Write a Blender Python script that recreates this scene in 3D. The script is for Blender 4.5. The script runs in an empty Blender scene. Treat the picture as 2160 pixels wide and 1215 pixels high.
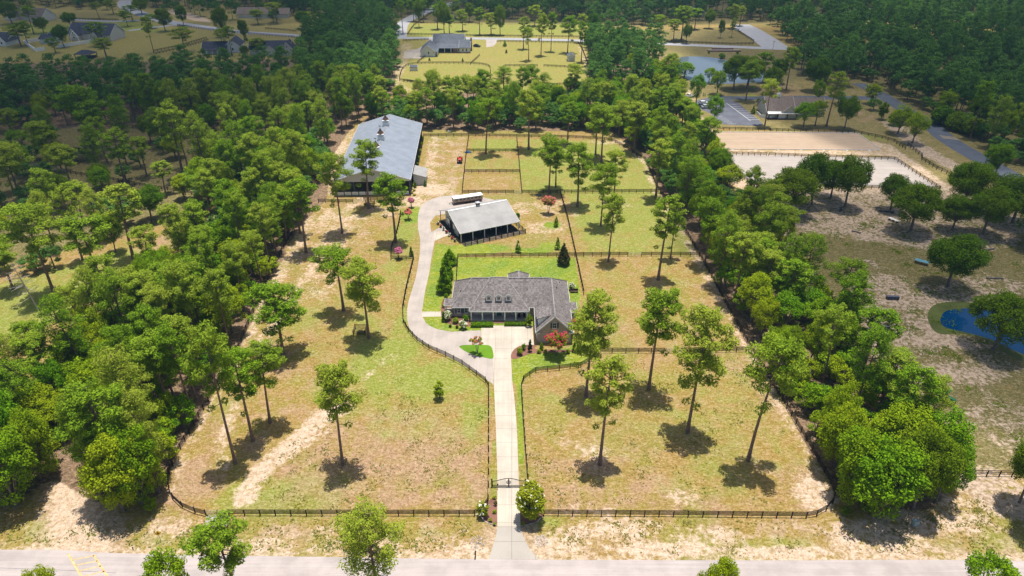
import bpy, math, random
import numpy as np
from mathutils import Vector, Matrix

# ------------------------------------------------------------------ camera, sky, sun
SC = bpy.context.scene
COL = SC.collection
CAM_H = 90.0
PITCH = math.radians(30.9)
FOC = 1440.0
cam_d = bpy.data.cameras.new('camera')
cam = bpy.data.objects.new('camera', cam_d)
COL.objects.link(cam)
cam.location = (0, 0, CAM_H)
cam.rotation_euler = (math.radians(90) - PITCH, 0, 0)
cam_d.sensor_width = 36.0
cam_d.lens = 36.0 * FOC / 2160.0
cam_d.clip_start = 0.5
cam_d.clip_end = 12000
SC.camera = cam

SUN_EL = math.radians(83.3)
SUN_AZ = math.radians(26)          # measured from +Y towards +X
world = bpy.data.worlds.new('World')
SC.world = world
world.use_nodes = True
wn = world.node_tree
wn.nodes.clear()
sky = wn.nodes.new('ShaderNodeTexSky')
sky.sky_type = 'NISHITA'
sky.sun_disc = False
sky.sun_elevation = SUN_EL
sky.sun_rotation = SUN_AZ
sky.dust_density = 1.5
bg = wn.nodes.new('ShaderNodeBackground')
bg.inputs['Strength'].default_value = 0.095
wo = wn.nodes.new('ShaderNodeOutputWorld')
wn.links.new(sky.outputs[0], bg.inputs[0])
wn.links.new(bg.outputs[0], wo.inputs[0])

sun_d = bpy.data.lights.new('sun', 'SUN')
sun_d.energy = 4.8
sun_d.angle = math.radians(0.5)
sun_d.color = (1.0, 0.955, 0.885)
sun = bpy.data.objects.new('sun', sun_d)
COL.objects.link(sun)
SUNV = Vector((math.sin(SUN_AZ) * math.cos(SUN_EL), math.cos(SUN_AZ) * math.cos(SUN_EL), math.sin(SUN_EL)))
sun.rotation_euler = SUNV.to_track_quat('Z', 'Y').to_euler()
sun.location = SUNV * 300

SC.view_settings.view_transform = 'Standard'
SC.view_settings.look = 'None'
SC.view_settings.gamma = 1.0
SC.view_settings.exposure = 0.28
SC.cycles.max_bounces = 5
SC.cycles.diffuse_bounces = 3
SC.cycles.glossy_bounces = 2
SC.cycles.transmission_bounces = 2
SC.cycles.transparent_max_bounces = 8
SC.cycles.volume_bounces = 0
SC.cycles.use_denoising = True
SC.cycles.use_adaptive_sampling = True

# ------------------------------------------------------------------ survey: photo pixel (2160 wide) -> point on the level z
def U(px, py, z=0.0):
    a = (px - 1080.0) / FOC
    b = (py - 607.5) / FOC
    dy = math.cos(PITCH) - b * math.sin(PITCH)
    dz = -math.sin(PITCH) - b * math.cos(PITCH)
    t = (z - CAM_H) / dz
    return (a * t, dy * t)
def Us(pts, z=0.0):
    return [U(x, y, z) for x, y in pts]

# ------------------------------------------------------------------ helpers
def link(o, parent=None):
    COL.objects.link(o)
    if parent is not None:
        o.parent = parent
    return o
def tag(o, label=None, cat=None, group=None, kind=None):
    if label: o['label'] = label
    if cat: o['category'] = cat
    if group: o['group'] = group
    if kind: o['kind'] = kind
    return o
def thing(name, label, cat, loc=(0, 0, 0), rz=0.0, group=None):
    o = bpy.data.objects.new(name, None)
    o.empty_display_size = 0.5
    o.location = loc
    o.rotation_euler = (0, 0, rz)
    link(o)
    return tag(o, label, cat, group)
def dup(root, loc=None, rz=None, label=None, group=None, scale=None):
    r = root.copy(); COL.objects.link(r)
    if loc is not None: r.location = loc
    if rz is not None: r.rotation_euler = (0, 0, rz)
    if scale is not None: r.scale = scale
    if label: r['label'] = label
    if group: r['group'] = group
    for ch in list(root.children):
        c = ch.copy(); COL.objects.link(c); c.parent = r
        for g in list(ch.children):
            d = g.copy(); COL.objects.link(d); d.parent = c
    return r

class MB:
    """collects polygons, builds one mesh"""
    def __init__(self, org=(0, 0, 0)):
        self.v = []; self.f = []; self.org = org
    def poly(self, pts):
        n = len(self.v)
        self.v += [tuple(p) for p in pts]
        self.f.append(tuple(range(n, n + len(pts))))
        return self
    def box(self, x0, y0, z0, x1, y1, z1):
        n = len(self.v)
        self.v += [(x0,y0,z0),(x1,y0,z0),(x1,y1,z0),(x0,y1,z0),(x0,y0,z1),(x1,y0,z1),(x1,y1,z1),(x0,y1,z1)]
        for q in ((0,3,2,1),(4,5,6,7),(0,1,5,4),(1,2,6,5),(2,3,7,6),(3,0,4,7)):
            self.f.append(tuple(n + k for k in q))
        return self
    def bar(self, a, b, w, h=None, up=(0, 0, 1)):
        """box beam from a to b, w wide, h tall (centred)"""
        h = h or w
        a = Vector(a); b = Vector(b); d = (b - a).normalized(); u = Vector(up)
        s = d.cross(u)
        if s.length < 1e-4: s = d.cross(Vector((1, 0, 0)))
        s.normalize(); t = s.cross(d).normalized()
        s = s * w / 2; t = t * h / 2
        n = len(self.v)
        for p in (a, b):
            for q in (-s - t, s - t, s + t, -s + t):
                self.v.append(tuple(p + q))
        for q in ((3,2,1,0),(4,5,6,7),(0,1,5,4),(1,2,6,5),(2,3,7,6),(3,0,4,7)):
            self.f.append(tuple(n + k for k in q))
        return self
    def tube(self, pts, rad, seg=8, caps=True):
        pts = [Vector(p) for p in pts]
        if not hasattr(rad, '__len__'): rad = [rad] * len(pts)
        n0 = len(self.v)
        for i, p in enumerate(pts):
            d = (pts[min(i + 1, len(pts) - 1)] - pts[max(i - 1, 0)]).normalized()
            s = d.cross(Vector((0, 0, 1)))
            if s.length < 1e-3: s = Vector((1, 0, 0))
            s.normalize(); t = d.cross(s).normalized()
            for k in range(seg):
                a = 2 * math.pi * k / seg
                self.v.append(tuple(p + (s * math.cos(a) + t * math.sin(a)) * rad[i]))
        for i in range(len(pts) - 1):
            for k in range(seg):
                a = n0 + i * seg + k; b = n0 + i * seg + (k + 1) % seg
                self.f.append((a, b, b + seg, a + seg))
        if caps:
            self.f.append(tuple(n0 + k for k in range(seg))[::-1])
            self.f.append(tuple(n0 + (len(pts) - 1) * seg + k for k in range(seg)))
        return self
    def lathe(self, prof, c=(0, 0, 0), seg=14):
        n0 = len(self.v)
        for r, z in prof:
            for k in range(seg):
                a = 2 * math.pi * k / seg
                self.v.append((c[0] + r * math.cos(a), c[1] + r * math.sin(a), c[2] + z))
        for i in range(len(prof) - 1):
            for k in range(seg):
                a = n0 + i * seg + k; b = n0 + i * seg + (k + 1) % seg
                self.f.append((a, b, b + seg, a + seg))
        self.f.append(tuple(n0 + k for k in range(seg))[::-1])
        self.f.append(tuple(n0 + (len(prof) - 1) * seg + k for k in range(seg)))
        return self
    def prism(self, prof, axis, a, b):
        """extrude a closed 2-D profile (u, z) along x or y between a and b"""
        n = len(self.v); m = len(prof)
        for t in (a, b):
            for u, z in prof:
                self.v.append((t, u, z) if axis == 'x' else (u, t, z))
        for k in range(m):
            self.f.append((n + k, n + (k + 1) % m, n + m + (k + 1) % m, n + m + k))
        self.f.append(tuple(n + k for k in range(m))[::-1])
        self.f.append(tuple(n + m + k for k in range(m)))
        return self
    def mesh(self, name, mat=None, smooth=False):
        me = bpy.data.meshes.new(name)
        ox, oy, oz = self.org
        me.from_pydata([(x - ox, y - oy, z - oz) for x, y, z in self.v], [], self.f)
        me.validate(verbose=False)
        if mat is not None: me.materials.append(mat)
        if smooth:
            me.polygons.foreach_set('use_smooth', [True] * len(me.polygons))
        me.update()
        return me
    def build(self, name, mat, parent=None, smooth=False, solid=0.0, bevel=0.0):
        o = bpy.data.objects.new(name, self.mesh(name, mat, smooth))
        link(o, parent)
        if solid or bevel: recalc(o.data)
        if solid:
            m = o.modifiers.new('solid', 'SOLIDIFY'); m.thickness = solid; m.offset = 1.0
        if bevel:
            m = o.modifiers.new('bevel', 'BEVEL'); m.width = bevel; m.segments = 1
        return o
def recalc(me):
    import bmesh
    b = bmesh.new(); b.from_mesh(me)
    bmesh.ops.remove_doubles(b, verts=b.verts, dist=0.0005)
    bmesh.ops.recalc_face_normals(b, faces=b.faces)
    b.to_mesh(me); b.free()

def catmull(pts, n=6, closed=False):
    P = [np.array(p, float) for p in pts]
    out = []
    m = len(P)
    rng = range(m if closed else m - 1)
    for i in rng:
        p0 = P[(i - 1) % m] if closed or i > 0 else P[i]
        p1 = P[i]; p2 = P[(i + 1) % m]
        p3 = P[(i + 2) % m] if closed or i + 2 < m else P[(i + 1) % m]
        for k in range(n):
            t = k / n
            out.append(tuple(0.5 * ((2 * p1) + (-p0 + p2) * t + (2 * p0 - 5 * p1 + 4 * p2 - p3) * t * t + (-p0 + 3 * p1 - 3 * p2 + p3) * t ** 3)))
    if not closed: out.append(tuple(P[-1]))
    return out
def sheet(name, pts, z, mat, label=None, kind='structure', parent=None):
    """flat ground sheet from a world outline"""
    import bmesh
    me = bpy.data.meshes.new(name)
    b = bmesh.new()
    vs = [b.verts.new((p[0], p[1], z)) for p in pts]
    f = b.faces.new(vs)
    f.normal_update()
    if f.normal.z < 0: f.normal_flip()
    bmesh.ops.triangulate(b, faces=[f])
    b.to_mesh(me); b.free()
    me.materials.append(mat)
    o = link(bpy.data.objects.new(name, me), parent)
    if kind: o['kind'] = kind
    if label: o['label'] = label
    return o
def ribbon(name, pts, w, z, mat, kind='structure', label=None, n=6):
    c = catmull(pts, n) if n > 1 else pts
    w = w if hasattr(w, '__len__') else [w, w]
    b = MB(); L = []; R = []
    for i, p in enumerate(c):
        q0 = c[max(i - 1, 0)]; q1 = c[min(i + 1, len(c) - 1)]
        dx, dy = q1[0] - q0[0], q1[1] - q0[1]; l = math.hypot(dx, dy) or 1
        ww = w[0] + (w[1] - w[0]) * i / (len(c) - 1)
        nx, ny = -dy / l * ww / 2, dx / l * ww / 2
        L.append((p[0] + nx, p[1] + ny, z)); R.append((p[0] - nx, p[1] - ny, z))
    for i in range(len(c) - 1):
        b.poly([R[i], R[i + 1], L[i + 1], L[i]])
    o = b.build(name, mat)
    if kind: o['kind'] = kind
    if label: o['label'] = label
    return o

# ------------------------------------------------------------------ materials
MATS = {}
def new_mat(name):
    m = bpy.data.materials.new(name); m.use_nodes = True
    nt = m.node_tree; nt.nodes.clear()
    out = nt.nodes.new('ShaderNodeOutputMaterial')
    MATS[name] = m
    return m, nt, out
def N(nt, t, **kw):
    n = nt.nodes.new(t)
    for k, v in kw.items():
        if k in n.inputs.keys(): n.inputs[k].default_value = v
        else: setattr(n, k, v)
    return n
def noise(nt, scale, detail=3, rough=0.55, vec=None, dist=0.0):
    n = N(nt, 'ShaderNodeTexNoise'); n.inputs['Scale'].default_value = scale
    n.inputs['Detail'].default_value = detail; n.inputs['Roughness'].default_value = rough
    n.inputs['Distortion'].default_value = dist
    if vec is not None: nt.links.new(vec, n.inputs['Vector'])
    return n.outputs['Fac']
def ramp(nt, fac, lo, hi, a=0.0, b=1.0, smooth=True):
    n = N(nt, 'ShaderNodeMapRange')
    n.interpolation_type = 'SMOOTHSTEP' if smooth else 'LINEAR'
    n.inputs['From Min'].default_value = lo; n.inputs['From Max'].default_value = hi
    n.inputs['To Min'].default_value = a; n.inputs['To Max'].default_value = b
    nt.links.new(fac, n.inputs['Value'])
    return n.outputs['Result']
def mix(nt, fac, a, b, mode='MIX'):
    n = N(nt, 'ShaderNodeMix'); n.data_type = 'RGBA'; n.blend_type = mode
    if isinstance(fac, (int, float)): n.inputs[0].default_value = fac
    else: nt.links.new(fac, n.inputs[0])
    for i, c in ((6, a), (7, b)):
        if isinstance(c, tuple): n.inputs[i].default_value = (c[0], c[1], c[2], 1)
        else: nt.links.new(c, n.inputs[i])
    return n.outputs[2]
def mth(nt, op, a, b=None, c=None):
    n = N(nt, 'ShaderNodeMath'); n.operation = op
    for i, v in enumerate((a, b, c)):
        if v is None: continue
        if isinstance(v, (int, float)): n.inputs[i].default_value = v
        else: nt.links.new(v, n.inputs[i])
    return n.outputs[0]
def principled(nt, out, col, rough=0.8, metal=0.0, bump=None, bump_s=0.3, bump_d=0.05, spec=0.3):
    p = N(nt, 'ShaderNodeBsdfPrincipled')
    if isinstance(col, tuple): p.inputs['Base Color'].default_value = (*col, 1)
    else: nt.links.new(col, p.inputs['Base Color'])
    if isinstance(rough, (int, float)): p.inputs['Roughness'].default_value = rough
    else: nt.links.new(rough, p.inputs['Roughness'])
    p.inputs['Metallic'].default_value = metal
    p.inputs['Specular IOR Level'].default_value = spec
    if bump is not None:
        bn = N(nt, 'ShaderNodeBump'); bn.inputs['Strength'].default_value = bump_s
        bn.inputs['Distance'].default_value = bump_d
        nt.links.new(bump, bn.inputs['Height']); nt.links.new(bn.outputs[0], p.inputs['Normal'])
    nt.links.new(p.outputs[0], out.inputs[0])
    return p
def gpos(nt):
    return N(nt, 'ShaderNodeNewGeometry').outputs['Position']
def opos(nt):
    return N(nt, 'ShaderNodeTexCoord').outputs['Object']
def rnd(nt):
    return N(nt, 'ShaderNodeObjectInfo').outputs['Random']

def simple(name, col, rough=0.8, var=0.15, scale=3.0, metal=0.0, spec=0.3, bump=0.0):
    m, nt, out = new_mat(name)
    f = noise(nt, scale, 4, 0.6, opos(nt))
    c = mix(nt, ramp(nt, f, 0.3, 0.7), tuple(x * (1 - var) for x in col), tuple(min(1, x * (1 + var)) for x in col))
    principled(nt, out, c, rough, metal, f if bump else None, bump, 0.03, spec)
    return m
M_white = simple('white_paint', (0.86, 0.86, 0.84), 0.6, 0.06)
M_trim = simple('trim_paint', (0.84, 0.83, 0.8), 0.55, 0.04)
M_black = simple('black_board', (0.018, 0.015, 0.014), 0.85, 0.5, 2.0)
M_brownwood = simple('brown_board', (0.075, 0.042, 0.03), 0.85, 0.4, 2.0)
M_iron = simple('black_iron', (0.012, 0.012, 0.013), 0.4, 0.3)
M_steel = simple('galvanised_steel', (0.42, 0.42, 0.42), 0.4, 0.1, metal=0.6)
M_dark = simple('dark_interior', (0.022, 0.02, 0.022), 0.9, 0.3)
M_glass = simple('window_glass', (0.03, 0.04, 0.05), 0.08, 0.3, spec=0.6)
M_shutter = simple('shutter_paint', (0.09, 0.11, 0.14), 0.6, 0.1)
M_beige = simple('beige_siding', (0.6, 0.57, 0.5), 0.7, 0.06)
M_red = simple('red_paint', (0.5, 0.02, 0.015), 0.35, 0.15, spec=0.5)
M_green_paint = simple('green_paint', (0.02, 0.13, 0.05), 0.35, 0.15, spec=0.5)
M_rubber = simple('rubber', (0.015, 0.015, 0.016), 0.8, 0.3)
M_silver = simple('silver_paint', (0.45, 0.46, 0.48), 0.35, 0.05, spec=0.5)
M_carwhite = simple('car_white', (0.75, 0.75, 0.76), 0.3, 0.03, spec=0.5)
M_yellow = simple('sign_yellow', (0.9, 0.55, 0.02), 0.5, 0.1)
M_roadyellow = simple('road_yellow', (0.62, 0.43, 0.2), 0.8, 0.25, 2.0)
M_blue_wood = simple('blue_wood', (0.12, 0.3, 0.37), 0.8, 0.2, 4)
M_slate = simple('slate_wood', (0.09, 0.095, 0.13), 0.8, 0.2, 4)
M_log = simple('weathered_log', (0.16, 0.14, 0.125), 0.9, 0.3, 4)
M_orange = simple('orange_paint', (0.6, 0.12, 0.02), 0.5, 0.1)
M_boxgrey = simple('utility_grey', (0.35, 0.42, 0.42), 0.5, 0.1)
M_timber = simple('timber', (0.19, 0.135, 0.1), 0.8, 0.3, 3)
M_teal = simple('teal_paint', (0.03, 0.13, 0.13), 0.5, 0.1)
M_sandstone = simple('rip_rap', (0.42, 0.37, 0.33), 0.9, 0.45, 2)

def mat_brick(name, c1, c2, mortar, sc=1.0):
    m, nt, out = new_mat(name)
    b = N(nt, 'ShaderNodeTexBrick')
    tc = N(nt, 'ShaderNodeTexCoord')
    sep = N(nt, 'ShaderNodeSeparateXYZ'); nt.links.new(tc.outputs['Object'], sep.inputs[0])
    comb = N(nt, 'ShaderNodeCombineXYZ')
    s = mth(nt, 'ADD', sep.outputs[0], sep.outputs[1])
    nt.links.new(s, comb.inputs[0]); nt.links.new(sep.outputs[2], comb.inputs[1])
    nt.links.new(comb.outputs[0], b.inputs['Vector'])
    b.inputs['Color1'].default_value = (*c1, 1); b.inputs['Color2'].default_value = (*c2, 1)
    b.inputs['Mortar'].default_value = (*mortar, 1); b.inputs['Scale'].default_value = 1.0 * sc
    b.inputs['Brick Width'].default_value = 0.42; b.inputs['Row Height'].default_value = 0.16
    b.inputs['Mortar Size'].default_value = 0.018; b.inputs['Bias'].default_value = 0.0
    n = noise(nt, 1.6, 4, 0.6, tc.outputs['Object'])
    c = mix(nt, ramp(nt, n, 0.3, 0.7, 0, 0.6), b.outputs['Color'], tuple(x * 0.7 for x in c1))
    principled(nt, out, c, 0.9, 0, b.outputs['Fac'], 0.3, 0.02)
    return m
M_brick = mat_brick('brick_wall', (0.56, 0.45, 0.39), (0.36, 0.27, 0.23), (0.7, 0.65, 0.6))
M_redbrick = mat_brick('red_brick', (0.25, 0.12, 0.085), (0.18, 0.085, 0.06), (0.33, 0.28, 0.25))
M_stone = mat_brick('stone_veneer', (0.27, 0.24, 0.21), (0.15, 0.135, 0.12), (0.38, 0.35, 0.31), 0.55)

def mat_shingle(name, c1, c2):
    m, nt, out = new_mat(name)
    tc = N(nt, 'ShaderNodeTexCoord'); o = tc.outputs['Object']
    sep = N(nt, 'ShaderNodeSeparateXYZ'); nt.links.new(o, sep.inputs[0])
    w = mth(nt, 'FRACT', mth(nt, 'MULTIPLY', sep.outputs[2], 3.6))        # courses follow the height
    row = mth(nt, 'FLOOR', mth(nt, 'MULTIPLY', sep.outputs[2], 3.6))
    comb = N(nt, 'ShaderNodeCombineXYZ')
    nt.links.new(mth(nt, 'FLOOR', mth(nt, 'MULTIPLY', mth(nt, 'ADD', sep.outputs[0], mth(nt, 'MULTIPLY', row, 0.37)), 2.6)), comb.inputs[0])
    nt.links.new(mth(nt, 'FLOOR', mth(nt, 'MULTIPLY', sep.outputs[1], 2.6)), comb.inputs[1])
    nt.links.new(row, comb.inputs[2])
    wn_ = N(nt, 'ShaderNodeTexWhiteNoise'); wn_.noise_dimensions = '3D'; nt.links.new(comb.outputs[0], wn_.inputs['Vector'])
    big = noise(nt, 0.5, 4, 0.6, o)
    f = mth(nt, 'ADD', mth(nt, 'MULTIPLY', wn_.outputs['Value'], 0.6), mth(nt, 'MULTIPLY', big, 0.5))
    c = mix(nt, ramp(nt, f, 0.1, 0.95), c1, c2)
    c = mix(nt, ramp(nt, w, 0.0, 0.22, 0.45, 0.0), c, tuple(x * 0.35 for x in c1))
    principled(nt, out, c, 0.92, 0, wn_.outputs['Value'], 0.15, 0.03, 0.2)
    return m
M_shingle = mat_shingle('grey_shingle', (0.115, 0.103, 0.1), (0.26, 0.23, 0.22))
M_shingle_dark = mat_shingle('dark_shingle', (0.04, 0.045, 0.065), (0.085, 0.09, 0.12))
M_shingle_blue = mat_shingle('bluegrey_shingle', (0.07, 0.08, 0.1), (0.15, 0.165, 0.19))
M_shingle_tan = mat_shingle('tan_shingle', (0.14, 0.11, 0.095), (0.25, 0.2, 0.17))

def mat_ribbed(name, col, axis=0, pitch=0.5, rough=0.42, metal=0.25, dirt=0.12):
    m, nt, out = new_mat(name)
    o = opos(nt)
    sep = N(nt, 'ShaderNodeSeparateXYZ'); nt.links.new(o, sep.inputs[0])
    fr = mth(nt, 'FRACT', mth(nt, 'DIVIDE', sep.outputs[axis], pitch))
    rib = ramp(nt, mth(nt, 'ABSOLUTE', mth(nt, 'SUBTRACT', fr, 0.5)), 0.0, 0.12, 1.0, 0.0)
    st = noise(nt, 0.25, 5, 0.65, o)
    c = mix(nt, ramp(nt, st, 0.3, 0.75), col, tuple(x * (1 - dirt * 2) for x in col))
    c = mix(nt, mth(nt, 'MULTIPLY', rib, 0.35), c, tuple(x * 0.6 for x in col))
    principled(nt, out, c, ramp(nt, st, 0.3, 0.7, rough, rough + 0.15), metal, rib, 0.5, 0.03, 0.3)
    return m
M_metalroof = mat_ribbed('arena_metal_roof', (0.255, 0.285, 0.335), 1, 0.9, .55, 0.0)
M_stableroof = mat_ribbed('stable_metal_roof', (0.37, 0.355, 0.34), 0, 0.6, .6, 0.0)
M_lapside = mat_ribbed('lap_siding', (0.6, 0.61, 0.61), 2, 0.22, 0.6, 0.0, 0.04)
M_lapwhite = mat_ribbed('white_siding', (0.72, 0.73, 0.73), 2, 0.25, 0.6, 0.0, 0.04)

def mat_concrete(name, col, joint=0.0, stain=0.18, streak=0.0):
    m, nt, out = new_mat(name)
    p = gpos(nt)
    n1 = noise(nt, 0.25, 5, 0.6, p); n2 = noise(nt, 6, 3, 0.6, p)
    c = mix(nt, ramp(nt, n1, 0.35, 0.7), col, tuple(x * (1 - stain) for x in col))
    c = mix(nt, ramp(nt, n2, 0.4, 0.75, 0, 0.25), c, tuple(x * 0.7 for x in col))
    if streak:
        mp = N(nt, 'ShaderNodeMapping'); nt.links.new(p, mp.inputs[0]); mp.inputs['Scale'].default_value = (0.035, 1.3, 1.0) if streak > 0 else (1.6, 0.05, 1.0); streak = abs(streak)
        ns = noise(nt, 1.0, 4, 0.7, mp.outputs[0], 0.4)
        c = mix(nt, ramp(nt, ns, 0.5, 0.62, 0, streak * 0.55), c, tuple(x * 0.72 for x in col))
        c = mix(nt, ramp(nt, ns, 0.48, 0.38, 0, streak * 0.45), c, tuple(min(1, x * 1.18) for x in col))
    if joint:
        sep = N(nt, 'ShaderNodeSeparateXYZ'); nt.links.new(p, sep.inputs[0])
        js = []
        for ax, off in ((0, 1.9), (1, 0.0)):
            fr = mth(nt, 'FRACT', mth(nt, 'DIVIDE', mth(nt, 'ADD', sep.outputs[ax], off), joint))
            js.append(ramp(nt, mth(nt, 'ABSOLUTE', mth(nt, 'SUBTRACT', fr, 0.5)), 0.0, 0.022, 1.0, 0.0))
        j = mth(nt, 'MAXIMUM', js[0], js[1])
        c = mix(nt, mth(nt, 'MULTIPLY', j, 0.75), c, tuple(x * 0.45 for x in col))
    principled(nt, out, c, 0.9, 0, n2, 0.2, 0.02)
    return m
M_conc = mat_concrete('concrete', (0.54, 0.475, 0.39), 3.7, 0.18, -0.55)
M_conc2 = mat_concrete('apron_concrete', (0.42, 0.38, 0.33), 3.7, 0.1)
M_gravel = mat_concrete('pale_gravel', (0.45, 0.39, 0.345), 0, 0.2, -0.4)
M_road = mat_concrete('road_asphalt', (0.46, 0.4, 0.375), 0, 0.2, 0.6)
M_farroad = mat_concrete('far_road_asphalt', (0.36, 0.36, 0.38), 0, 0.12)
M_asphalt = mat_concrete('dark_asphalt', (0.1, 0.115, 0.15), 0, 0.25)
M_lot = mat_concrete('parking_asphalt', (0.13, 0.135, 0.165), 0, 0.25)
M_sand1 = mat_concrete('tan_arena_sand', (0.44, 0.325, 0.225), 0, 0.1, 0.9)
M_sand2 = mat_concrete('grey_arena_sand', (0.42, 0.365, 0.32), 0, 0.12, 0.9)
M_mulch = mat_concrete('pine_mulch', (0.24, 0.115, 0.08), 0, 0.5)
M_bank = mat_concrete('grassy_bank', (0.09, 0.11, 0.022), 0, 0.4)
M_lawn = mat_concrete('island_lawn', (0.12, 0.25, 0.008), 0, 0.3)

def mat_water(name, col, rough=0.03):
    m, nt, out = new_mat(name)
    p = gpos(nt)
    n = noise(nt, 0.9, 3, 0.6, p)
    principled(nt, out, col, rough, 0, n, 0.12, 0.05, 0.25)
    return m
M_water = mat_water('blue_pond_water', (0.0, 0.038, 0.12))
M_waterfar = mat_water('far_pond_water', (0.11, 0.14, 0.17))  # base colour lightened to stand in for the sky's reflection on the pond

# foliage ------------------------------------------------------------
def mat_leaf(name, c_dark, c_light, c_alt, trans=0.27, vec_scale=0.06, rough=0.65):
    m, nt, out = new_mat(name)
    at = N(nt, 'ShaderNodeAttribute'); at.attribute_name = 'tint'
    t = at.outputs['Fac']
    c = mix(nt, t, c_dark, c_light)
    r = rnd(nt)
    g = noise(nt, vec_scale, 2, 0.5, gpos(nt))
    f = mth(nt, 'ADD', mth(nt, 'MULTIPLY', r, 0.55), mth(nt, 'MULTIPLY', g, 0.6))
    c = mix(nt, ramp(nt, f, 0.25, 0.9, 0, 0.85), c, mix(nt, t, tuple(x * 0.7 for x in c_alt), c_alt))
    d = N(nt, 'ShaderNodeBsdfDiffuse'); nt.links.new(c, d.inputs[0])
    tr = N(nt, 'ShaderNodeBsdfTranslucent')
    nt.links.new(mix(nt, 0.5, c, tuple(x * 1.2 for x in c_light)), tr.inputs[0])
    ms = N(nt, 'ShaderNodeMixShader'); ms.inputs[0].default_value = trans
    nt.links.new(d.outputs[0], ms.inputs[1]); nt.links.new(tr.outputs[0], ms.inputs[2])
    nt.links.new(ms.outputs[0], out.inputs[0])
    return m
M_pine = mat_leaf('pine_needles', (0.035, 0.1, 0.008), (0.29, 0.46, 0.022), (0.42, 0.48, 0.055))
M_oak = mat_leaf('broad_leaves', (0.028, 0.1, 0.007), (0.22, 0.44, 0.012), (0.42, 0.47, 0.016))
M_darkoak = mat_leaf('dark_oak_leaves', (0.03, 0.075, 0.006), (0.14, 0.28, 0.012), (0.21, 0.29, 0.012), 0.26)
M_cypress = mat_leaf('cypress_leaves', (0.06, 0.15, 0.004), (0.17, 0.33, 0.008), (0.2, 0.34, 0.008))
M_magnolia = mat_leaf('magnolia_leaves', (0.02, 0.045, 0.012), (0.06, 0.1, 0.025), (0.1, 0.085, 0.03))
M_shrub = mat_leaf('shrub_leaves', (0.1, 0.18, 0.008), (0.27, 0.38, 0.015), (0.4, 0.42, 0.03))
M_weed = mat_leaf('weed_leaves', (0.1, 0.13, 0.02), (0.22, 0.25, 0.035), (0.28, 0.25, 0.05))
M_farwood = mat_leaf('woodland_leaves', (0.03, 0.085, 0.014), (0.17, 0.31, 0.035), (0.13, 0.27, 0.06), 0.3, 0.035)
M_redflower = simple('crimson_blossom', (0.62, 0.015, 0.1), 0.8, 0.3, 8)
M_pinkflower = simple('pink_blossom', (0.6, 0.16, 0.3), 0.8, 0.3, 8)
M_coral = simple('coral_blossom', (0.75, 0.16, 0.17), 0.8, 0.3, 8)
M_whiteflower = simple('white_blossom', (0.8, 0.8, 0.66), 0.8, 0.1, 8)
M_yellowleaf = simple('yellow_foliage', (0.42, 0.38, 0.02), 0.8, 0.3, 8)
M_purple = simple('purple_foliage', (0.12, 0.05, 0.1), 0.8, 0.3, 8)
M_maroon = simple('maroon_foliage', (0.1, 0.02, 0.018), 0.8, 0.3, 8)
def mat_bark(name, a, b):
    m, nt, out = new_mat(name)
    n = noise(nt, 3.0, 5, 0.7, opos(nt))
    principled(nt, out, mix(nt, ramp(nt, n, 0.3, 0.7), a, b), 0.95, 0, n, 0.6, 0.05, 0.1)
    return m
M_bark = mat_bark('pine_bark', (0.13, 0.085, 0.07), (0.27, 0.19, 0.16))
M_bark2 = mat_bark('oak_bark', (0.11, 0.09, 0.08), (0.24, 0.21, 0.19))
M_dead = mat_bark('dead_wood', (0.33, 0.3, 0.27), (0.5, 0.47, 0.43))
# ------------------------------------------------------------------ terrain sheet with painted kinds of cover
def axis_lines(a, b, fine0, fine1, step, growth=1.14):
    L = list(np.arange(fine0, fine1 + 0.01, step))
    s = step; x = L[-1]
    while x < b:
        s *= growth; x += s; L.append(min(x, b))
    s = step; x = L[0]; pre = []
    while x > a:
        s *= growth; x -= s; pre.append(max(x, a))
    return np.array(pre[::-1] + L)
GX = axis_lines(-2500, 2500, -150, 160, 0.8, 1.06)
GY = axis_lines(-200, 5000, 58, 300, 0.8, 1.03)
gx, gy = np.meshgrid(GX, GY)
COVER = {k: np.zeros(gx.shape, np.float32) for k in ('sand', 'green', 'straw', 'lush', 'floor', 'olive', 'grey', 'pale', 'mead', 'dull', 'c3', 'c4')}
def _add(k, val): COVER[k] = np.maximum(COVER[k], val.astype(np.float32))
def blob(k, px, py, rx, ry, s=1.0):
    x, y = U(px, py)
    d = np.sqrt(((gx - x) / rx) ** 2 + ((gy - y) / ry) ** 2)
    _add(k, s * np.clip(1.6 - d, 0, 1))
def stroke(k, pts, w, s=1.0, px=True):
    P = Us(pts) if px else pts
    best = np.full(gx.shape, 1e9, np.float32)
    for (x0, y0), (x1, y1) in zip(P[:-1], P[1:]):
        dx, dy = x1 - x0, y1 - y0; l2 = dx * dx + dy * dy + 1e-9
        t = np.clip(((gx - x0) * dx + (gy - y0) * dy) / l2, 0, 1)
        best = np.minimum(best, np.hypot(gx - x0 - t * dx, gy - y0 - t * dy))
    _add(k, (0.72 if k == 'sand' else 1.0) * s * np.clip(1.0 - (best - w / 2) / (w * 0.6 + 0.8), 0, 1))
def inside(P):
    c = np.zeros(gx.shape, bool); m = len(P)
    for i in range(m):
        x0, y0 = P[i]; x1, y1 = P[(i + 1) % m]
        if y0 == y1: continue
        c ^= ((gy < y0) != (gy < y1)) & (gx < (x1 - x0) * (gy - y0) / (y1 - y0) + x0)
    return c
def blur(a, n=1):
    for _ in range(n):
        b = a.copy(); b[1:-1, 1:-1] = (a[:-2, 1:-1] + a[2:, 1:-1] + a[1:-1, :-2] + a[1:-1, 2:] + a[1:-1, 1:-1]) / 5; a = b
    return a
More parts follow.
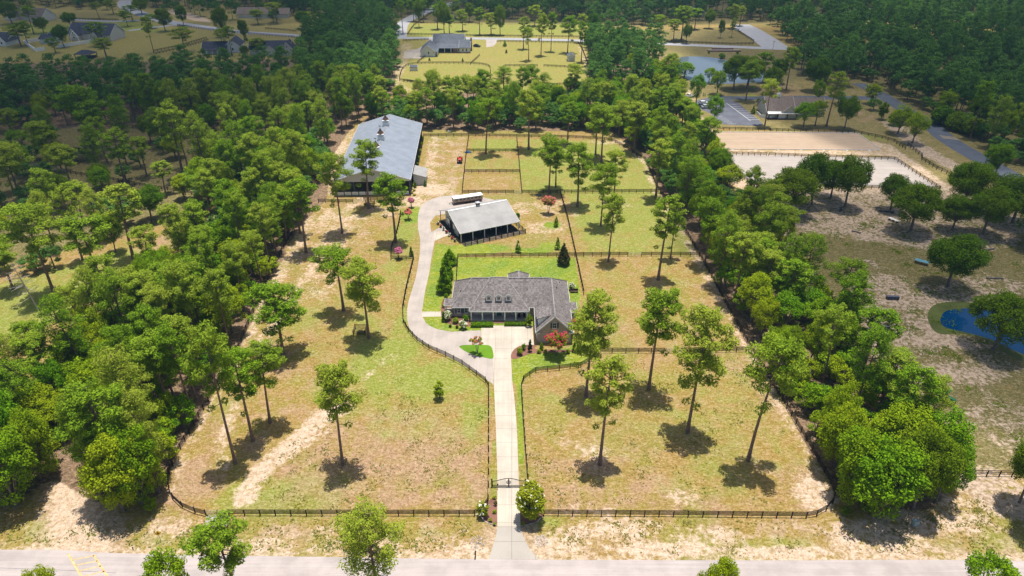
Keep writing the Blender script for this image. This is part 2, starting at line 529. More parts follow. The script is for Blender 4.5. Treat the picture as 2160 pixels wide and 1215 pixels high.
def area(k, pts, s=1.0, soft=2, px=True):
    _add(k, s * blur(inside(Us(pts) if px else pts).astype(np.float32), soft))

# front verge and the strip by the road
area('pale', [(0,1165),(0,1095),(330,1080),(430,1092),(1040,1095),(1150,1095),(1700,1096),(1760,1060),(1790,1040),(2160,1010),(2160,1188)], 0.5, 4)
stroke('sand', [(0,1160),(500,1170),(1050,1177),(2160,1180)], 1.2, 0.9)
for x, y, rx, ry, s in [(720,1120,6,2,.5),(900,1150,7,2,.55),(1300,1115,9,2.5,.7),(1500,1130,8,2,.6),(1400,1160,10,1.5,.9),(1650,1165,9,1.2,.9),(1850,1140,8,4,.8),
                        (2020,1080,7,5,.6),(650,1160,8,1.2,.6),(380,1110,7,3,.5),(1180,1150,4,3,.8),(1000,1165,3,2,.8),(560,1150,6,2,.6),(1950,1100,9,3,.7)]:
    blob('sand', x, y, rx, ry, s)
for x, y, rx, ry, s in [(100,1120,9,3,.6),(400,1145,9,2,.5),(860,1125,6,1.6,.6),(1620,1148,6,1.5,.8),(1690,1150,3,1.6,.8),(1500,1148,8,1,.6),(2050,1140,8,2,.6),(1160,1100,2.5,1.2,.9),(700,1140,9,1.5,.5)]:
    blob('green', x, y, rx, ry, s * 0.7)
# dirt track at the left
stroke('sand', [(180,1165),(160,1100),(150,1050),(165,985),(190,930)], 4.4, 1.35)
stroke('pale', [(180,1165),(160,1100),(150,1050),(165,985),(190,930)], 7, 1.0)
area('straw', [(120,1080),(210,1080),(345,1050),(345,990),(200,960),(140,960)], 0.8, 3)
# left paddock: straw, tracks
area('straw', [(480,1075),(1030,1075),(1030,900),(860,860),(700,880),(560,1000)], 0.55, 8)
blob('straw', 880, 960, 15, 10, .62); blob('straw', 700, 920, 8, 9, .5); blob('straw', 980, 1030, 8, 5, .5)
blob('straw', 600, 800, 12, 16, .35); blob('straw', 470, 900, 6, 10, .4); blob('straw', 400, 1030, 6, 7, .6)
stroke('sand', [(515,1050),(545,1000),(600,950),(680,880),(720,860)], 2.4, 1.25)
stroke('sand', [(560,990),(640,940),(690,905)], 1.5, 0.8)
stroke('sand', [(475,985),(465,930),(490,880),(500,860)], 1.6, 0.85)
stroke('sand', [(500,745),(530,690),(560,640),(600,560),(640,500),(700,440)], 2.2, 0.8)
stroke('sand', [(545,740),(590,660),(650,580),(690,500),(735,440),(760,420)], 2.6, 0.8)
stroke('sand', [(700,860),(760,800),(830,750)], 1.6, 0.55)
stroke('sand', [(365,1040),(375,990),(420,900),(505,745),(560,630),(600,540),(625,500),(690,420),(740,400)], 1.2, 0.7)
for x, y, rx, ry, s in [(660,540,6,10,.55),(720,470,9,10,.55),(610,440,3,12,.6),(700,520,5,9,.5),(680,600,5,10,.45),(820,440,9,8,.5),(640,480,5,10,.6),(770,500,6,6,.4),(740,560,5,8,.35)]:
    blob('sand', x, y, rx, ry, s)
for x, y, rx, ry, s in [(820,770,10,12,.85),(900,800,11,7,.9),(760,690,7,8,.6),(840,900,9,4,.5),(700,730,6,10,.5),(900,610,2,20,.6),(1000,860,3,10,.7),(560,1030,6,3,.8),(640,1040,9,5,.6),(500,1060,4,2,.7),
                        (960,900,8,6,.4),(760,850,8,6,.45),(500,830,5,8,.4),(650,660,5,10,.5),(840,560,4,12,.6),(860,480,3,14,.7),(700,800,9,6,.5),(850,700,3,12,.8)]:
    blob('green', x, y, rx, ry, s)
# right paddocks
for x, y, rx, ry, s in [(1350,660,11,14,.4),(1180,860,6,6,.4),(1500,830,7,9,.5),(1300,950,8,8,.3),(1600,950,9,8,.35),(1480,1000,10,6,.4),(1380,880,8,7,.45),(1300,590,4,9,.4),(1240,440,4,12,.3),
                        (1320,440,10,14,.45),(1200,330,10,14,.5),(1330,350,10,14,.7),(1130,350,9,14,.8),(1400,570,6,9,.4),(1250,520,5,10,.5),(1450,460,4,8,.3),(1120,280,7,6,.5)]:
    blob('green', x, y, rx, ry, s)
for x, y, rx, ry, s in [(1520,640,6,14,.5),(1300,1000,10,7,.45),(1200,1050,8,4,.5),(1420,1060,10,3,.5),(1690,1020,6,5,.5),(1620,820,4,10,.5),(1150,980,3,8,.4),(1330,700,10,5,.4),(1450,700,8,5,.4),(1400,510,6,8,.4),(1520,760,8,5,.5)]:
    blob('straw', x, y, rx, ry, s)
stroke('sand', [(1748,1060),(1745,1030),(1690,930),(1630,825),(1575,730),(1530,650),(1470,545),(1420,460),(1380,400),(1360,340),(1290,290)], 1.6, 0.75)
for x, y, rx, ry, s in [(1720,1040,4,4,.8),(1300,430,6,8,.35),(1180,440,9,9,.45),(1150,480,8,5,.55),(1260,960,3,3,.6),(1220,1075,8,1.5,.5),(1200,930,3,4,.4),(1440,1050,3,2,.6),(1440,590,4,6,.25),(1300,300,12,3,.6),(1370,310,4,8,.6)]:
    blob('sand', x, y, rx, ry, s)
# around the stable and the big arena
area('pale', [(895,290),(988,288),(975,405),(990,420),(930,415),(880,420),(860,470),(850,500),(835,470),(870,405),(890,380)], 0.5, 4)
stroke('sand', [(915,292),(908,340),(905,390),(890,430)], 3.2, 0.75)
stroke('sand', [(945,292),(935,350),(925,400)], 2.4, 0.45)
blob('sand', 905, 400, 8, 5, .9); blob('sand', 870, 430, 4, 9, .7); blob('sand', 700, 340, 3, 35, .75); blob('sand', 690, 400, 6, 6, .6)
blob('sand', 1040, 385, 9, 10, .3); blob('sand', 1110, 440, 12, 6, .5); blob('sand', 1130, 490, 10, 5, .4)
stroke('sand', [(675,400),(700,330),(745,285)], 5, 0.8)
# lawn
def lawn(pts, s=1.0, soft=1): area('lush', pts, s, soft)
lawn([(961,541),(1214,541),(1229,616),(1222,650),(1200,690),(960,690)], 0.72)
lawn([(915,510),(957,517),(1050,519),(1040,538),(962,541),(957,620),(935,655),(887,660),(895,612),(910,532)], 0.66, 2)
lawn([(887,655),(960,655),(1030,700),(955,704),(905,694)], 1.0, 0)
lawn([(1078,755),(1090,745),(1200,735),(1222,700),(1229,640),(1232,618),(1240,640),(1255,700),(1262,745),(1236,768),(1130,780),(1102,800),(1098,830),(1090,830),(1080,790)], 0.95, 1)
lawn([(1034,815),(1045,815),(1051,1000),(1050,1060),(1033,1060)], 0.6)
lawn([(1085,815),(1101,812),(1108,930),(1114,1060),(1098,1060)], 0.7)
for x, y, rx, ry, s in [(1010,524,9,3,1),(1120,530,6,2,.9),(1160,520,4,3,.8),(1165,475,3,3,.8),(870,455,4,7,.9),(860,445,3,3,.8)]: blob('lush', x, y, rx, ry, s * .8)
blob('straw', 1190, 640, 3, 5, .3)
# right-hand field
RF = [(1600,400),(1990,400),(2200,330),(2400,420),(2500,1000),(2160,1005),(1990,995),(1950,880),(1860,760),(1740,640),(1640,500)]
area('olive', RF, 0.60, 4)
area('grey', [(1600,392),(1990,400),(2160,420),(2160,520),(2030,540),(1900,520),(1790,510),(1700,490),(1660,520),(1600,460)], 0.60, 10)
for x, y, rx, ry, s in [(1950,640,20,10,.62),(1860,600,10,6,.6),(1880,690,8,14,.6),(1830,740,5,9,.65),(1700,590,4,12,.62),(2080,600,12,7,.5),(1850,480,14,5,.5),(1740,480,12,6,.5),(2000,460,20,6,.5),(2110,470,9,9,.6),
                        (2010,790,10,5,.6),(1990,720,8,3,.75),(2070,770,9,6,.5),(2130,900,9,10,.5),(1900,800,5,6,.6),(1670,540,4,9,.6),(2050,1010,12,3,.7),(2140,1060,8,5,.7),(1630,440,4,9,.5),(2000,860,9,7,.35),(1820,560,9,4,.45)]:
    blob('grey', x, y, rx, ry, s)
for x, y, rx, ry, s in [(1800,520,12,5,.9),(1850,590,10,9,.8),(1700,530,9,7,.7),(2000,880,14,16,.6),(2080,850,8,12,.7),(1960,770,7,8,.7),(2120,660,9,9,.6),(2000,500,8,6,.7),(1770,560,9,7,.7),(1950,560,10,5,.7)]:
    blob('olive', x, y, rx, ry, s)
# tracks round the arenas
stroke('sand', [(1480,262),(1495,300),(1525,350),(1570,392),(1640,400),(1850,403),(1990,402)], 5, 1.0)
stroke('sand', [(1515,321),(1700,323),(1830,322),(1880,322),(1920,345),(1960,375),(2000,402)], 4.5, 1.0)
stroke('sand', [(1845,303),(1870,310),(1890,325)], 4, 1.0)
stroke('sand', [(1450,225),(1470,255),(1490,275)], 5, 0.9); stroke('sand', [(1440,190),(1455,230)], 5, .8)
stroke('grey', [(1880,260),(1930,305),(1980,335),(2030,360)], 5, 0.8)
area('green', [(1525,325),(1532,325),(1580,392),(1570,392)], 1.0, 1)
area('green', [(1760,275),(1840,295),(1880,300),(1860,285)], .6, 3)
# woodland floor
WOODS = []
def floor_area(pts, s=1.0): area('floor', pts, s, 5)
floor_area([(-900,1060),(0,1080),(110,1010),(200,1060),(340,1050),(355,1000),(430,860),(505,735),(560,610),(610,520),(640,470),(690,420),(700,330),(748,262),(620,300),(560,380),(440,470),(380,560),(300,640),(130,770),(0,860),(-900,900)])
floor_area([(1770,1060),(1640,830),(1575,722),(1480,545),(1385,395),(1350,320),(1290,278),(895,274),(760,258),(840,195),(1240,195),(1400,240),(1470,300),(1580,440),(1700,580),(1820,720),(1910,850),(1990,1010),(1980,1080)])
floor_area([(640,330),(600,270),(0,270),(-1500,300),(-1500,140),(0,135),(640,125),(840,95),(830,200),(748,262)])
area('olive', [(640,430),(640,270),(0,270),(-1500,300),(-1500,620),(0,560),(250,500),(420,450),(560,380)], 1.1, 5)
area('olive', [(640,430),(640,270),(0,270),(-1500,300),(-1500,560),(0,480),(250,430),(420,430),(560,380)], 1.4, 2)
for x, y, rx, ry, s in [(210,295,10,8,.7),(300,275,14,4,.9),(400,283,10,4,.9),(500,290,8,3,.8),(240,310,5,6,.6)]: blob('straw', x, y, rx, ry, s)
area('green', [(-600,700),(0,720),(130,680),(270,600),(330,540),(270,520),(120,560),(0,600),(-600,600)], .75, 6)
area('straw', [(250,560),(300,600),(400,520),(420,440),(330,500)], .5, 5)
# far meadows
area('lush', [(0,50),(60,55),(150,45),(240,40),(350,40),(370,75),(180,70),(100,78),(0,88)], .5, 2)
area('green', [(660,95),(660,80),(845,60),(1600,110),(1600,135),(1230,105),(1250,250),(820,200),(840,100)], .35, 2)
area('green', [(865,50),(1240,50),(1230,76),(860,78)], .7, 2)
blob('sand', 860, 112, 12, 12, .6); stroke('sand', [(850,190),(830,170),(845,135),(855,110),(858,92)], 5, .8)
stroke('sand', [(1262,190),(1240,140),(1225,100)], 3, .7)
blob('green', 1040, 160, 10, 12, .3); blob('straw', 1040, 130, 25, 12, .3)
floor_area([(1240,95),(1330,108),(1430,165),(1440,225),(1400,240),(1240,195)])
area('olive', [(1360,60),(1560,55),(1640,100),(1900,150),(2160,200),(3600,260),(3600,420),(2200,400),(2000,290),(1850,200),(1700,170),(1440,195),(1440,115),(1360,95)], .55, 3)
area('olive', [(-4000,0),(6000,0),(6000,50),(1600,40),(1300,48),(860,46),(300,0)], .7, 2)
blob('lush', 1740, 120, 14, 14, .8); blob('lush', 2090, 180, 14, 12, .6); blob('lush', 1590, 205, 3, 4, .9)
blob('straw', 1520, 135, 30, 8, .4); blob('straw', 1640, 190, 14, 18, .5); blob('straw', 1820, 245, 10, 12, .4); blob('straw', 1000, 38, 20, 20, .6)

area('mead', [(-300,130),(660,130),(830,200),(1280,200),(1240,80),(1240,-60),(-300,-60)], 1.0, 4)
area('dull', [(-300,48),(300,50),(420,75),(640,95),(640,60),(700,-80),(-300,-80)], .55, 6)
area('dull', [(1240,110),(1380,90),(1600,110),(1700,100),(3600,200),(3600,500),(2160,420),(1990,400),(1880,315),(1800,275),(1500,270),(1440,230),(1300,200)], .85, 4)
area('dull', [(-4000,0),(8000,0),(8000,60),(1640,52),(1300,55),(860,46),(600,0)], 1.0, 2)
area('dull', [(1600,400),(1990,402),(2200,330),(2600,420),(2600,1000),(2160,1005),(1990,995),(1900,800),(1640,500)], .5, 4)
area('green', [(1100,292),(1290,297),(1360,340),(1480,540),(1240,540),(1190,410),(1100,408)], .75, 6)
area('green', [(1110,820),(1600,740),(1650,850),(1500,1000),(1110,960)], .3, 8)
area('green', [(1230,560),(1480,550),(1560,720),(1270,740)], .3, 8)
area('green', [(800,560),(860,560),(850,660),(880,730),(1025,810),(1025,930),(850,900),(760,760)], .4, 8)
area('green', [(850,130),(1230,130),(1260,200),(840,200)], .45, 3)
area('green', [(990,292),(1092,294),(1092,320),(990,320)], .8, 2)
area('green', [(986,322),(1094,322),(1096,362),(982,362)], .45, 2)
stroke('pale', [(1046,1130),(1040,1150),(1031,1178)], 1.6, 1.0); stroke('pale', [(1105,1130),(1120,1155),(1140,1178)], 2.6, 1.0)
for x, y, rx, ry in ((1960,690,3,5),(1990,712,6,2),(2040,728,6,2),(1975,650,4,3)): blob('grey', x, y, rx, ry, .7)
for bx, by, q in ((723,980,.5),(1265,980,.95),(1450,912,.4),(1578,971,.5),(1368,822,.4),(1236,836,.5),(534,930,.5),(598,748,.5),(778,440,.8),(835,512,.9),(722,492,.8),(646,533,.8),(1158,408,.6),(1388,590,.4),(1283,552,.3)):
    blob('straw', bx, by + 4, 2.4, 2.4, q)
def build_ground():
    h = 0.18 * np.sin(gx * 0.043 + 1.3) * np.cos(gy * 0.037) * np.clip((np.abs(gx) - 70) / 40, 0, 1) * 0
    V = np.stack([gx, gy, h], -1).reshape(-1, 3)
    ny, nx = gx.shape
    idx = np.arange(nx * ny).reshape(ny, nx)
    F = np.stack([idx[:-1, :-1], idx[:-1, 1:], idx[1:, 1:], idx[1:, :-1]], -1).reshape(-1, 4)
    me = bpy.data.meshes.new('ground')
    me.vertices.add(len(V)); me.vertices.foreach_set('co', V.astype(np.float32).ravel())
    me.loops.add(F.size); me.loops.foreach_set('vertex_index', F.astype(np.int32).ravel())
    me.polygons.add(len(F)); me.polygons.foreach_set('loop_start', np.arange(0, F.size, 4, dtype=np.int32))
    me.polygons.foreach_set('loop_total', np.full(len(F), 4, np.int32))
    me.update(calc_edges=True)
    for nm, ks in (('cover_a', ('sand', 'green', 'straw', 'lush')), ('cover_b', ('floor', 'olive', 'grey', 'pale')), ('cover_c', ('mead', 'dull', 'c3', 'c4'))):
        a = me.attributes.new(nm, 'FLOAT_COLOR', 'POINT')
        a.data.foreach_set('color', np.stack([COVER[k].ravel() for k in ks], -1).astype(np.float32).ravel())
    o = link(bpy.data.objects.new('ground', me)); o['kind'] = 'structure'
    m, nt, out = new_mat('ground_cover')
    p = gpos(nt)
    def masks(nm):
        a = N(nt, 'ShaderNodeAttribute'); a.attribute_name = nm
        s = N(nt, 'ShaderNodeSeparateColor'); nt.links.new(a.outputs['Color'], s.inputs[0])
        return s.outputs[0], s.outputs[1], s.outputs[2], a.outputs['Alpha']
    sand, green, straw, lush = masks('cover_a')
    floor, olive, grey, pale = masks('cover_b')
    mead, dull, _c3, _c4 = masks('cover_c')
    nA = noise(nt, 0.045, 5, 0.6, p); nB = noise(nt, 0.22, 6, 0.68, p); nC = noise(nt, 1.1, 5, 0.7, p, 0.6); nD = noise(nt, 4.5, 3, 0.6, p)
    nE = noise(nt, 0.11, 6, 0.65, p, 1.0)
    def m_(mask, n, k=1.0, lo=0.42, hi=0.62):
        return ramp(nt, mth(nt, 'MULTIPLY_ADD', mth(nt, 'SUBTRACT', n, 0.5), k, mask), lo, hi)
    base = mix(nt, ramp(nt, nE, 0.38, 0.62), (0.305, 0.195, 0.05), (0.255, 0.205, 0.028))
    base = mix(nt, ramp(nt, nB, 0.48, 0.58, 0, 0.75), base, (0.37, 0.23, 0.11))
    base = mix(nt, ramp(nt, nA, 0.5, 0.62, 0, 0.6), base, (0.2, 0.22, 0.03))
    base = mix(nt, ramp(nt, nC, 0.53, 0.62, 0, 0.55), base, (0.43, 0.29, 0.13))
    base = mix(nt, mth(nt, 'MULTIPLY', m_(mead, nB, .6, .2, .8), .9), base, mix(nt, ramp(nt, nC, .3, .7), (0.23, 0.22, 0.035), (0.36, 0.3, 0.075)))
    base = mix(nt, mth(nt, 'MULTIPLY', m_(dull, nB, .6, .2, .8), .9), base, mix(nt, ramp(nt, nB, .3, .7), (0.13, 0.125, 0.03), (0.25, 0.2, 0.075)))
    c = mix(nt, mth(nt, 'MULTIPLY', m_(pale, nB, 1.6, 0.4, 0.7), 0.85), base, mix(nt, ramp(nt, nC, 0.4, 0.6), (0.34, 0.23, 0.125), (0.56, 0.41, 0.3)))
    c = mix(nt, mth(nt, 'MULTIPLY', m_(straw, nB, 1.5, 0.25, 0.75), 0.8), c, mix(nt, ramp(nt, nC, 0.4, 0.65), (0.33, 0.195, 0.12), (0.46, 0.29, 0.2)))
    c = mix(nt, mth(nt, 'MULTIPLY', m_(green, mth(nt, 'MULTIPLY_ADD', nE, .5, mth(nt, 'MULTIPLY', nB, .5)), 2.4, 0.15, .95), 0.85), c, mix(nt, nC, (0.15, 0.235, 0.018), (0.27, 0.32, 0.04)))
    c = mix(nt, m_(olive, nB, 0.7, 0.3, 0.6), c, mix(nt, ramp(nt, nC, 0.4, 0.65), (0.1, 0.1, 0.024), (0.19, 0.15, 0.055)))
    c = mix(nt, m_(grey, mth(nt, 'MULTIPLY_ADD', nC, 0.5, mth(nt, 'MULTIPLY', nB, 0.5)), 2.8, 0.38, 0.72), c, mix(nt, ramp(nt, nC, 0.4, 0.58), (0.3, 0.22, 0.15), (0.54, 0.41, 0.32)))
    c = mix(nt, m_(sand, mth(nt, 'MULTIPLY_ADD', nC, 0.55, mth(nt, 'MULTIPLY', nB, 0.45)), 2.6, 0.35, 0.85), c, mix(nt, ramp(nt, nC, 0.35, 0.6), (0.48, 0.34, 0.22), (0.66, 0.5, 0.38)))
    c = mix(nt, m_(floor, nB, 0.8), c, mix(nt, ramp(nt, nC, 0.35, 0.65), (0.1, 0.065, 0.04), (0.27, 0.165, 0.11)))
    lg = mix(nt, ramp(nt, nE, 0.35, 0.65), (0.12, 0.24, 0.004), (0.245, 0.3, 0.008))
    lg = mix(nt, ramp(nt, nC, 0.5, 0.75, 0, 0.35), lg, (0.33, 0.31, 0.05))
    lm = ramp(nt, mth(nt, 'MULTIPLY_ADD', mth(nt, 'SUBTRACT', nB, 0.5), 0.5, lush), 0.35, 0.6)
    c = mix(nt, lm, c, lg)
    hi = noise(nt, 2.3, 4, 0.75, p, 0.8)
    c = mix(nt, ramp(nt, hi, 0.51, 0.41, 0, 0.6), c, mix(nt, 0.55, c, (0.11, 0.075, 0.025)))
    c = mix(nt, ramp(nt, hi, 0.52, 0.61, 0, 0.55), c, mix(nt, 0.45, c, (0.66, 0.5, 0.3)))
    c = mix(nt, ramp(nt, nD, 0.45, 0.62, 0, 0.4), c, mix(nt, 0.6, c, (0.1, 0.07, 0.03)))
    st = N(nt, 'ShaderNodeMapping'); nt.links.new(p, st.inputs[0]); st.inputs['Scale'].default_value = (1.0, 2.6, 1.0); st.inputs['Rotation'].default_value = (0, 0, 0.35)
    nS = noise(nt, 0.9, 5, 0.7, st.outputs[0], 1.2)
    c = mix(nt, ramp(nt, nS, 0.52, 0.6, 0, 0.5), c, mix(nt, 0.5, c, (0.62, 0.5, 0.33)))
    c = mix(nt, ramp(nt, nS, 0.48, 0.39, 0, 0.5), c, mix(nt, 0.5, c, (0.12, 0.09, 0.03)))
    hgt = mth(nt, 'ADD', nC, mth(nt, 'MULTIPLY', nD, 0.5))
    principled(nt, out, c, 0.95, 0, hgt, 0.7, 0.14, 0.1)
    me.materials.append(m)
    return o
build_ground()

# ------------------------------------------------------------------ roads, drives, arenas, ponds
road = Us([(0,1160),(250,1167),(500,1172),(1050,1180),(1600,1182),(2160,1183)])
road = [(-260.0, 68.9), (-140.0, 68.6)] + road + [(150.0, 66.3), (260.0, 66.3)]
front = [(p[0], p[1]) for p in catmull(road, 5)]
sheet('front_road', front + [(260, 58.9), (-260, 60.5)], 0.02, M_road)
# thin tar-filled crack lines
b = MB()
ck = [U(0,1198), U(80,1201), U(160,1204), U(245,1209)]
for a_, c_ in zip(ck[:-1], ck[1:]): b.bar((a_[0], a_[1], 0.024), (c_[0], c_[1], 0.024), 0.05, 0.002)
b.build('road_crack', M_asphalt)['kind'] = 'structure'
# yellow hatched crossing
cr = MB()
def cbar(p, q, w):
    a_ = U(*p); c_ = U(*q); cr.bar((a_[0], a_[1], 0.026), (c_[0], c_[1], 0.026), w, 0.004)
cbar((143,1168),(176,1222),0.3); cbar((197,1170),(230,1222),0.3)
for k in range(4):
    t = k / 4.6 + 0.1
    cbar((145 + 33 * (t + .14), 1168 + 54 * (t + .14)), (197 + 33 * (t - 0.05), 1170 + 50 * (t - 0.05)), 0.2)
cr.build('crossing_marking', M_roadyellow)['kind'] = 'structure'

gravel_px = [(955,412),(926,415),(900,425),(888,435),(882,455),(882,482),(886,505),(885,538),(877,585),(867,618),(860,645),(859,672),(865,695),(880,715),(907,731),(937,748),(973,767),(1000,783),(1030,803),(1041,812),
             (1040,757),(1033,728),(1015,727),(1014,697),(985,698),(953,700),(920,694),(900,684),(891,668),(890,658),(897,612),(905,578),(912,532),(917,508),(950,493),(968,500),(937,470),(930,478),(910,490),(907,470),(918,455),(1000,440),(1060,425),(1035,420),(1000,412)]
g1 = catmull(Us(gravel_px[:20]), 4)
sheet('gravel_drive', g1 + Us(gravel_px[20:]), 0.02, M_gravel)
sheet('side_walk', Us([(889,657.5),(940,657.5),(940,668),(890,668.5)]), 0.036, M_conc)
sheet('stable_apron', Us([(917,508),(916,491),(940,484),(954,494),(935,500)]), 0.036, M_conc)
court = Us([(1015,687),(1123,687),(1126,728),(1118,727),(1106,728),(1094,732),(1086,739),(1080,748),(1078,760),(1081,812),(1085,840),(1090,900),(1095,1030),(1098,1111),(1049,1111),(1049,1000),(1046,900),(1042,812),(1040,757),(1038,742),(1033,730),(1015,729)])
sheet('concrete_drive', court, 0.036, M_conc)
sheet('drive_apron', Us([(1049,1111.3),(1098,1111.3),(1103,1130),(1118,1160),(1137,1180),(1031,1180),(1040,1150),(1046,1130)]), 0.028, M_conc2)
sheet('lawn_island', catmull(Us([(969,732),(976,728.5),(1000,727.5),(1022,727.5),(1034,730),(1039,738),(1040,756),(1020,754),(1000,749),(983,742)]), 4, True), 0.048, M_lawn)
sheet('planting_bed', catmull(Us([(1079,757),(1078,748),(1084,738),(1094,731),(1106,728),(1125,728),(1132,728),(1132,737),(1215,738),(1216,742),(1130,745),(1108,750),(1092,756)]), 3, True), 0.05, M_mulch)
sheet('front_bed', catmull(Us([(930,648),(935,632),(942,625),(948,640),(955,660),(990,675),(1000,684),(985,689),(955,685),(934,676)]), 3, True), 0.05, M_mulch)
for nm, pts in (('entrance_bed', [(1030,1058),(1047,1050),(1048,1108),(1030,1103),(1016,1092),(1012,1080)]), ('entrance_bed', [(1099,1072),(1130,1072),(1146,1085),(1140,1097),(1115,1107),(1099,1109)])):
    sheet(nm, catmull(Us(pts), 3, True), 0.03, M_mulch)
sheet('gate_gravel', Us([(436,1087),(482,1087),(484,1110),(430,1112)]), 0.02, M_gravel)
# arenas
sheet('tan_arena', Us([(1503,279),(1808,280.5),(1858,317),(1521,315)]), 0.024, M_sand1)
sheet('grey_arena', Us([(1534,325),(1888,333),(1978,396),(1582,388)]), 0.024, M_sand2)
# asphalt lane, parking lot
ribbon('club_lane', Us([(2330,460),(2160,385),(2080,342),(2000,295),(1960,262),(1900,226),(1850,195),(1810,176)]), [9.5, 7.0], 0.022, M_asphalt)
ribbon('parking_entrance', Us([(1850,207),(1700,206),(1600,207),(1500,206)]), 6, 0.03, M_asphalt)
sheet('parking_lot', Us([(1530,206),(1556,216),(1580,236),(1610,262),(1600,266),(1530,263),(1508,254),(1500,240),(1466,225),(1470,212),(1500,204)]), 0.026, M_lot)
pl = MB()
for k in range(8):
    y = 220 + k * 4.6
    a_ = U(1534 + k * 6.5, y); c_ = U(1556 + k * 6.7, y); pl.bar((a_[0], a_[1], 0.036), (c_[0], c_[1], 0.036), 0.14, 0.004)
for k in range(5):
    y = 245 + k * 4
    a_ = U(1506 + k * 7, y); c_ = U(1524 + k * 7, y + .5); pl.bar((a_[0], a_[1], 0.036), (c_[0], c_[1], 0.036), 0.14, 0.004)
a_ = U(1533,218); c_ = U(1583,255); pl.bar((a_[0], a_[1], 0.036), (c_[0], c_[1], 0.036), 0.16, 0.004)
pl.build('bay_marking', M_white)['kind'] = 'structure'
cm = MB()
for k in range(3):
    a_ = U(1982 + k * 3, 286 + k * 2.4); c_ = U(2016 + k * 3, 290 + k * 2.4); cm.bar((a_[0], a_[1], 0.03), (c_[0], c_[1], 0.03), 0.35, 0.004)
cm.build('crossing_marking', M_roadyellow)['kind'] = 'structure'
# roads behind
ribbon('back_road', Us([(-300,52),(150,43),(280,46),(310,30),(420,54),(520,68),(640,76),(850,80),(1000,81),(1220,85.5),(1340,90),(1470,95.5),(1600,101),(1700,108),(1900,150)]), [7, 7], 0.03, M_farroad) if False else None
ribbon('back_road', Us([(640,76),(850,80),(1000,81),(1220,85.5),(1340,90),(1470,95.5),(1600,101),(1660,103)]), 7, 0.03, M_farroad)
ribbon('back_road', Us([(655,77),(560,71),(500,67),(420,56),(350,45),(310,33),(275,20),(262,8),(268,0)]), [7.5, 12], 0.034, M_farroad)
ribbon('village_lane', Us([(300,43),(240,45),(180,43),(128,40)]), 5.5, 0.038, M_farroad)
ribbon('village_lane', Us([(270,65),(300,61),(340,56),(375,52)]), 5, 0.038, M_farroad)
ribbon('corner_road', Us([(1640,103),(1608,80),(1580,62),(1560,52)]), [17, 14], 0.042, M_farroad)
ribbon('farm_road', Us([(845,80),(850,50),(880,32),(912,20),(960,6),(1000,-4)]), [8, 12], 0.036, M_farroad)
sheet('farm_drive', Us([(905,82),(915,82),(912,95),(896,118),(855,122),(855,108),(880,103),(898,95)]), 0.026, M_gravel)
sheet('farm_drive', Us([(853,110),(890,112),(888,124),(850,123)]), 0.05, M_conc)
sheet('farm_drive', Us([(1025,82),(1050,83),(1048,90),(1040,98),(1026,100)]), 0.026, M_gravel)
sheet('villa_patio', Us([(496,104),(515,95),(525,98),(510,106)]), 0.03, M_conc)
# village riding ring
sheet('riding_ring', Us([(345,21),(375,20),(440,40),(446,48),(410,44),(370,33)]), 0.03, M_sand1)
# ponds
sheet('pond_bank', catmull(Us([(1957,664),(1970,644),(2010,636),(2075,640),(2200,645),(2300,800),(2160,765),(2080,718),(2030,704),(1985,705),(1964,690)]), 4, True), 0.02, M_bank)
sheet('pond_water', catmull(Us([(1984,672),(1996,656),(2030,651),(2080,652),(2200,660),(2330,800),(2160,748),(2090,716),(2040,702),(2005,694),(1988,686)]), 4, True), 0.03, M_water)
sheet('pond_water', catmull(Us([(1432,123),(1455,119),(1500,121),(1535,128),(1590,144),(1632,158),(1636,166),(1616,172),(1560,176),(1490,176),(1452,168),(1430,145)]), 4, True), 0.03, M_waterfar)
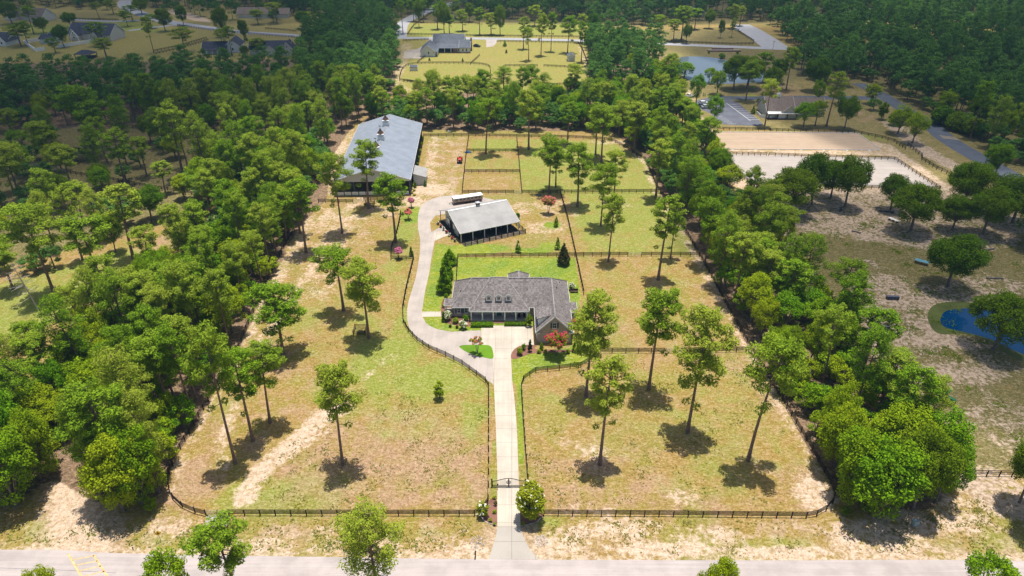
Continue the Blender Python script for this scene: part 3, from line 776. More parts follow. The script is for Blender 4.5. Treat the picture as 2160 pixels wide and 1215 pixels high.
# earth bund by the far pond
# ------------------------------------------------------------------ board fences
def resample(pts, step):
    P = [np.array(p, float) for p in pts]
    out = [P[0]]
    for a_, c_ in zip(P[:-1], P[1:]):
        L = np.linalg.norm(c_ - a_); n = max(1, round(L / step))
        for k in range(1, n + 1): out.append(a_ + (c_ - a_) * k / n)
    return out
POSTME = {}
def fence(px, label, rails=4, step=2.44, h=1.42, mat=None, detail=True, group='black board paddock fences', world=False, name='board_fence', curve=False, cat='fence'):
    mat = mat or M_black
    pts = px if world else Us(px)
    if curve: pts = catmull(pts, 4)
    P = resample(pts, step)
    o0 = P[0]
    Q = [p - o0 for p in P]
    zs = [h * (0.93 - k * 0.80 / max(1, rails - 1) * (rails - 1) / rails) for k in range(rails)]
    def rail(b, z, th=0.15):
        n0 = len(b.v); m = len(Q)
        for i, q in enumerate(Q):
            q0 = Q[max(i - 1, 0)]; q1 = Q[min(i + 1, m - 1)]
            d = q1 - q0; l = np.hypot(*d) or 1; nx, ny = -d[1] / l * 0.02, d[0] / l * 0.02
            for s_, zz in ((-1, -th / 2), (1, -th / 2), (1, th / 2), (-1, th / 2)):
                b.v.append((q[0] + nx * s_ + nx * 4, q[1] + ny * s_ + ny * 4, z + zz))
        for i in range(m - 1):
            for k in range(4):
                a_ = n0 + i * 4 + k; c_ = n0 + i * 4 + (k + 1) % 4
                b.f.append((a_, c_, c_ + 4, a_ + 4))
        b.f.append((n0, n0 + 1, n0 + 2, n0 + 3)); e = n0 + (m - 1) * 4; b.f.append((e + 3, e + 2, e + 1, e))
    if detail:
        root = thing(name, label, cat, (o0[0], o0[1], 0), 0, group)
        for z in zs:
            b = MB(); rail(b, z); b.build('rail', mat, root)
        key = (h, mat.name)
        if key not in POSTME:
            b = MB(); b.box(-.07, -.07, 0, .07, .07, h); b.box(-.085, -.085, h, .085, .085, h + .03)
            POSTME[key] = b.mesh('post', mat)
        for q in Q:
            o = bpy.data.objects.new('post', POSTME[key]); o.location = (q[0], q[1], 0); link(o, root)
    else:
        b = MB()
        for z in zs: rail(b, z, 0.17)
        for q in Q: b.box(q[0] - .08, q[1] - .08, 0, q[0] + .08, q[1] + .08, h)
        root = b.build(name, mat); root.location = (o0[0], o0[1], 0); tag(root, label, cat, group)
    return root
fence([(484,1088),(745,1088.5),(1001,1088.5),(1018,1079),(1029,1063)], 'black four-board fence along the front verge left of the drive')
fence([(1125,1063),(1134,1078),(1147,1088),(1420,1090),(1700,1093),(1722,1089),(1742,1078),(1756,1062),(1760,1046)], 'black four-board fence along the front verge right of the drive', curve=False)
fence([(435,1088),(412,1082),(385,1070),(366,1052),(357,1028),(358,1000),(372,965),(400,915),(430,865)], 'black fence curving round the front left corner of the paddock beside the woods')
fence([(430,865),(470,797),(505,735),(530,672),(556,612),(580,560),(604,515),(622,490)], 'black fence running up the left edge of the paddock under the trees')
fence([(1760,1046),(1752,1020),(1700,930),(1640,830),(1583,735)], 'black fence up the right boundary beside the woods, front stretch')
fence([(1583,735),(1535,650),(1480,548),(1430,462),(1385,395),(1362,340)], 'black fence up the right boundary beside the woods, rear stretch')
fence([(1030,1056),(1031,1000),(1031,930),(1031,860),(1031,818),(1024,806),(1005,792),(975,770),(940,752),(905,737),(880,720),(862,700)], 'black fence along the left side of the concrete drive and gravel curve')
fence([(862,700),(851,680),(850,655),(856,620),(864,585),(873,549),(825,548),(826,528),(836,500),(843,470),(846,452)], 'black fence following the gravel drive up towards the stable')
fence([(1114,1012),(1109,950),(1104,880),(1100,820),(1105,803),(1130,786),(1180,781),(1225,775),(1248,762),(1259,745)], 'black fence along the right side of the drive and the front lawn')
fence([(1262,745),(1320,745),(1400,745)], 'short black cross fence right of the garage between the two right paddocks')
fence([(1442,744),(1510,744),(1574,742)], 'black cross fence from the farm gate to the right boundary')
fence([(963,592),(966,545),(1080,543),(1212,542),(1324,541)], 'black fence closing the back lawn behind the house')
fence([(1353,541),(1415,541),(1476,541)], 'short black cross fence by the right boundary, level with the back lawn')
fence([(1181,407),(1197,463),(1213,535),(1231,622)], 'black fence running from the upper paddocks down to the house', step=2.0)
fence([(975,409),(1030,409),(1084,409)], 'short black fence behind the horse trailer')
fence([(1101,409),(1250,408),(1388,407)], 'black cross fence below the upper right paddock')
fence([(975,408),(982,340),(989,289)], 'black fence down the left side of the small paddocks')
fence([(1101,408),(1095,340),(1090,291)], 'black fence between the small paddocks and the upper right paddock')
fence([(985,321),(1040,321),(1093,321)], 'black fence between the first and second small paddock')
fence([(980,365),(1040,365),(1096,365)], 'black fence between the second and third small paddock')
fence([(893,289),(989,288),(1090,290),(1200,292),(1290,297),(1362,340)], 'black fence along the woods at the back of the property', step=3.0)
fence([(672,428),(745,429)], 'short black fence left of the tall pine beside the arena front')
fence([(768,425),(825,425)], 'short black fence between two pines in front of the covered arena')
fence([(1994,1004),(2080,1005),(2160,1006),(2260,1008)], 'black three-board fence at the near edge of the right pasture', rails=3)
# fences of the riding club
gF = 'dark fences round the riding club arenas'
fence([(1489,274),(1600,276),(1650,278),(1802,281)], 'dark fence behind the tan riding arena', 3, detail=False, group=gF)
fence([(1802,281),(1860,293),(1885,300),(1909,316)], 'dark fence angling away from the right end of the tan arena', 3, detail=False, group=gF)
fence([(1914,308),(1943,330),(1944,338),(1975,358),(2018,376)], 'dark fence stepping down towards the lane', 3, detail=False, group=gF)
fence([(1527,327),(1617,329)], 'dark fence at the left of the top side of the grey arena', 3, detail=False, group=gF)
fence([(1621,329),(1718,333)], 'dark fence in the middle of the top side of the grey arena', 3, detail=False, group=gF)
fence([(1722,333),(1886,338),(1982,401)], 'dark fence round the top and right side of the grey arena', 3, detail=False, group=gF)
fence([(1527,327),(1580,390),(1760,397),(1900,400),(1982,401)], 'dark fence round the left and near side of the grey arena', 3, detail=False, group=gF)
gV = 'fences of the far farm lots'
fence([(843,170),(849,148),(870,137),(930,135),(1000,136),(1030,141),(1034,150),(1033,169),(1003,175),(960,179),(900,177),(843,171)], 'oval paddock fence in front of the white farmhouse', 3, detail=False, group=gV, curve=True)
fence([(1053,165),(1055,148),(1066,141),(1134,141)], 'oval paddock fence right of the white farmhouse, left part', 3, detail=False, group=gV)
fence([(1147,141),(1190,143),(1223,149),(1237,160),(1242,177),(1170,181),(1110,182)], 'oval paddock fence near the small garage, right part', 3, detail=False, group=gV)
fence([(843,171),(900,180),(995,181),(1035,195)], 'outer fence in front of the oval paddock', 3, detail=False, group=gV)
fence([(880,134),(897,121)], 'short fence from the farmhouse to the oval paddock, left', 3, detail=False, group=gV)
fence([(992,137),(1012,119)], 'short fence from the farmhouse to the oval paddock, right', 3, detail=False, group=gV)
fence([(1048,90),(1056,89),(1220,92),(1228,105),(1262,195)], 'roadside fence right of the farmhouse drive', 3, detail=False, group=gV)
fence([(850,88),(904,85)], 'roadside fence left of the farmhouse', 3, detail=False, group=gV)
fence([(860,73),(873,55),(912,27)], 'fence beside the road leading away behind the farmhouse', 3, detail=False, group=gV)
fence([(860,74),(1000,77),(1225,80)], 'long fence on the far side of the back road', 3, detail=False, group=gV)
fence([(873,50),(1010,51)], 'fence across the meadow beyond the back road', 3, detail=False, group=gV)
fence([(1400,88),(1440,91),(1540,95),(1588,94),(1590,88),(1560,70),(1555,62)], 'fence round the corner meadow at the road junction', 3, detail=False, group=gV)
fence([(330,115),(380,104),(440,86)], 'double-sided meadow fence right of the dark-roofed villa', 3, detail=False, group=gV)
fence([(325,110),(378,99),(436,82)], 'meadow fence nearer the villas', 3, detail=False, group=gV)
fence([(375,55),(440,64),(530,73),(622,80)], 'fence along the near side of the village road', 3, detail=False, group=gV)
fence([(128,40),(180,42),(250,44)], 'fence in front of the green lawn beyond the villa', 3, detail=False, group=gV)
fence([(560,62),(600,65),(625,68)], 'fence round the green lawn by the village road', 3, detail=False, group=gV)
fence([(0,352),(60,350),(90,352),(140,366)], 'pale fence half hidden under the trees at the left edge', 3, mat=M_steel, detail=False, group='fences in the left woods')
fence([(150,368),(230,380),(330,400),(430,415),(560,398),(640,425)], 'dark fence running through the left woods', 3, detail=False, group='fences in the left woods')
fence([(190,264),(250,267),(310,272),(400,278),(520,285)], 'dark fence at the edge of the dense left forest', 3, detail=False, group='fences in the left woods')

def farm_gate(p, q, label):
    a_ = Vector((*U(*p), 0)); c_ = Vector((*U(*q), 0)); d = c_ - a_; L = d.length
    r = thing('farm_gate', label, 'gate', a_, math.atan2(d.y, d.x), 'tubular metal farm gates')
    for k in range(2):
        x0 = 0.08 + k * L / 2; x1 = L / 2 - 0.04 + k * L / 2
        b = MB()
        for z in (0.25, 0.5, 0.75, 1.0, 1.25): b.tube([(x0, 0, z), (x1, 0, z)], 0.028, 6)
        for x in (x0, (x0 + x1) / 2, x1): b.tube([(x, 0, 0.2), (x, 0, 1.28)], 0.028, 6)
        b.build('gate_leaf', M_steel, r)
    return r
farm_gate((436,1088), (483,1088), 'pale tubular gate in the front fence near the left corner')
farm_gate((1325,541), (1352,541), 'pale tubular gate level with the back lawn')
farm_gate((1401,745), (1441,744.5), 'pale tubular gate in the cross fence right of the garage')
farm_gate((1085,409), (1100,409), 'pale tubular gate behind the stable')
farm_gate((746,429), (767,426), 'pale tubular gate in front of the covered arena')

# ------------------------------------------------------------------ building kit
def gable(root, x0, y0, x1, y1, ze, zr, axis, wall, roof, oh=0.5, th=0.18, fascia=True, z0=0.0):
    """axis = direction of the ridge"""
    u0, u1, t0, t1 = (y0, y1, x0, x1) if axis == 'x' else (x0, x1, y0, y1)
    um = (u0 + u1) / 2; sl = (zr - ze) / (um - u0); zo = ze - sl * oh
    b = MB(); b.prism([(u0, z0), (u1, z0), (u1, ze), (um, zr), (u0, ze)], axis, t0, t1); w = b.build('wall', wall, root)
    b = MB(); b.prism([(u0 - oh, zo + .02), (um, zr + .02), (u1 + oh, zo + .02), (u1 + oh, zo + th), (um, zr + th), (u0 - oh, zo + th)], axis, t0 - oh, t1 + oh); r = b.build('roof', roof, root)
    if fascia:
        f = MB()
        for t in (t0 - oh - .03, t1 + oh + .03):
            for ua, ub in ((u0 - oh, um), (um, u1 + oh)):
                za, zb = (zo, zr) if ub == um else (zr, zo)
                pa = (t, ua, za + .06) if axis == 'x' else (ua, t, za + .06)
                pb = (t, ub, zb + .06) if axis == 'x' else (ub, t, zb + .06)
                f.bar(pa, pb, 0.05, 0.24)
        f.build('fascia', M_trim, root)
    return w, r
def hip_solid(b, x0, y0, x1, y1, ze, zr, rx0, rx1, th=0.12, ridge='x'):
    """hipped roof solid, ridge from rx0 to rx1"""
    if ridge == 'x':
        ym = (y0 + y1) / 2; R = [(rx0, ym, zr), (rx1, ym, zr)]
    else:
        xm = (x0 + x1) / 2; R = [(xm, rx0, zr), (xm, rx1, zr)]
    e = [(x0, y0, ze), (x1, y0, ze), (x1, y1, ze), (x0, y1, ze)]
    lo = [(x, y, z - th) for x, y, z in e]
    b.poly(lo[::-1])
    for k in range(4): b.poly([lo[k], lo[(k + 1) % 4], e[(k + 1) % 4], e[k]])
    if ridge == 'x':
        b.poly([e[0], e[1], R[1], R[0]]); b.poly([e[1], e[2], R[1]]); b.poly([e[2], e[3], R[0], R[1]]); b.poly([e[3], e[0], R[0]])
    else:
        b.poly([e[0], e[1], R[0]]); b.poly([e[1], e[2], R[1], R[0]]); b.poly([e[2], e[3], R[1]]); b.poly([e[3], e[0], R[0], R[1]])
def eave_trim(b, x0, y0, x1, y1, ze, skip='', th=0.26):
    z1 = ze - 0.02; z0 = z1 - th
    if 'f' not in skip: b.box(x0 - .03, y0 - .05, z0, x1 + .03, y0, z1)
    if 'b' not in skip: b.box(x0 - .03, y1, z0, x1 + .03, y1 + .05, z1)
    if 'l' not in skip: b.box(x0 - .05, y0, z0, x0, y1, z1)
    if 'r' not in skip: b.box(x1, y0, z0, x1 + .05, y1, z1)
def window(root, x, y, z, w, h, face='-y', shutters=None, name='window', panes=True, sill=True):
    """x,y,z = centre on the wall face"""
    def pt(u, d, zz):
        if face == '-y': return (x + u, y - d, zz)
        if face == '+y': return (x - u, y + d, zz)
        if face == '-x': return (x - d, y - u, zz)
        return (x + d, y + u, zz)
    def bx(b, u0, u1, d0, d1, z0, z1):
        p = [pt(u0, d0, z0), pt(u1, d1, z1)]
        b.box(min(p[0][0], p[1][0]), min(p[0][1], p[1][1]), z0, max(p[0][0], p[1][0]), max(p[0][1], p[1][1]), z1)
    f = MB(); t = 0.09
    bx(f, -w/2, w/2, -.02, .07, z + h/2 - t, z + h/2); bx(f, -w/2, w/2, -.02, .07, z - h/2, z - h/2 + t)
    bx(f, -w/2, -w/2 + t, -.02, .068, z - h/2 + t, z + h/2 - t); bx(f, w/2 - t, w/2, -.02, .068, z - h/2 + t, z + h/2 - t)
    if panes:
        bx(f, -w/2 + t, w/2 - t, -.01, .055, z - .03, z + .03); bx(f, -.02, .02, -.01, .05, z - h/2 + t, z + h/2 - t)
    o = f.build(name, M_trim, root)
    g = MB(); bx(g, -w/2 + t*.7, w/2 - t*.7, -.02, .025, z - h/2 + t*.7, z + h/2 - t*.7); g.build('pane', M_glass, o)
    if sill:
        s = MB(); bx(s, -w/2 - .08, w/2 + .08, 0, .11, z - h/2 - .08, z - h/2 - .004); s.build('sill', M_trim, o)
    if shutters:
        for sgn in (-1, 1):
            s = MB(); c = sgn * (w/2 + .24); bx(s, c - .21, c + .21, .003, .06, z - h/2, z + h/2)
            for k in range(6): bx(s, c - .17, c + .17, .06, .075, z - h/2 + .12 + k * h/6.6, z - h/2 + .2 + k * h/6.6)
            s.build('shutter', shutters, o)
    return o

# ------------------------------------------------------------------ main brick house
HX, HY = 0.0, 140.0
house = thing('brick_house', 'large brick house with grey shingle roof, three dormers and white porch', 'house', (HX, HY, 0))
def HB(): return MB((HX, HY, 0))
def hwin(x, y, *a, **k): return window(house, x - HX, y - HY, *a, **k)
E0 = 3.0
class L_: pass
hroot = house
# walls (brick), 0.45 inside the eaves
b = HB()
b.box(-13.9, 137.1, 0, 13.2, 148.3, E0 - .1)         # main body
b.box(-0.6, 148.3, 0, 3.9, 151.9, E0 - .1)           # rear bay
w = b.build('wall', M_brick, house)
b = HB(); b.prism([(5.75, 0), (13.25, 0), (13.25, E0 - .1), (9.5, 7.1), (5.75, E0 - .1)], 'y', 126.2, 138.0); b.build('wall', M_brick, house)
# roofs
b = HB(); hip_solid(b, -14.5, 136.5, 13.9, 148.9, E0, 7.5, -9.6, 8.8); b.build('roof', M_shingle, house)
b = HB(); hip_solid(b, -10.1, 134.8, 4.1, 148.86, E0 + .01, 7.62, -5.2, -1.3)
# shift the ridge of the porch hip onto the main ridge
b.v = [(x, 142.7 if z > 7.5 else y, z) for x, y, z in b.v]
b.build('roof', M_shingle, house)
b = HB(); hip_solid(b, -1.05, 143.0, 4.4, 152.5, E0 + .02, 5.4, 145.7, 149.8, ridge='y'); b.build('roof', M_shingle, house)
# garage wing roof: gable to the front, runs back into the main roof
b = HB()
b.prism([(5.25, E0 + .03), (9.5, 7.28), (13.75, E0 + .03), (13.75, E0 + .22), (9.5, 7.5), (5.25, E0 + .22)], 'y', 125.7, 142.6); b.build('roof', M_shingle, house)
# small side porch roofs
b = HB(); b.poly([(-16.2, 137.3, 2.9), (-13.6, 137.3, 2.9), (-13.6, 140.6, 2.9), (-16.2, 140.6, 2.9)][::-1]); b.poly([(-16.2,137.3,3.0),(-13.4,137.3,3.0),(-13.4,138.95,3.95),(-14.9,138.95,3.95)]); b.poly([(-16.2,140.6,3.0),(-16.2,137.3,3.0),(-14.9,138.95,3.95)]); b.poly([(-13.4,140.6,3.0),(-16.2,140.6,3.0),(-14.9,138.95,3.95),(-13.4,138.95,3.95)]); b.poly([(-16.2,137.3,2.9),(-13.6,137.3,2.9),(-13.6,137.3,3.0),(-16.2,137.3,3.0)]); b.poly([(-16.2,140.6,2.9),(-16.2,137.3,2.9),(-16.2,137.3,3.0),(-16.2,140.6,3.0)])
b.build('roof', M_shingle, house)
b = HB(); b.poly([(12.8,135.2,3.0),(15.4,135.2,3.0),(14.6,137.0,3.9),(12.8,137.0,3.9)]); b.poly([(15.4,135.2,3.0),(15.4,138.8,3.0),(14.6,137.0,3.9)]); b.poly([(15.4,138.8,3.0),(12.8,138.8,3.0),(12.8,137.0,3.9),(14.6,137.0,3.9)]); b.poly([(12.8,135.2,2.9),(15.4,135.2,2.9),(15.4,138.8,2.9),(12.8,138.8,2.9)][::-1]); b.poly([(12.8,135.2,2.9),(15.4,135.2,2.9),(15.4,135.2,3.0),(12.8,135.2,3.0)]); b.poly([(15.4,135.2,2.9),(15.4,138.8,2.9),(15.4,138.8,3.0),(15.4,135.2,3.0)])
b.build('roof', M_shingle, house)
b = HB()
for p_, q_ in (((-9.6,142.7,7.53),(8.8,142.7,7.53)),((-14.5,136.5,3.03),(-9.6,142.7,7.53)),((-14.5,148.9,3.03),(-9.6,142.7,7.53)),((-10.1,134.8,3.04),(-5.2,142.7,7.65)),((4.1,134.8,3.04),(-1.3,142.7,7.65)),((-5.2,142.7,7.65),(-1.3,142.7,7.65)),((13.9,148.9,3.03),(8.8,142.7,7.53)),((13.9,136.6,3.1),(8.8,142.7,7.53)),((9.5,125.72,7.53),(9.5,142.5,7.53)),((1.68,145.8,5.43),(1.68,149.8,5.43)),((1.68,149.8,5.43),(-1.05,152.5,3.05)),((1.68,149.8,5.43),(4.4,152.5,3.05))):
    b.bar(p_, q_, 0.34, 0.07)
b.build('ridge_cap', mat_shingle('ridge_shingle', (0.17, 0.155, 0.15), (0.29, 0.265, 0.255)), house)
# white fascias
b = HB()
eave_trim(b, -14.5, 136.5, -10.1, 148.9, E0, 'rb'); b.box(-14.5, 148.9, 2.72, 13.9, 148.95, 2.98)
eave_trim(b, -10.1, 134.8, 4.1, 136.45, E0 + .01, 'b'); b.box(4.15, 136.42, 2.72, 5.2, 136.48, 2.98)
b.box(13.9, 138.8, 2.72, 13.95, 148.9, 2.98)
eave_trim(b, -1.05, 149.0, 4.4, 152.5, E0 + .02, 'f')
b.box(5.18, 125.7, 2.8, 5.24, 136.4, 3.16); b.box(13.76, 125.7, 2.8, 13.82, 135.1, 3.16)
b.bar((5.2, 125.66, 3.02), (9.5, 125.66, 7.36), 0.07, 0.26); b.bar((9.5, 125.66, 7.36), (13.8, 125.66, 3.02), 0.07, 0.26)
b.box(5.25, 125.72, 2.76, 6.3, 126.18, 2.98); b.box(12.7, 125.72, 2.76, 13.75, 126.18, 2.98)
eave_trim(b, -16.2, 137.3, -14.55, 140.6, 3.0, 'rb', .2); eave_trim(b, 13.96, 135.2, 15.4, 138.8, 3.0, 'l', .2)
b.build('fascia', M_trim, house)
# porch: floor, back wall already there, columns, beam, steps
b = HB(); b.box(-9.9, 135.0, 0, 3.9, 137.08, 0.34); b.build('porch_floor', mat_concrete('porch_stone', (0.5, 0.44, 0.42)), house)
b = HB(); b.box(-9.9, 135.02, 2.5, 3.9, 135.3, 2.72); b.build('porch_beam', M_trim, house)
for x in (-9.65, -7.0, -4.42, -1.72, 0.9, 3.55):
    b = HB(); b.box(x - .14, 135.06, 0.46, x + .14, 135.34, 2.5); b.box(x - .2, 135.01, 0.34, x + .2, 135.4, 0.46)
    b.build('column', M_white, house)
b = HB(); b.box(-4.3, 134.55, 0, -1.8, 134.98, 0.24); b.box(-4.5, 134.1, 0, -1.6, 134.53, 0.12); b.build('step', M_redbrick, house)
# arches (lintel band) and windows under the porch
for x in (-8.3, -5.9): hwin(x, 137.1, 1.75, 1.3, 1.5)
hwin(0.7, 137.1, 1.6, 1.4, 1.6); hwin(2.7, 137.1, 1.6, 0.8, 1.5)
d = HB(); d.box(-3.65, 136.98, 0.34, -2.45, 137.08, 2.45); dd = d.build('door', M_teal, house)
d = HB(); d.box(-3.78, 136.95, 2.45, -2.32, 137.07, 2.6); d.box(-3.78, 136.95, .34, -3.66, 137.07, 2.45); d.box(-2.44, 136.95, .34, -2.32, 137.07, 2.45); d.build('frame', M_trim, dd)
d = HB(); d.box(-2.68, 136.92, 1.2, -2.62, 136.98, 1.4); d.build('handle', M_steel, dd)
for x in (-4.15, -1.95): hwin(x, 137.1, 1.45, .45, 1.9, panes=False)
for x in (-12.7, -10.95): hwin(x, 137.1, 1.8, .85, 1.6, shutters=M_shutter)
# rocking chairs and barrels in the porch shade
for x in (1.7, 2.9):
    r = thing('rocking_chair', 'dark rocking chair on the house porch', 'chair', (x, 135.9, 0.34), 0, 'rocking chairs on the front porch')
    b = MB(); b.box(-.28, -.25, .4, .28, .25, .45); b.build('seat', M_black, r)
    b = MB(); b.box(-.28, .23, .47, .28, .28, 1.15); b.build('backrest', M_black, r)
    for s in (-1, 1):
        b = MB(); b.bar((s * .26, -.4, .03), (s * .26, .42, .03), .05); b.bar((s * .26, -.22, .05), (s * .26, -.22, .65), .05); b.bar((s * .26, .22, .05), (s * .26, .22, .65), .05); b.build('rocker', M_black, r)
# dormers on the porch hip
for x in (-5.5, -3.15, -0.85):
    zf = 4.35; yf = 134.8 + (zf - 3.0) * (7.9 / 4.62)     # front foot on the slope
    b = HB(); yb = 134.8 + 2.75 * (7.9 / 4.62)
    b.prism([(x - .66, zf - .3), (x + .66, zf - .3), (x + .66, 5.75), (x, 6.25), (x - .66, 5.75)], 'y', yf, yb + 1.2)
    dm = b.build('dormer', M_white, house)
    b = HB(); b.prism([(x - .82, 5.62), (x, 6.32), (x + .82, 5.62), (x + .82, 5.74), (x, 6.46), (x - .82, 5.74)], 'y', yf - .25, 134.8 + (6.3 - 3) * 1.71 + .3); b.build('roof', M_shingle, dm)
    b = HB(); b.box(x - .8, yf - .3, 5.5, x - .45, yf - .02, 5.62); b.box(x + .45, yf - .3, 5.5, x + .8, yf - .02, 5.62)
    b.bar((x - .83, yf - .27, 5.68), (x, yf - .27, 6.39), .05, .12); b.bar((x, yf - .27, 6.39), (x + .83, yf - .27, 5.68), .05, .12); b.build('trim', M_trim, dm)
    b = HB(); b.box(x - .3, yf - .05, 4.75, x + .3, yf - .003, 5.5); b.build('pane', M_glass, dm)
    b = HB(); b.box(x - .38, yf - .07, 4.66, x - .31, yf - .004, 5.58); b.box(x + .31, yf - .07, 4.66, x + .38, yf - .004, 5.58); b.box(x - .31, yf - .07, 5.5, x + .31, yf - .004, 5.58); b.box(x - .31, yf - .07, 4.66, x + .31, yf - .004, 4.74); b.box(x - .03, yf - .068, 4.75, x + .03, yf - .006, 5.5); b.build('frame', M_beige, dm)
# shed dormer of the garage wing (faces the forecourt, its white cheek faces the road)
b = HB(); b.prism([(5.9, 3.3), (9.0, 6.4), (9.0, 6.7), (5.9, 5.75)], 'y', 127.6, 131.4); dm = b.build('dormer', M_white, house)
b = HB(); b.prism([(5.55, 5.62), (9.1, 6.72), (9.1, 6.86), (5.55, 5.76)], 'y', 127.3, 131.7); b.build('roof', M_shingle, dm)
b = HB(); b.box(5.83, 128.8, 4.6, 5.89, 130.2, 5.4); b.build('pane', M_glass, dm)
# garage gable window with shutters, ground-floor window behind the crape myrtle, garage doors on the side
hwin(9.5, 126.2, 4.75, 0.95, 1.5, shutters=M_shutter)
hwin(9.5, 126.2, 1.7, 1.5, 1.5, shutters=M_shutter)
for y in (129.3, 133.2):
    b = HB(); b.box(5.66, y - 1.4, 0, 5.74, y + 1.4, 2.3); g = b.build('garage_door', M_white, house)
    b = HB()
    for k in range(4): b.box(5.63, y - 1.3, .1 + k * .56, 5.655, y + 1.3, .55 + k * .56)
    b.build('panel', M_trim, g)
# downpipes, vents
b = HB(); b.tube([(5.42, 126.05, 0), (5.42, 126.05, 2.7), (5.3, 125.85, 2.9)], .05, 8); b.build('downpipe', M_trim, house)
b = HB(); b.tube([(4.0, 136.35, 0), (4.0, 136.35, 2.7)], .05, 8); b.build('downpipe', M_trim, house)
for x, y, z in ((7.0, 143.5, 7.0), (3.6, 140.0, 5.6), (-12.3, 140.2, 5.0), (10.6, 139.5, 6.4), (11.5, 132.5, 5.3), (11.7, 144.5, 4.8)):
    b = HB(); b.tube([(x, y, z - .4), (x, y, z + .45)], .09, 8); b.build('vent_pipe', M_dark, house)
# side porch posts
for x, y in ((-15.95, 137.6), (-15.95, 140.3)):
    b = HB(); b.box(x - .1, y - .1, 0, x + .1, y + .1, 2.86); b.build('post', M_white, house)
for x, y in ((15.15, 135.5), (15.15, 138.5)):
    b = HB(); b.box(x - .1, y - .1, 0, x + .1, y + .1, 2.86); b.build('post', M_white, house)
b = HB(); b.box(-16.3, 137.2, 0, -13.92, 140.7, .12); b.box(13.27, 135.1, 0, 15.5, 138.9, .12); b.build('porch_floor', M_conc2, house)
b = HB(); b.box(14.0, 140.6, 0, 14.25, 140.8, 1.3); b.box(14.0, 143.9, 0, 14.25, 144.1, 1.3); b.box(14.02, 140.8, 1.1, 14.22, 143.9, 1.3); b.build('side_railing', M_white, house)

# ------------------------------------------------------------------ stable
stable = thing('stable', 'horse stable with pale metal roof, open stall runs and cupola beside the gravel drive', 'stable', (-14.9, 175.6, 0), math.radians(25.4))
V1, V2 = 4.0, 14.2; RV, RZ = 9.35, 6.25
b = MB(); b.prism([(V1, 0), (V2, 0), (V2, 4.3), (RV, RZ - .1), (V1, 4.05)], 'x', 0.9, 18.2); b.build('wall', M_lapside, stable)
def slab(b, prof, t0, t1, th=0.1):
    b.prism(prof + [(u, z + th) for u, z in prof[::-1]], 'x', t0, t1)
b = MB(); slab(b, [(-.1, 2.95), (4.7, 4.45), (RV, RZ)], 0, 19.1); b.build('roof', M_stableroof, stable)
b = MB(); slab(b, [(RV + .002, RZ), (14.4, 4.35), (17.3, 3.05)], 0, 19.1); b.build('roof', M_stableroof, stable)
b = MB(); slab(b, [(RV - .35, RZ - .02 + .02), (RV, RZ + .14), (RV + .35, RZ + .02)], -.02, 19.12, .06); b.build('ridge_cap', M_steel, stable)
b = MB()
for t in (-.04, 19.1):
    for (u0, z0), (u1, z1) in (((-.1, 2.98), (4.7, 4.48)), ((4.7, 4.48), (RV, RZ + .03)), ((RV, RZ + .03), (14.4, 4.38)), ((14.4, 4.38), (17.3, 3.08))):
        b.bar((t + .02, u0, z0), (t + .02, u1, z1), .05, .18)
b.box(0, -.16, 2.88, 19.1, -.11, 3.06)
b.build('fascia', M_trim, stable)
for k in range(6):
    x = .35 + k * 3.68
    b = MB(); b.box(x - .09, .05, 0, x + .09, .23, 2.98); b.build('post', M_white, stable)
for k in range(5):
    x = .3 + k * 4.6
    b = MB(); b.box(x - .08, 16.9, 0, x + .08, 17.06, 3.08); b.build('post', M_brownwood, stable)
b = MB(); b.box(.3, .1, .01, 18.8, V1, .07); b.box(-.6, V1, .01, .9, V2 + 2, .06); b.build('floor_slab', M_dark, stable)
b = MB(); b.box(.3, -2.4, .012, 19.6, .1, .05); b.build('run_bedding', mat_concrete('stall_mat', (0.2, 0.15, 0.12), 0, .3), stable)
# stall fronts: dark lower boards, openings with white yokes
for k in range(5):
    x = 1.1 + k * 3.45
    b = MB(); b.box(x, V1 - .06, .08, x + 3.25, V1 - .004, 2.6); sp = b.build('stall_front', M_dark, stable)
    b = MB(); b.box(x + .6, V1 - .14, 1.1, x + 2.3, V1 - .07, 2.1); b.build('stall_door', M_white, sp)
    b = MB(); b.bar((x + .6, V1 - .16, 1.1), (x + 2.3, V1 - .16, 2.1), .06); b.bar((x + .6, V1 - .16, 2.1), (x + 2.3, V1 - .16, 1.1), .06); b.build('brace', M_dark, sp)
# gable end doors, windows
b = MB(); b.box(.82, 7.9, .06, .896, 10.4, 2.9); gd = b.build('aisle_opening', M_dark, stable)
for v in (6.35, 10.5):
    b = MB(); b.box(.76, v, .1, .815, v + 1.35, 2.9); dr = b.build('sliding_door', M_white, stable)
    b = MB(); b.box(.72, v + .1, .15, .758, v + 1.25, 1.3); b.bar((.70, v + .1, .2), (.70, v + 1.25, 1.3), .05); b.bar((.70, v + .1, 1.3), (.70, v + 1.25, .2), .05); b.build('brace', M_shutter, dr)
b = MB(); b.box(.7, 5.5, 2.92, .8, 13.0, 3.05); b.build('door_track', M_dark, stable)
window(stable, .9, 12.9, 1.9, .7, .9, '-x'); window(stable, .9, 5.0, 1.9, .6, .9, '-x')
b = MB(); b.box(.5, 9.25, 4.45, .88, 9.45, 4.6); b.tube([(.55, 9.35, 4.55), (.35, 9.35, 4.4)], .14, 8); b.build('barn_lamp', M_dark, stable)
b = MB(); b.box(9.6 - .5, RV - .5, RZ - .1, 9.6 + .5, RV + .5, RZ + 1.0); cu = b.build('cupola', M_steel, stable)
b = MB()
for s in (-.34, 0, .34):
    b.box(9.6 + s - .12, RV - .54, RZ + .35, 9.6 + s + .12, RV - .503, RZ + .9)
    b.box(9.06, RV + s - .12, RZ + .35, 9.097, RV + s + .12, RZ + .9)
b.build('louvre', M_dark, cu)
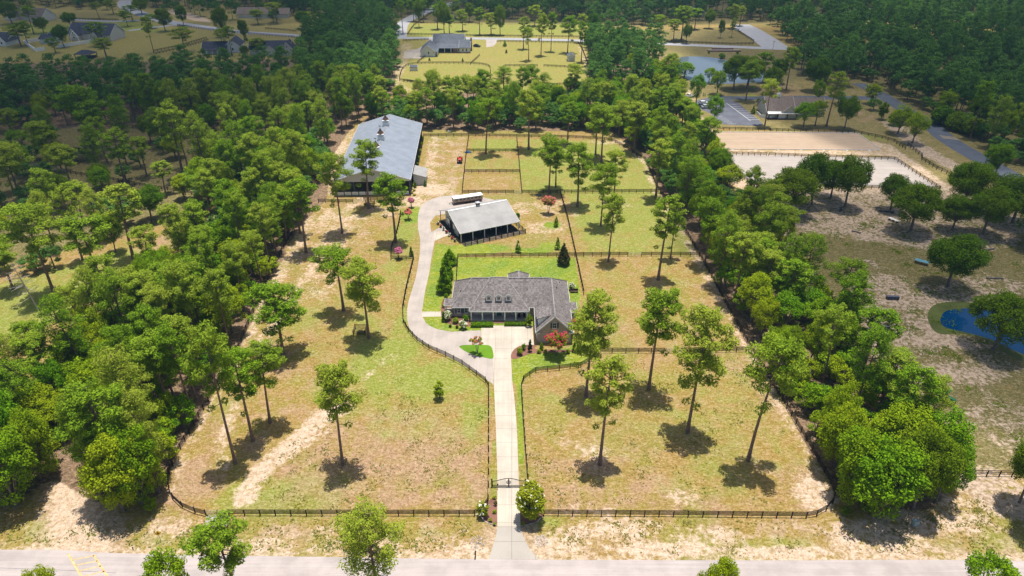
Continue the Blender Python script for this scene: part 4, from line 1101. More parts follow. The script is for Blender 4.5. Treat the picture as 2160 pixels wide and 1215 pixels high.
b = MB(); b.poly([(8.95, RV - .65, RZ + 1.0), (10.25, RV - .65, RZ + 1.0), (9.6, RV, RZ + 1.35)]); b.poly([(10.25, RV - .65, RZ + 1.0), (10.25, RV + .65, RZ + 1.0), (9.6, RV, RZ + 1.35)]); b.poly([(10.25, RV + .65, RZ + 1.0), (8.95, RV + .65, RZ + 1.0), (9.6, RV, RZ + 1.35)]); b.poly([(8.95, RV + .65, RZ + 1.0), (8.95, RV - .65, RZ + 1.0), (9.6, RV, RZ + 1.35)]); b.poly([(8.95, RV - .65, RZ + 1.0), (8.95, RV + .65, RZ + 1.0), (10.25, RV + .65, RZ + 1.0), (10.25, RV - .65, RZ + 1.0)]); b.build('roof', M_silver, cu)
# fence of the stall runs
runs = thing('stall_run_fence', 'low dark rails with cream panels enclosing the stable stall runs', 'fence', (-14.9, 175.6, 0), math.radians(25.4))
b = MB(); xr0, xr1, yr = .5, 19.7, -2.5
for z in (.35, .8, 1.25):
    b.box(xr0, yr - .025, z - .08, xr1, yr + .025, z + .08); b.box(xr1 - .025, yr + .03, z - .08, xr1 + .025, 5.8, z + .08); b.box(xr0 - .025, yr + .03, z - .08, xr0 + .025, -.2, z + .08)
    for k in range(1, 5): x = xr0 + k * (xr1 - xr0) / 5; b.box(x - .025, yr + .03, z - .08, x + .025, V1 - .2, z + .08)
b.build('rail', M_black, runs)
for k in range(11):
    x = xr0 + k * (xr1 - xr0) / 10; b = MB(); b.box(x - .09, yr - .12, 0, x + .09, yr + .06, 1.5); b.build('post', M_black, runs)
for k in range(4):
    y = yr + 2.1 + k * 2.05; b = MB(); b.box(xr1 - .07, y - .07, 0, xr1 + .07, y + .07, 1.5); b.build('post', M_black, runs)
for k in (0, 2, 4, 6, 8):
    x = xr0 + (k + .5) * (xr1 - xr0) / 10; b = MB(); b.box(x - .78, yr - .11, .25, x + .78, yr - .03, 1.15); b.build('cream_panel', mat_concrete('cream_board', (0.5, 0.44, 0.36)) if k == 0 else MATS['cream_board'], runs)

# ------------------------------------------------------------------ covered riding arena
arena = thing('covered_arena', 'huge open-sided riding arena under a blue-grey metal roof', 'arena', (-33.7, 211.0, 0), math.radians(2.8))
AW, AL, AE, AR = 24.5, 59.5, 5.4, 9.3
b = MB(); b.prism([(-AW - .4, AE), (-AW / 2, AR), (-AW / 2, AR + .15), (-AW - .4, AE + .15)], 'y', -.6, AL); b.build('roof', M_metalroof, arena)
b = MB(); b.prism([(-AW / 2 + .002, AR), (.4, AE), (.4, AE + .15), (-AW / 2 + .002, AR + .15)], 'y', -.6, AL); b.build('roof', M_metalroof, arena)
b = MB(); b.bar((-AW / 2, -.62, AR + .2), (-AW / 2, AL + .02, AR + .2), .5, .06); b.build('ridge_cap', M_steel, arena)
b = MB()
for y in (-.66, AL + .05):
    b.bar((-AW - .4, y, AE + .05), (-AW / 2, y, AR + .05), .06, .3); b.bar((-AW / 2, y, AR + .05), (.4, y, AE + .05), .06, .3)
b.box(.4, -.6, AE - .12, .46, AL, AE + .12); b.box(-AW - .46, -.6, AE - .12, -AW - .4, AL, AE + .12)
b.build('fascia', M_trim, arena)
for y in (.0, AL - .3):
    b = MB(); b.prism([(-AW, AE - .6), (0, AE - .6), (0, AE - .05), (-AW / 2, AR - .03), (-AW, AE - .05)], 'y', y, y + .12); b.build('gable_wall', M_lapside, arena)
for x in (-AW + .15, -AW * .75, -AW / 2, -AW * .25, -.15):
    for y in (.05, AL - .25):
        b = MB(); b.box(x - .15, y - .1, 0, x + .15, y + .2, AE - .6)
        if -AW + 1 < x < -1 and y < 1:
            b.bar((x - 1.3, y + .05, AE - .7), (x, y + .05, AE - 2.2), .14); b.bar((x + 1.3, y + .05, AE - .7), (x, y + .05, AE - 2.2), .14)
        b.build('post', M_shutter, arena)
for k in range(1, 12):
    for x in (-AW + .15, -.15):
        y = k * AL / 12; b = MB(); b.box(x - .13, y - .13, 0, x + .13, y + .13, AE - .05); b.build('post', M_shutter, arena)
b = MB(); b.box(-.32, .4, 0, -.27, AL - .4, 2.8); b.box(-AW + .27, .4, 0, -AW + .32, AL - .4, 1.4); b.build('side_shade', M_dark, arena)  # dark sheets stand in for the shade inside the open sides
for k in range(10):
    x = -AW + .45 + k * 2.37; b = MB(); b.box(x, -.08, .15, x + 2.1, -.02, 1.35); b.build('kick_board', M_white, arena)
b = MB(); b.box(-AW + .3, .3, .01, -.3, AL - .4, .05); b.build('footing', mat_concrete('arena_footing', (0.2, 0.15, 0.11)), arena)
# roof trusses
for k in range(1, 12):
    y = k * AL / 12; b = MB(); b.bar((-AW, y, AE - .15), (0, y, AE - .15), .1, .25); b.bar((-AW, y, AE - .1), (-AW / 2, y, AR - .2), .1, .2); b.bar((-AW / 2, y, AR - .2), (0, y, AE - .1), .1, .2); b.build('truss', M_timber, arena)
for y in (45.9, 29.4, 15.8):
    s = 1.15; zb = AR - .5; cx = -AW / 2
    b = MB(); b.box(cx - s, y - s, zb, cx + s, y + s, AR + 2.0); b.box(cx - s - .1, y - s - .1, AR + .95, cx + s + .1, y + s + .1, AR + 1.05); b.box(cx - s - .12, y - s - .12, AR + 2.0, cx + s + .12, y + s + .12, AR + 2.15)
    cu = b.build('cupola', M_white, arena)
    b = MB()
    for k in (-.55, .0, .55): b.box(cx + k - .22, y - s - .03, AR + 1.15, cx + k + .22, y - s - .003, AR + 1.9); b.box(cx - s - .03, y + k - .22, AR + 1.15, cx - s - .003, y + k + .22, AR + 1.9)
    b.build('louvre', M_lapside, cu)
    b = MB(); q = s + .25
    b.lathe([(1.5, 0), (1.0, .5), (.5, 1.1), (.1, 1.9)], (cx, y, AR + 2.15), 4)
    o = b.build('roof', M_brownwood, cu)
    b = MB(); b.tube([(cx, y, AR + 4.0), (cx, y, AR + 5.0)], .04, 6); b.box(cx - .5, y - .02, AR + 4.75, cx + .4, y + .02, AR + 4.95); b.build('weathervane', M_iron, cu)
# lean-to tack room
b = MB(); b.prism([(.5, 0), (4.5, 0), (4.5, 2.9), (.5, 4.1)], 'y', 8.0, 15.6); b.build('tack_room', M_lapside, arena)
b = MB(); b.prism([(.48, 4.2), (4.9, 2.88), (4.9, 2.98), (.48, 4.32)], 'y', 7.6, 16.0); b.build('tack_room_roof', M_stableroof, arena)
for x in (1.7, 3.5): window(arena, x, 8.0, 2.1, .6, .6)
# ------------------------------------------------------------------ far houses
def far_window(root, pts, face='-y'):
    for x, y, z, w_, h_ in pts: window(root, x, y, z, w_, h_, face, sill=False, panes=False)
fh = thing('farmhouse', 'white farmhouse with blue-grey roof and screened porch beyond the woods', 'house', (-40, 425, 0))
def FB(): return MB((-40, 425, 0))
def fgable(x0, y0, x1, y1, ze, zr, ax, wall, roof, org, root, oh=.5):
    return gable(root, x0 - org[0], y0 - org[1], x1 - org[0], y1 - org[1], ze, zr, ax, wall, roof, oh)
fo = (-40, 425)
fgable(-48, 433, -29.5, 446.5, 4.2, 8.6, 'x', M_lapwhite, M_shingle_blue, fo, fh)
fgable(-31.5, 426.8, -25.4, 440, 3.2, 6.3, 'x', M_lapwhite, M_shingle_blue, fo, fh)
b = FB(); b.poly([(-48.3, 434, 4.5), (-48.3, 426.3, 2.9), (-31.4, 426.3, 2.9), (-31.4, 434, 4.5)]); b.poly([(-48.3, 434, 4.3), (-31.4, 434, 4.3), (-31.4, 426.3, 2.7), (-48.3, 426.3, 2.7)]); b.poly([(-48.3,426.3,2.7),(-31.4,426.3,2.7),(-31.4,426.3,2.9),(-48.3,426.3,2.9)]); b.build('porch_roof', M_shingle_blue, fh)
b = FB(); b.box(-46, 428, 0, -35.5, 433, 2.75); b.build('screened_porch', M_dark, fh)
b = FB(); b.box(-35.5, 427, 0, -33, 433, 2.72); b.build('brick_panel', M_redbrick, fh)
for x in (-44.6, -40.6, -36.8): b = FB(); b.box(x - .15, 426.5, 0, x + .15, 426.8, 2.7); b.build('post', M_white, fh)
b = FB(); b.box(-46, 426.4, 0, -31.5, 428, .5); b.box(-31.7, 426.2, 0, -25.2, 426.75, .5); b.build('plinth', M_redbrick, fh)
b = FB(); b.box(-33, 427.5, 0, -31.6, 430, 2.7); b.build('wall', M_lapwhite, fh)
far_window(fh, [(-29.6 + 40, 426.8 - 425, 1.8, 1, 1.7), (-27.4 + 40, 426.8 - 425, 1.8, 1, 1.7), (-32.3 + 40, 427.5 - 425, 1.6, 1, 1.4)])
# angled garage block at the left
gb = MB(); 
fgable(-54, 416.5, -45.5, 433, 3.2, 6.3, 'y', M_lapwhite, M_shingle_blue, fo, fh, .45)
far_window(fh, [(-49.2 + 40, 416.5 - 425, 2.3, .9, 1.6), (-46.3 + 40, 416.5 - 425, 2.4, .5, .6)])
for k in range(4): b = FB(); y = 417.5 + k * 2.2; b.box(-44.4, y, 0, -44.1, y + .3, 2.8); b.build('post', M_white, fh)
b = FB(); b.poly([(-45.6, 416.2, 3.1), (-43.8, 416.2, 2.75), (-43.8, 427, 2.75), (-45.6, 427, 3.1)]); b.poly([(-45.6,416.2,2.95),(-45.6,427,2.95),(-43.8,427,2.6),(-43.8,416.2,2.6)]); b.build('walkway_roof', M_shingle_blue, fh)
b = FB(); b.box(-25.3, 432.5, 0, -24.4, 434, 7.6); b.build('chimney', M_redbrick, fh)

def small_house(name, label, cat, x0, y0, x1, y1, ze, zr, ax, wall, roof, rz=0, oh=.4, group=None):
    cx, cy = (x0 + x1) / 2, (y0 + y1) / 2
    r = thing(name, label, cat, (cx, cy, 0), rz, group)
    gable(r, x0 - cx, y0 - cy, x1 - cx, y1 - cy, ze, zr, ax, wall, roof, oh)
    return r, cx, cy
r, cx, cy = small_house('garden_shed', 'small white garage shed with roller door near the far pines', 'shed', 32.0, 404.2, 36.2, 410, 2.7, 4.2, 'y', M_lapwhite, M_shingle_blue, 0, .25)
b = MB(); b.box(-1.3, -2.98, 0, 1.3, -2.91, 2.3); d = b.build('roller_door', M_trim, r)
b = MB()
for k in range(4): b.box(-1.2, -3.0, .1 + k * .55, 1.2, -2.985, .5 + k * .55)
b.build('panel', M_boxgrey, d)
r, cx, cy = small_house('run_in_shed', 'tiny white shelter inside the oval paddock', 'shed', -55.8, 381.5, -51.9, 384.5, 2.1, 2.9, 'x', M_lapwhite, M_shingle_blue, 0, .2)
# village villas, top left
def villa(label, x, y, rz, blocks, wall, roof, wins=(), name='villa', trim=True):
    r = thing(name, label, 'house', (x, y, 0), rz, 'village houses beyond the forest')
    for i, (x0, y0, x1, y1, ze, zr, ax) in enumerate(blocks):
        gable(r, x0, y0, x1, y1, ze + i * .02, zr, ax, wall, roof, .5)
    for w_ in wins: window(r, *w_, sill=False, panes=False)
    return r
villa('large dark-roofed villa with white timber porch gable', -277, 472, math.radians(-8), [(-13, -5, 3, 9, 4.0, 9.2, 'x'), (6, -8, 19, 7, 4.0, 9.5, 'x'), (-9, -9, -3.5, 2, 3.5, 7.2, 'y'), (8, -12, 13, -2, 3.4, 7, 'y')], M_beige, M_shingle_dark,
      [(-6.2, -9, 2.2, 1.4, 1.6), (-6.2, -9, 4.9, 1.1, .9), (10.5, -12, 2, 1.3, 1.5), (15, -8, 2, 1.3, 1.5)])
b = MB((0, 0, 0))
pf = thing('timber_porch', 'white timber A-frame porch on the dark-roofed villa', 'porch', (-282.5, 461.0, 0), math.radians(-8))
b = MB(); b.bar((-2.8, 0, 0), (-2.2, 0, 3.2), .35); b.bar((2.8, 0, 0), (2.2, 0, 3.2), .35); b.bar((-2.8, 0, 3.0), (0, 0, 6.6), .4); b.bar((2.8, 0, 3.0), (0, 0, 6.6), .4); b.bar((-2.2, 0, 3.0), (2.2, 0, 3.0), .3); b.build('frame', M_white, pf)
villa('pale cottage with dark roof and veranda beside the meadow', -178, 430, math.radians(6), [(-8, -5, 6, 4, 3.0, 6.2, 'x'), (5, -3, 13, 10, 4.0, 7.5, 'y')], M_lapwhite, M_shingle_dark, [(9, -3, 2, 1.2, 1.6), (9, -3, 4.8, .9, .9)], 'cottage')
vp = thing('veranda', 'white veranda posts on the front of the pale cottage', 'veranda', (-178, 430, 0), math.radians(6))
b = MB(); b.poly([(-8.5, -5.3, 3.0), (-8.5, -8.2, 2.6), (4.6, -8.2, 2.6), (4.6, -5.3, 3.0)]); b.poly([(-8.5, -5.3, 2.85), (4.6, -5.3, 2.85), (4.6, -8.2, 2.45), (-8.5, -8.2, 2.45)]); b.poly([(-8.5,-8.2,2.45),(4.6,-8.2,2.45),(4.6,-8.2,2.6),(-8.5,-8.2,2.6)]); b.build('roof', M_shingle_dark, vp)
for k in range(5): b = MB(); b.box(-8.2 + k * 3.1, -8.1, 0, -7.9 + k * 3.1, -7.8, 2.5); b.build('post', M_white, vp)
villa('tan house with slate roof peeping over the dark pines', -145, 427, math.radians(4), [(-12, -4, 12, 5, 3.2, 7.0, 'x'), (-2, -8, 4, 2, 3.0, 5.8, 'y'), (8, -7, 14, 3, 3.4, 7.4, 'y')], M_beige, M_shingle_dark, [(11, -7, 4.8, .9, .9), (11, -7, 2, 1.3, 1.4)])
villa('stone house with brown roof at the top left corner', -360, 545, math.radians(-15), [(-14, -6, 6, 6, 3.4, 8, 'x'), (-14, -11, -6, 2, 3.2, 7, 'y'), (6, -9, 18, 3, 3.4, 8.4, 'x')], M_beige, M_shingle_tan, [(-10, -11, 2, 2, 1.6), (10, -9, 1.6, 2.8, 2.2)])
villa('white pool house with little dormer between the white walls', -296, 458, math.radians(-5), [(-5, -4, 5, 4, 3.0, 5.0, 'x'), (-1.5, 0, 2.5, 5, 4.4, 6.4, 'y')], M_lapwhite, M_shingle_dark, [(.5, 0, 5.2, 1, 1)], 'pool_house')
villa('blue-roofed house cut by the left edge of the picture', -322, 455, math.radians(-10), [(-8, -5, 5, 5, 3.2, 6.8, 'x'), (0, -8, 6, 2, 3.0, 6, 'y')], M_lapwhite, M_shingle_dark, [(3, -8, 1.8, 1.4, 1.5)])
villa('brown-roofed house nearly hidden by trees behind the village road', -195, 552, 0, [(-12, -5, 12, 5, 3, 7, 'x'), (14, -4, 26, 5, 3, 6.5, 'x')], M_beige, M_shingle_tan)
villa('house roof glimpsed in the dark forest above the right road', 140, 560, .2, [(-7, -4, 7, 4, 3, 6.5, 'x')], M_beige, M_shingle_blue)
villa('pale house glimpsed among trees at the top right', 248, 440, .3, [(-9, -5, 9, 5, 3, 6, 'x')], M_beige, M_shingle_tan)
villa('low pale building between trees at the far right', 220, 405, -.1, [(-8, -3, 8, 3, 2.6, 4.4, 'x')], M_beige, M_shingle_tan)
def white_wall(pts, label):
    P = Us(pts); o0 = P[0]
    r = thing('garden_wall', label, 'wall', (o0[0], o0[1], 0), 0, 'white garden walls of the villa')
    b = MB((o0[0], o0[1], 0)); c = MB((o0[0], o0[1], 0))
    for p, q in zip(P[:-1], P[1:]):
        b.bar((p[0], p[1], .95), (q[0], q[1], .95), .25, 1.9); c.bar((p[0], p[1], 1.95), (q[0], q[1], 1.95), .4, .1)
    b.build('wall', M_white, r); c.build('coping', M_trim, r)
white_wall([(52,92),(62,99),(76,109),(96,106)], 'white garden wall, left piece below the pool house')
white_wall([(122,101),(150,97),(193,90)], 'white garden wall running right to the dark-roofed villa')
white_wall([(52,92),(88,86)], 'white garden wall behind the planted court')
gz = thing('pavilion', 'open pavilion with dark hipped roof at the forest edge', 'pavilion', (-249.5, 413, 0))
b = MB(); hip_solid(b, -5, -4, 5, 4, 2.9, 4.8, -1.5, 1.5); b.build('roof', M_shingle_dark, gz)
for x in (-4.4, 4.4):
    for y in (-3.5, 3.5): b = MB(); b.box(x - .15, y - .15, 0, x + .15, y + .15, 2.8); b.build('post', M_brownwood, gz)
b = MB(); b.box(-4.2, -3.2, 0, 4.2, 3.2, 1.1); b.build('counter', M_dark, gz)
sh = thing('field_shelter', 'blue-roofed field shelter on a sandy patch by the forest', 'shelter', (-135, 516, 0))
b = MB(); b.prism([(-3.4, 4.2), (3.4, 3.4), (3.4, 3.6), (-3.4, 4.4)], 'y', -3, 3); b.build('roof', M_shingle_blue, sh)
for x in (-3, 3):
    for y in (-2.6, 2.6): b = MB(); b.box(x - .15, y - .15, 0, x + .15, y + .15, 3.5); b.build('post', M_brownwood, sh)
b = MB(); b.box(-3, 2.0, 0, 3, 2.2, 3.2); b.build('back_wall', M_brownwood, sh)

# ------------------------------------------------------------------ riding club house
cl = thing('clubhouse', 'tan-roofed clubhouse with cream walls next to the parking lot', 'clubhouse', (118, 300, 0))
gable(cl, -6.2, -4.2, 5.6, 9, 3.0, 7.8, 'x', M_beige, M_shingle_tan, .5)
gable(cl, 5.6, -1.5, 20, 8, 3.0, 6.9, 'x', M_beige, M_shingle_tan, .5)
gable(cl, -.2, -5.6, 6.2, 2, 3.02, 5.9, 'y', M_beige, M_shingle_tan, .45)
b = MB(); b.poly([(-6.6, -4.5, 3.05), (-6.6, -6.6, 2.6), (6.6, -6.6, 2.6), (6.6, -4.5, 3.05)]); b.poly([(-6.6, -4.5, 2.9), (6.6, -4.5, 2.9), (6.6, -6.6, 2.45), (-6.6, -6.6, 2.45)]); b.poly([(-6.6,-6.6,2.45),(6.6,-6.6,2.45),(6.6,-6.6,2.6),(-6.6,-6.6,2.6)]); b.build('porch_roof', M_trim, cl)
for x in (-6, -2.2, 2, 6): b = MB(); b.box(x - .18, -6.5, 0, x + .18, -6.1, 2.5); b.build('post', M_brownwood, cl)
for x in (-4.1, -.1): b = MB(); b.box(x - 1.5, -5.75 if x > -1 else -4.28, .3, x + 1.5, -5.66 if x > -1 else -4.21, 2.4); b.build('shutter_door', M_white, cl)
b = MB(); b.box(-6.6, -6.7, 0, 6.6, -4.3, .25); b.build('deck', M_brownwood, cl)
b = MB(); b.box(-1, 1.9, 7.6, .6, 3.1, 8.8); cu = b.build('cupola', M_white, cl)
b = MB(); b.lathe([(1.2, 0), (.1, .8)], (-.2, 2.5, 8.8), 4); b.build('roof', M_steel, cu)
rw = thing('ramp_wall', 'low white ramp wall at the left corner of the clubhouse', 'wall', (109.5, 297, 0))
b = MB(); b.bar((0, 5, .6), (0, 0, .6), .2, 1.2); b.bar((0, 0, .6), (4.5, -2.2, .6), .2, 1.2); b.build('wall', M_white, rw)

# windscreen at the end of the tan arena
a0 = Vector((*U(1484,290), 0)); a1 = Vector((*U(1516,309), 0)); 
wsn = thing('windscreen_fence', 'tall dark slatted screen at the left end of the tan arena', 'screen', a0, 0)
a0b = Vector((*U(1482.5,277), 0)); a1b = Vector((*U(1515.5,310), 0)); wsn.location = a0b
d = a1b - a0b
b = MB(); b.bar((0, 0, 1.5), (d.x, d.y, 1.5), .06, 3.0)
b.build('panel', M_brownwood, wsn)
for k in range(13):
    t = k / 12; b = MB(); x, y = d.x * t - .12, d.y * t; b.box(x - .09, y - .09, 0, x + .09, y + .09, 3.15); b.build('post', M_black, wsn)
b = MB(); b.bar((0, 0, 3.12), (d.x, d.y, 3.12), .3, .12); b.build('cap_rail', M_timber, wsn)
# low white dressage boards
P = Us([(1503,279),(1808,280.5),(1858,317),(1521,315)])
db = thing('arena_kerb', 'low white boards edging the tan arena', 'arena edging', (P[0][0], P[0][1], 0))
b = MB((P[0][0], P[0][1], 0))
for p, q in ((0, 1), (1, 2), (2, 3)): b.bar((P[p][0], P[p][1], .17), (P[q][0], P[q][1], .17), .1, .3)
b.build('board', M_white, db)
for t in range(7):
    q = [P[3][0] + (P[2][0] - P[3][0]) * (t + .5) / 7, P[3][1] + (P[2][1] - P[3][1]) * (t + .5) / 7 - .5]
    m_ = thing('letter_marker', 'little white letter cone beside the tan arena', 'marker', (q[0], q[1], 0), 0, 'white cones along the tan arena')
    b = MB(); b.lathe([(.4, 0), (.4, .06), (.22, .08), (.12, .75)], (0, 0, 0), 8); b.build('cone', M_white, m_)

# bund by the far pond
lb = thing('retaining_steps', 'low brick retaining steps between the far pond and the road', 'wall', (*U(1520,108), 0))
b = MB(); b.box(-8, -1.5, 0, 12, 1, .8); b.box(-5, 1, 0, 8, 2.5, 1.6); b.build('wall', M_redbrick, lb)
# utility pole at the junction
for px_, lab in (((1630,104), 'slim pole at the far road junction'), ((1692,152), 'tall slim pole beside the dark trees past the pond')):
    up = thing('utility_pole', lab, 'pole', (*U(*px_), 0)); b = MB(); b.tube([(0, 0, 0), (0, 0, 11 if px_[0] > 1650 else 5)], .12, 6); b.build('shaft', M_steel, up)
    b = MB(); b.box(-.6, -.05, 4.4, .6, .05, 4.6); b.build('crossarm', M_steel, up)
# dock / tiny island lights are left out; tree-lined hedge right of the lane
# ------------------------------------------------------------------ vehicles and small things
def wheel(root, x, y, r, w_, hub=M_silver, rz=0):
    b = MB(); b.tube([(x - w_ / 2, y, r), (x + w_ / 2, y, r)], r, 16); o = b.build('wheel', M_rubber, root)
    b = MB(); b.tube([(x - w_ / 2 - .01, y, r), (x + w_ / 2 + .01, y, r)], r * .55, 12); b.build('rim', hub, o)
def car(name, label, cat, loc, rz, paint, pickup=False, group=None):
    """length along local y, nose at -y"""
    r = thing(name, label, cat, loc, rz, group)
    L = 5.4 if pickup else 4.6; w_ = .93
    b = MB()
    prof = [(-L/2, .35), (-L/2, .75), (-L/2 + .2, .92), (-L/2 + 1.25, 1.02), (L/2 - .1, 1.05), (L/2, .9), (L/2, .35)]
    b.prism(prof, 'x', -w_, w_); b.build('body', paint, r, bevel=.05)
    c0, c1 = (-L/2 + 1.2, L/2 - 2.1) if pickup else (-L/2 + 1.15, L/2 - .35)
    b = MB(); b.prism([(c0, 1.0), (c0 + .65, 1.55), (c1 - .45, 1.58), (c1, 1.0)], 'x', -.8, .8); cb = b.build('cabin', M_glass, r)
    b = MB(); b.prism([(c0 + .62, 1.55), (c0 + .7, 1.63), (c1 - .5, 1.66), (c1 - .42, 1.57)], 'x', -.78, .78); b.build('roof', paint, cb)
    if pickup:
        b = MB(); b.box(-.82, L/2 - 2.0, 1.04, .82, L/2 - .1, 1.08); b.build('bed', M_dark, r)
    for sx in (-1, 1):
        for y in (-L/2 + .85, L/2 - .95): wheel(r, sx * (w_ - .05), y, .36, .24)
        b = MB(); b.box(sx * .7 - .16, -L/2 - .02, .66, sx * .7 + .16, -L/2 + .04, .8); b.build('headlight', M_white, r)
        b = MB(); b.box(sx * .78 - .1, L/2 - .03, .7, sx * .78 + .1, L/2 + .02, .9); b.build('taillight', M_red, r)
    return r
def G(px, py): x, y = U(px, py); return (x, y, 0)
car('pickup_truck', 'white pickup truck parked under trees left of the club parking lot', 'pickup', G(1452,205), math.radians(95), M_carwhite, True)
car('parked_car', 'pale blue-white car at the left end of the club parking lot, upper one', 'car', G(1484,220), math.radians(100), M_carwhite, False, 'cars at the club parking lot')
car('parked_car', 'silver car at the left end of the club parking lot, lower one', 'car', G(1490,228), math.radians(102), M_silver, False, 'cars at the club parking lot')
car('parked_car', 'white car stopped where the far corner road leaves the junction meadow', 'car', G(1556,65), math.radians(20), M_carwhite)
car('parked_car', 'dark car with white roof beside the right end of the farmhouse', 'car', G(1006,99), math.radians(70), M_dark)
car('pickup_truck', 'white pickup in front of the stone house at the top left', 'pickup', G(112,37), math.radians(60), M_carwhite, True)
car('parked_car', 'white car between the trees behind the village road', 'car', G(560,29), math.radians(40), M_carwhite)
# horse trailer
p0 = Vector(G(955,434)); p1 = Vector(G(1016,425)); dd_ = (p1 - p0); mid = (p0 + p1) / 2 + Vector((0, 1.2, 0))
ht = thing('horse_trailer', 'long horse trailer with bright white roof behind the stable', 'trailer', mid, math.atan2(dd_.y, dd_.x))
L = dd_.length / 2
b = MB(); b.box(-L, -1.15, .7, L, 1.15, 2.55); b.build('body', simple('trailer_side', (.3, .24, .2), .5, .3, 1.5), ht, bevel=.05)
b = MB(); b.prism([(-1.22, 2.56), (1.22, 2.56), (1.0, 2.78), (-1.0, 2.78)], 'x', -L - .05, L + .05); b.build('roof', M_white, ht)
b = MB()
for k in range(7): b.box(-L + .7 + k * 1.28, -1.18, 1.7, -L + 1.4 + k * 1.28, -1.152, 2.2)
b.build('window', M_glass, ht)
b = MB(); b.box(-L + .1, -1.19, .75, L - .1, -1.153, 1.0); b.build('stripe', M_maroon, ht)
for x in (-.8, .5, 1.8):
    for y in (-1.05, 1.05):
        b = MB(); b.tube([(x, y - .13, .4), (x, y + .13, .4)], .4, 14); b.build('wheel', M_rubber, ht)
b = MB(); b.bar((-L - 1.3, 0, .6), (-L, 0, .75), .14); b.tube([(-L - 1.2, 0, 0), (-L - 1.2, 0, .7)], .05, 6); b.build('hitch', M_dark, ht)
ht.scale = (1, .92, .86)
# tractors
def tractor(label, loc, rz, paint, canopy, loader=True, driver=False):
    r = thing('tractor', label, 'tractor', loc, rz)
    b = MB(); b.prism([(-1.7, .7), (-1.75, 1.25), (-1.55, 1.4), (-.2, 1.45), (-.1, .7)], 'x', -.38, .38); b.build('bonnet', paint, r, bevel=.04)
    b = MB(); b.box(-.3, -1.5, .45, .3, 1.3, .75); b.build('chassis', M_dark, r)
    b = MB(); b.box(-.3, .45, .95, .3, .95, 1.05); b.box(-.3, .9, 1.05, .3, 1.0, 1.5); b.build('seat', M_rubber, r)
    for s in (-1, 1):
        b = MB(); b.prism([(.05, .9), (.15, 1.35), (.95, 1.4), (1.35, .9)], 'x', s * .62 - .2, s * .62 + .2); b.build('mudguard', paint, r)
        wheel(r, s * .78, .75, .68, .42, paint); wheel(r, s * .68, -1.25, .42, .3, paint)
    b = MB(); b.tube([(0, .1, 1.45), (0, .2, 1.62)], .2, 12); b.build('steering_wheel', M_rubber, r)
    b = MB(); b.tube([(-.42, 1.05, 1.2), (-.42, 1.0, 2.45)], .035, 6); b.tube([(.42, 1.05, 1.2), (.42, 1.0, 2.45)], .035, 6); b.bar((-.42, 1.0, 2.45), (.42, 1.0, 2.45), .06); b.build('roll_bar', M_dark, r)
    if canopy is not None:
        b = MB(); b.prism([(-.35, 2.46), (1.35, 2.46), (1.25, 2.58), (-.25, 2.58)], 'x', -.68, .68); b.build('canopy', canopy, r)
    if loader:
        for s in (-1, 1):
            b = MB(); b.bar((s * .5, .1, 1.3), (s * .5, -1.9, 1.2), .1, .16); b.bar((s * .5, -1.9, 1.2), (s * .5, -2.5, .45), .1, .16); b.build('loader_arm', paint, r)
        b = MB(); b.prism([(-3.15, .1), (-2.5, .1), (-2.45, .75), (-2.6, .75), (-2.65, .2), (-3.15, .18)], 'x', -1.0, 1.0); b.build('bucket', M_dark, r)
    return r
tractor('red tractor with black bucket parked beside the small paddocks', G(970,340), math.radians(2), M_red, None)
tt = tractor('green tractor with green canopy crossing the right pasture', G(1993,846), math.radians(35), M_green_paint, M_green_paint, False)
# driver of the green tractor
import bmesh
def skin_person(label, loc, rz, joints, edges, radii, shirt, trousers):
    r = thing('person', label, 'person', loc, rz)
    me = bpy.data.meshes.new('body')
    me.from_pydata(joints, edges, []); me.materials.append(simple('skin', (.45, .27, .2), .6, .05)); me.materials.append(shirt); me.materials.append(trousers)
    o = link(bpy.data.objects.new('body', me), r)
    m = o.modifiers.new('skin', 'SKIN')
    for i, rr in enumerate(radii): me.skin_vertices[0].data[i].radius = (rr, rr)
    me.skin_vertices[0].data[0].use_root = True
    s = o.modifiers.new('sub', 'SUBSURF'); s.levels = 1; s.render_levels = 1
    return r, o
J = [(0,.7,1.12),(0,.74,1.35),(0,.76,1.6),(0,.74,1.72),(0,.7,1.9),(-.2,.74,1.62),(-.28,.5,1.42),(-.16,.22,1.5),(.2,.74,1.62),(.28,.5,1.42),(.16,.22,1.5),(-.12,.66,1.1),(-.16,.25,1.12),(-.16,.12,.78),(.12,.66,1.1),(.16,.25,1.12),(.16,.12,.78)]
Ed = [(0,1),(1,2),(2,3),(3,4),(2,5),(5,6),(6,7),(2,8),(8,9),(9,10),(0,11),(11,12),(12,13),(0,14),(14,15),(15,16)]
Ra = [.15,.15,.15,.06,.11,.07,.05,.035,.07,.05,.035,.1,.08,.05,.1,.08,.05]
prs, body = skin_person('person in an orange shirt driving the green tractor', G(1993,846), math.radians(35), J, Ed, Ra, M_orange, M_shutter)
b = MB(); b.lathe([(.02, .0), (.17, .02), (.21, .2), (.2, .42), (.17, .52), (.07, .56)], (0, .74, 1.12), 12); b.build('shirt', M_orange, prs)
b = MB(); b.lathe([(.125, 0), (.13, .08), (.08, .15), (.02, .17)], (0, .7, 1.93), 12); b.build('hair', M_dark, prs)

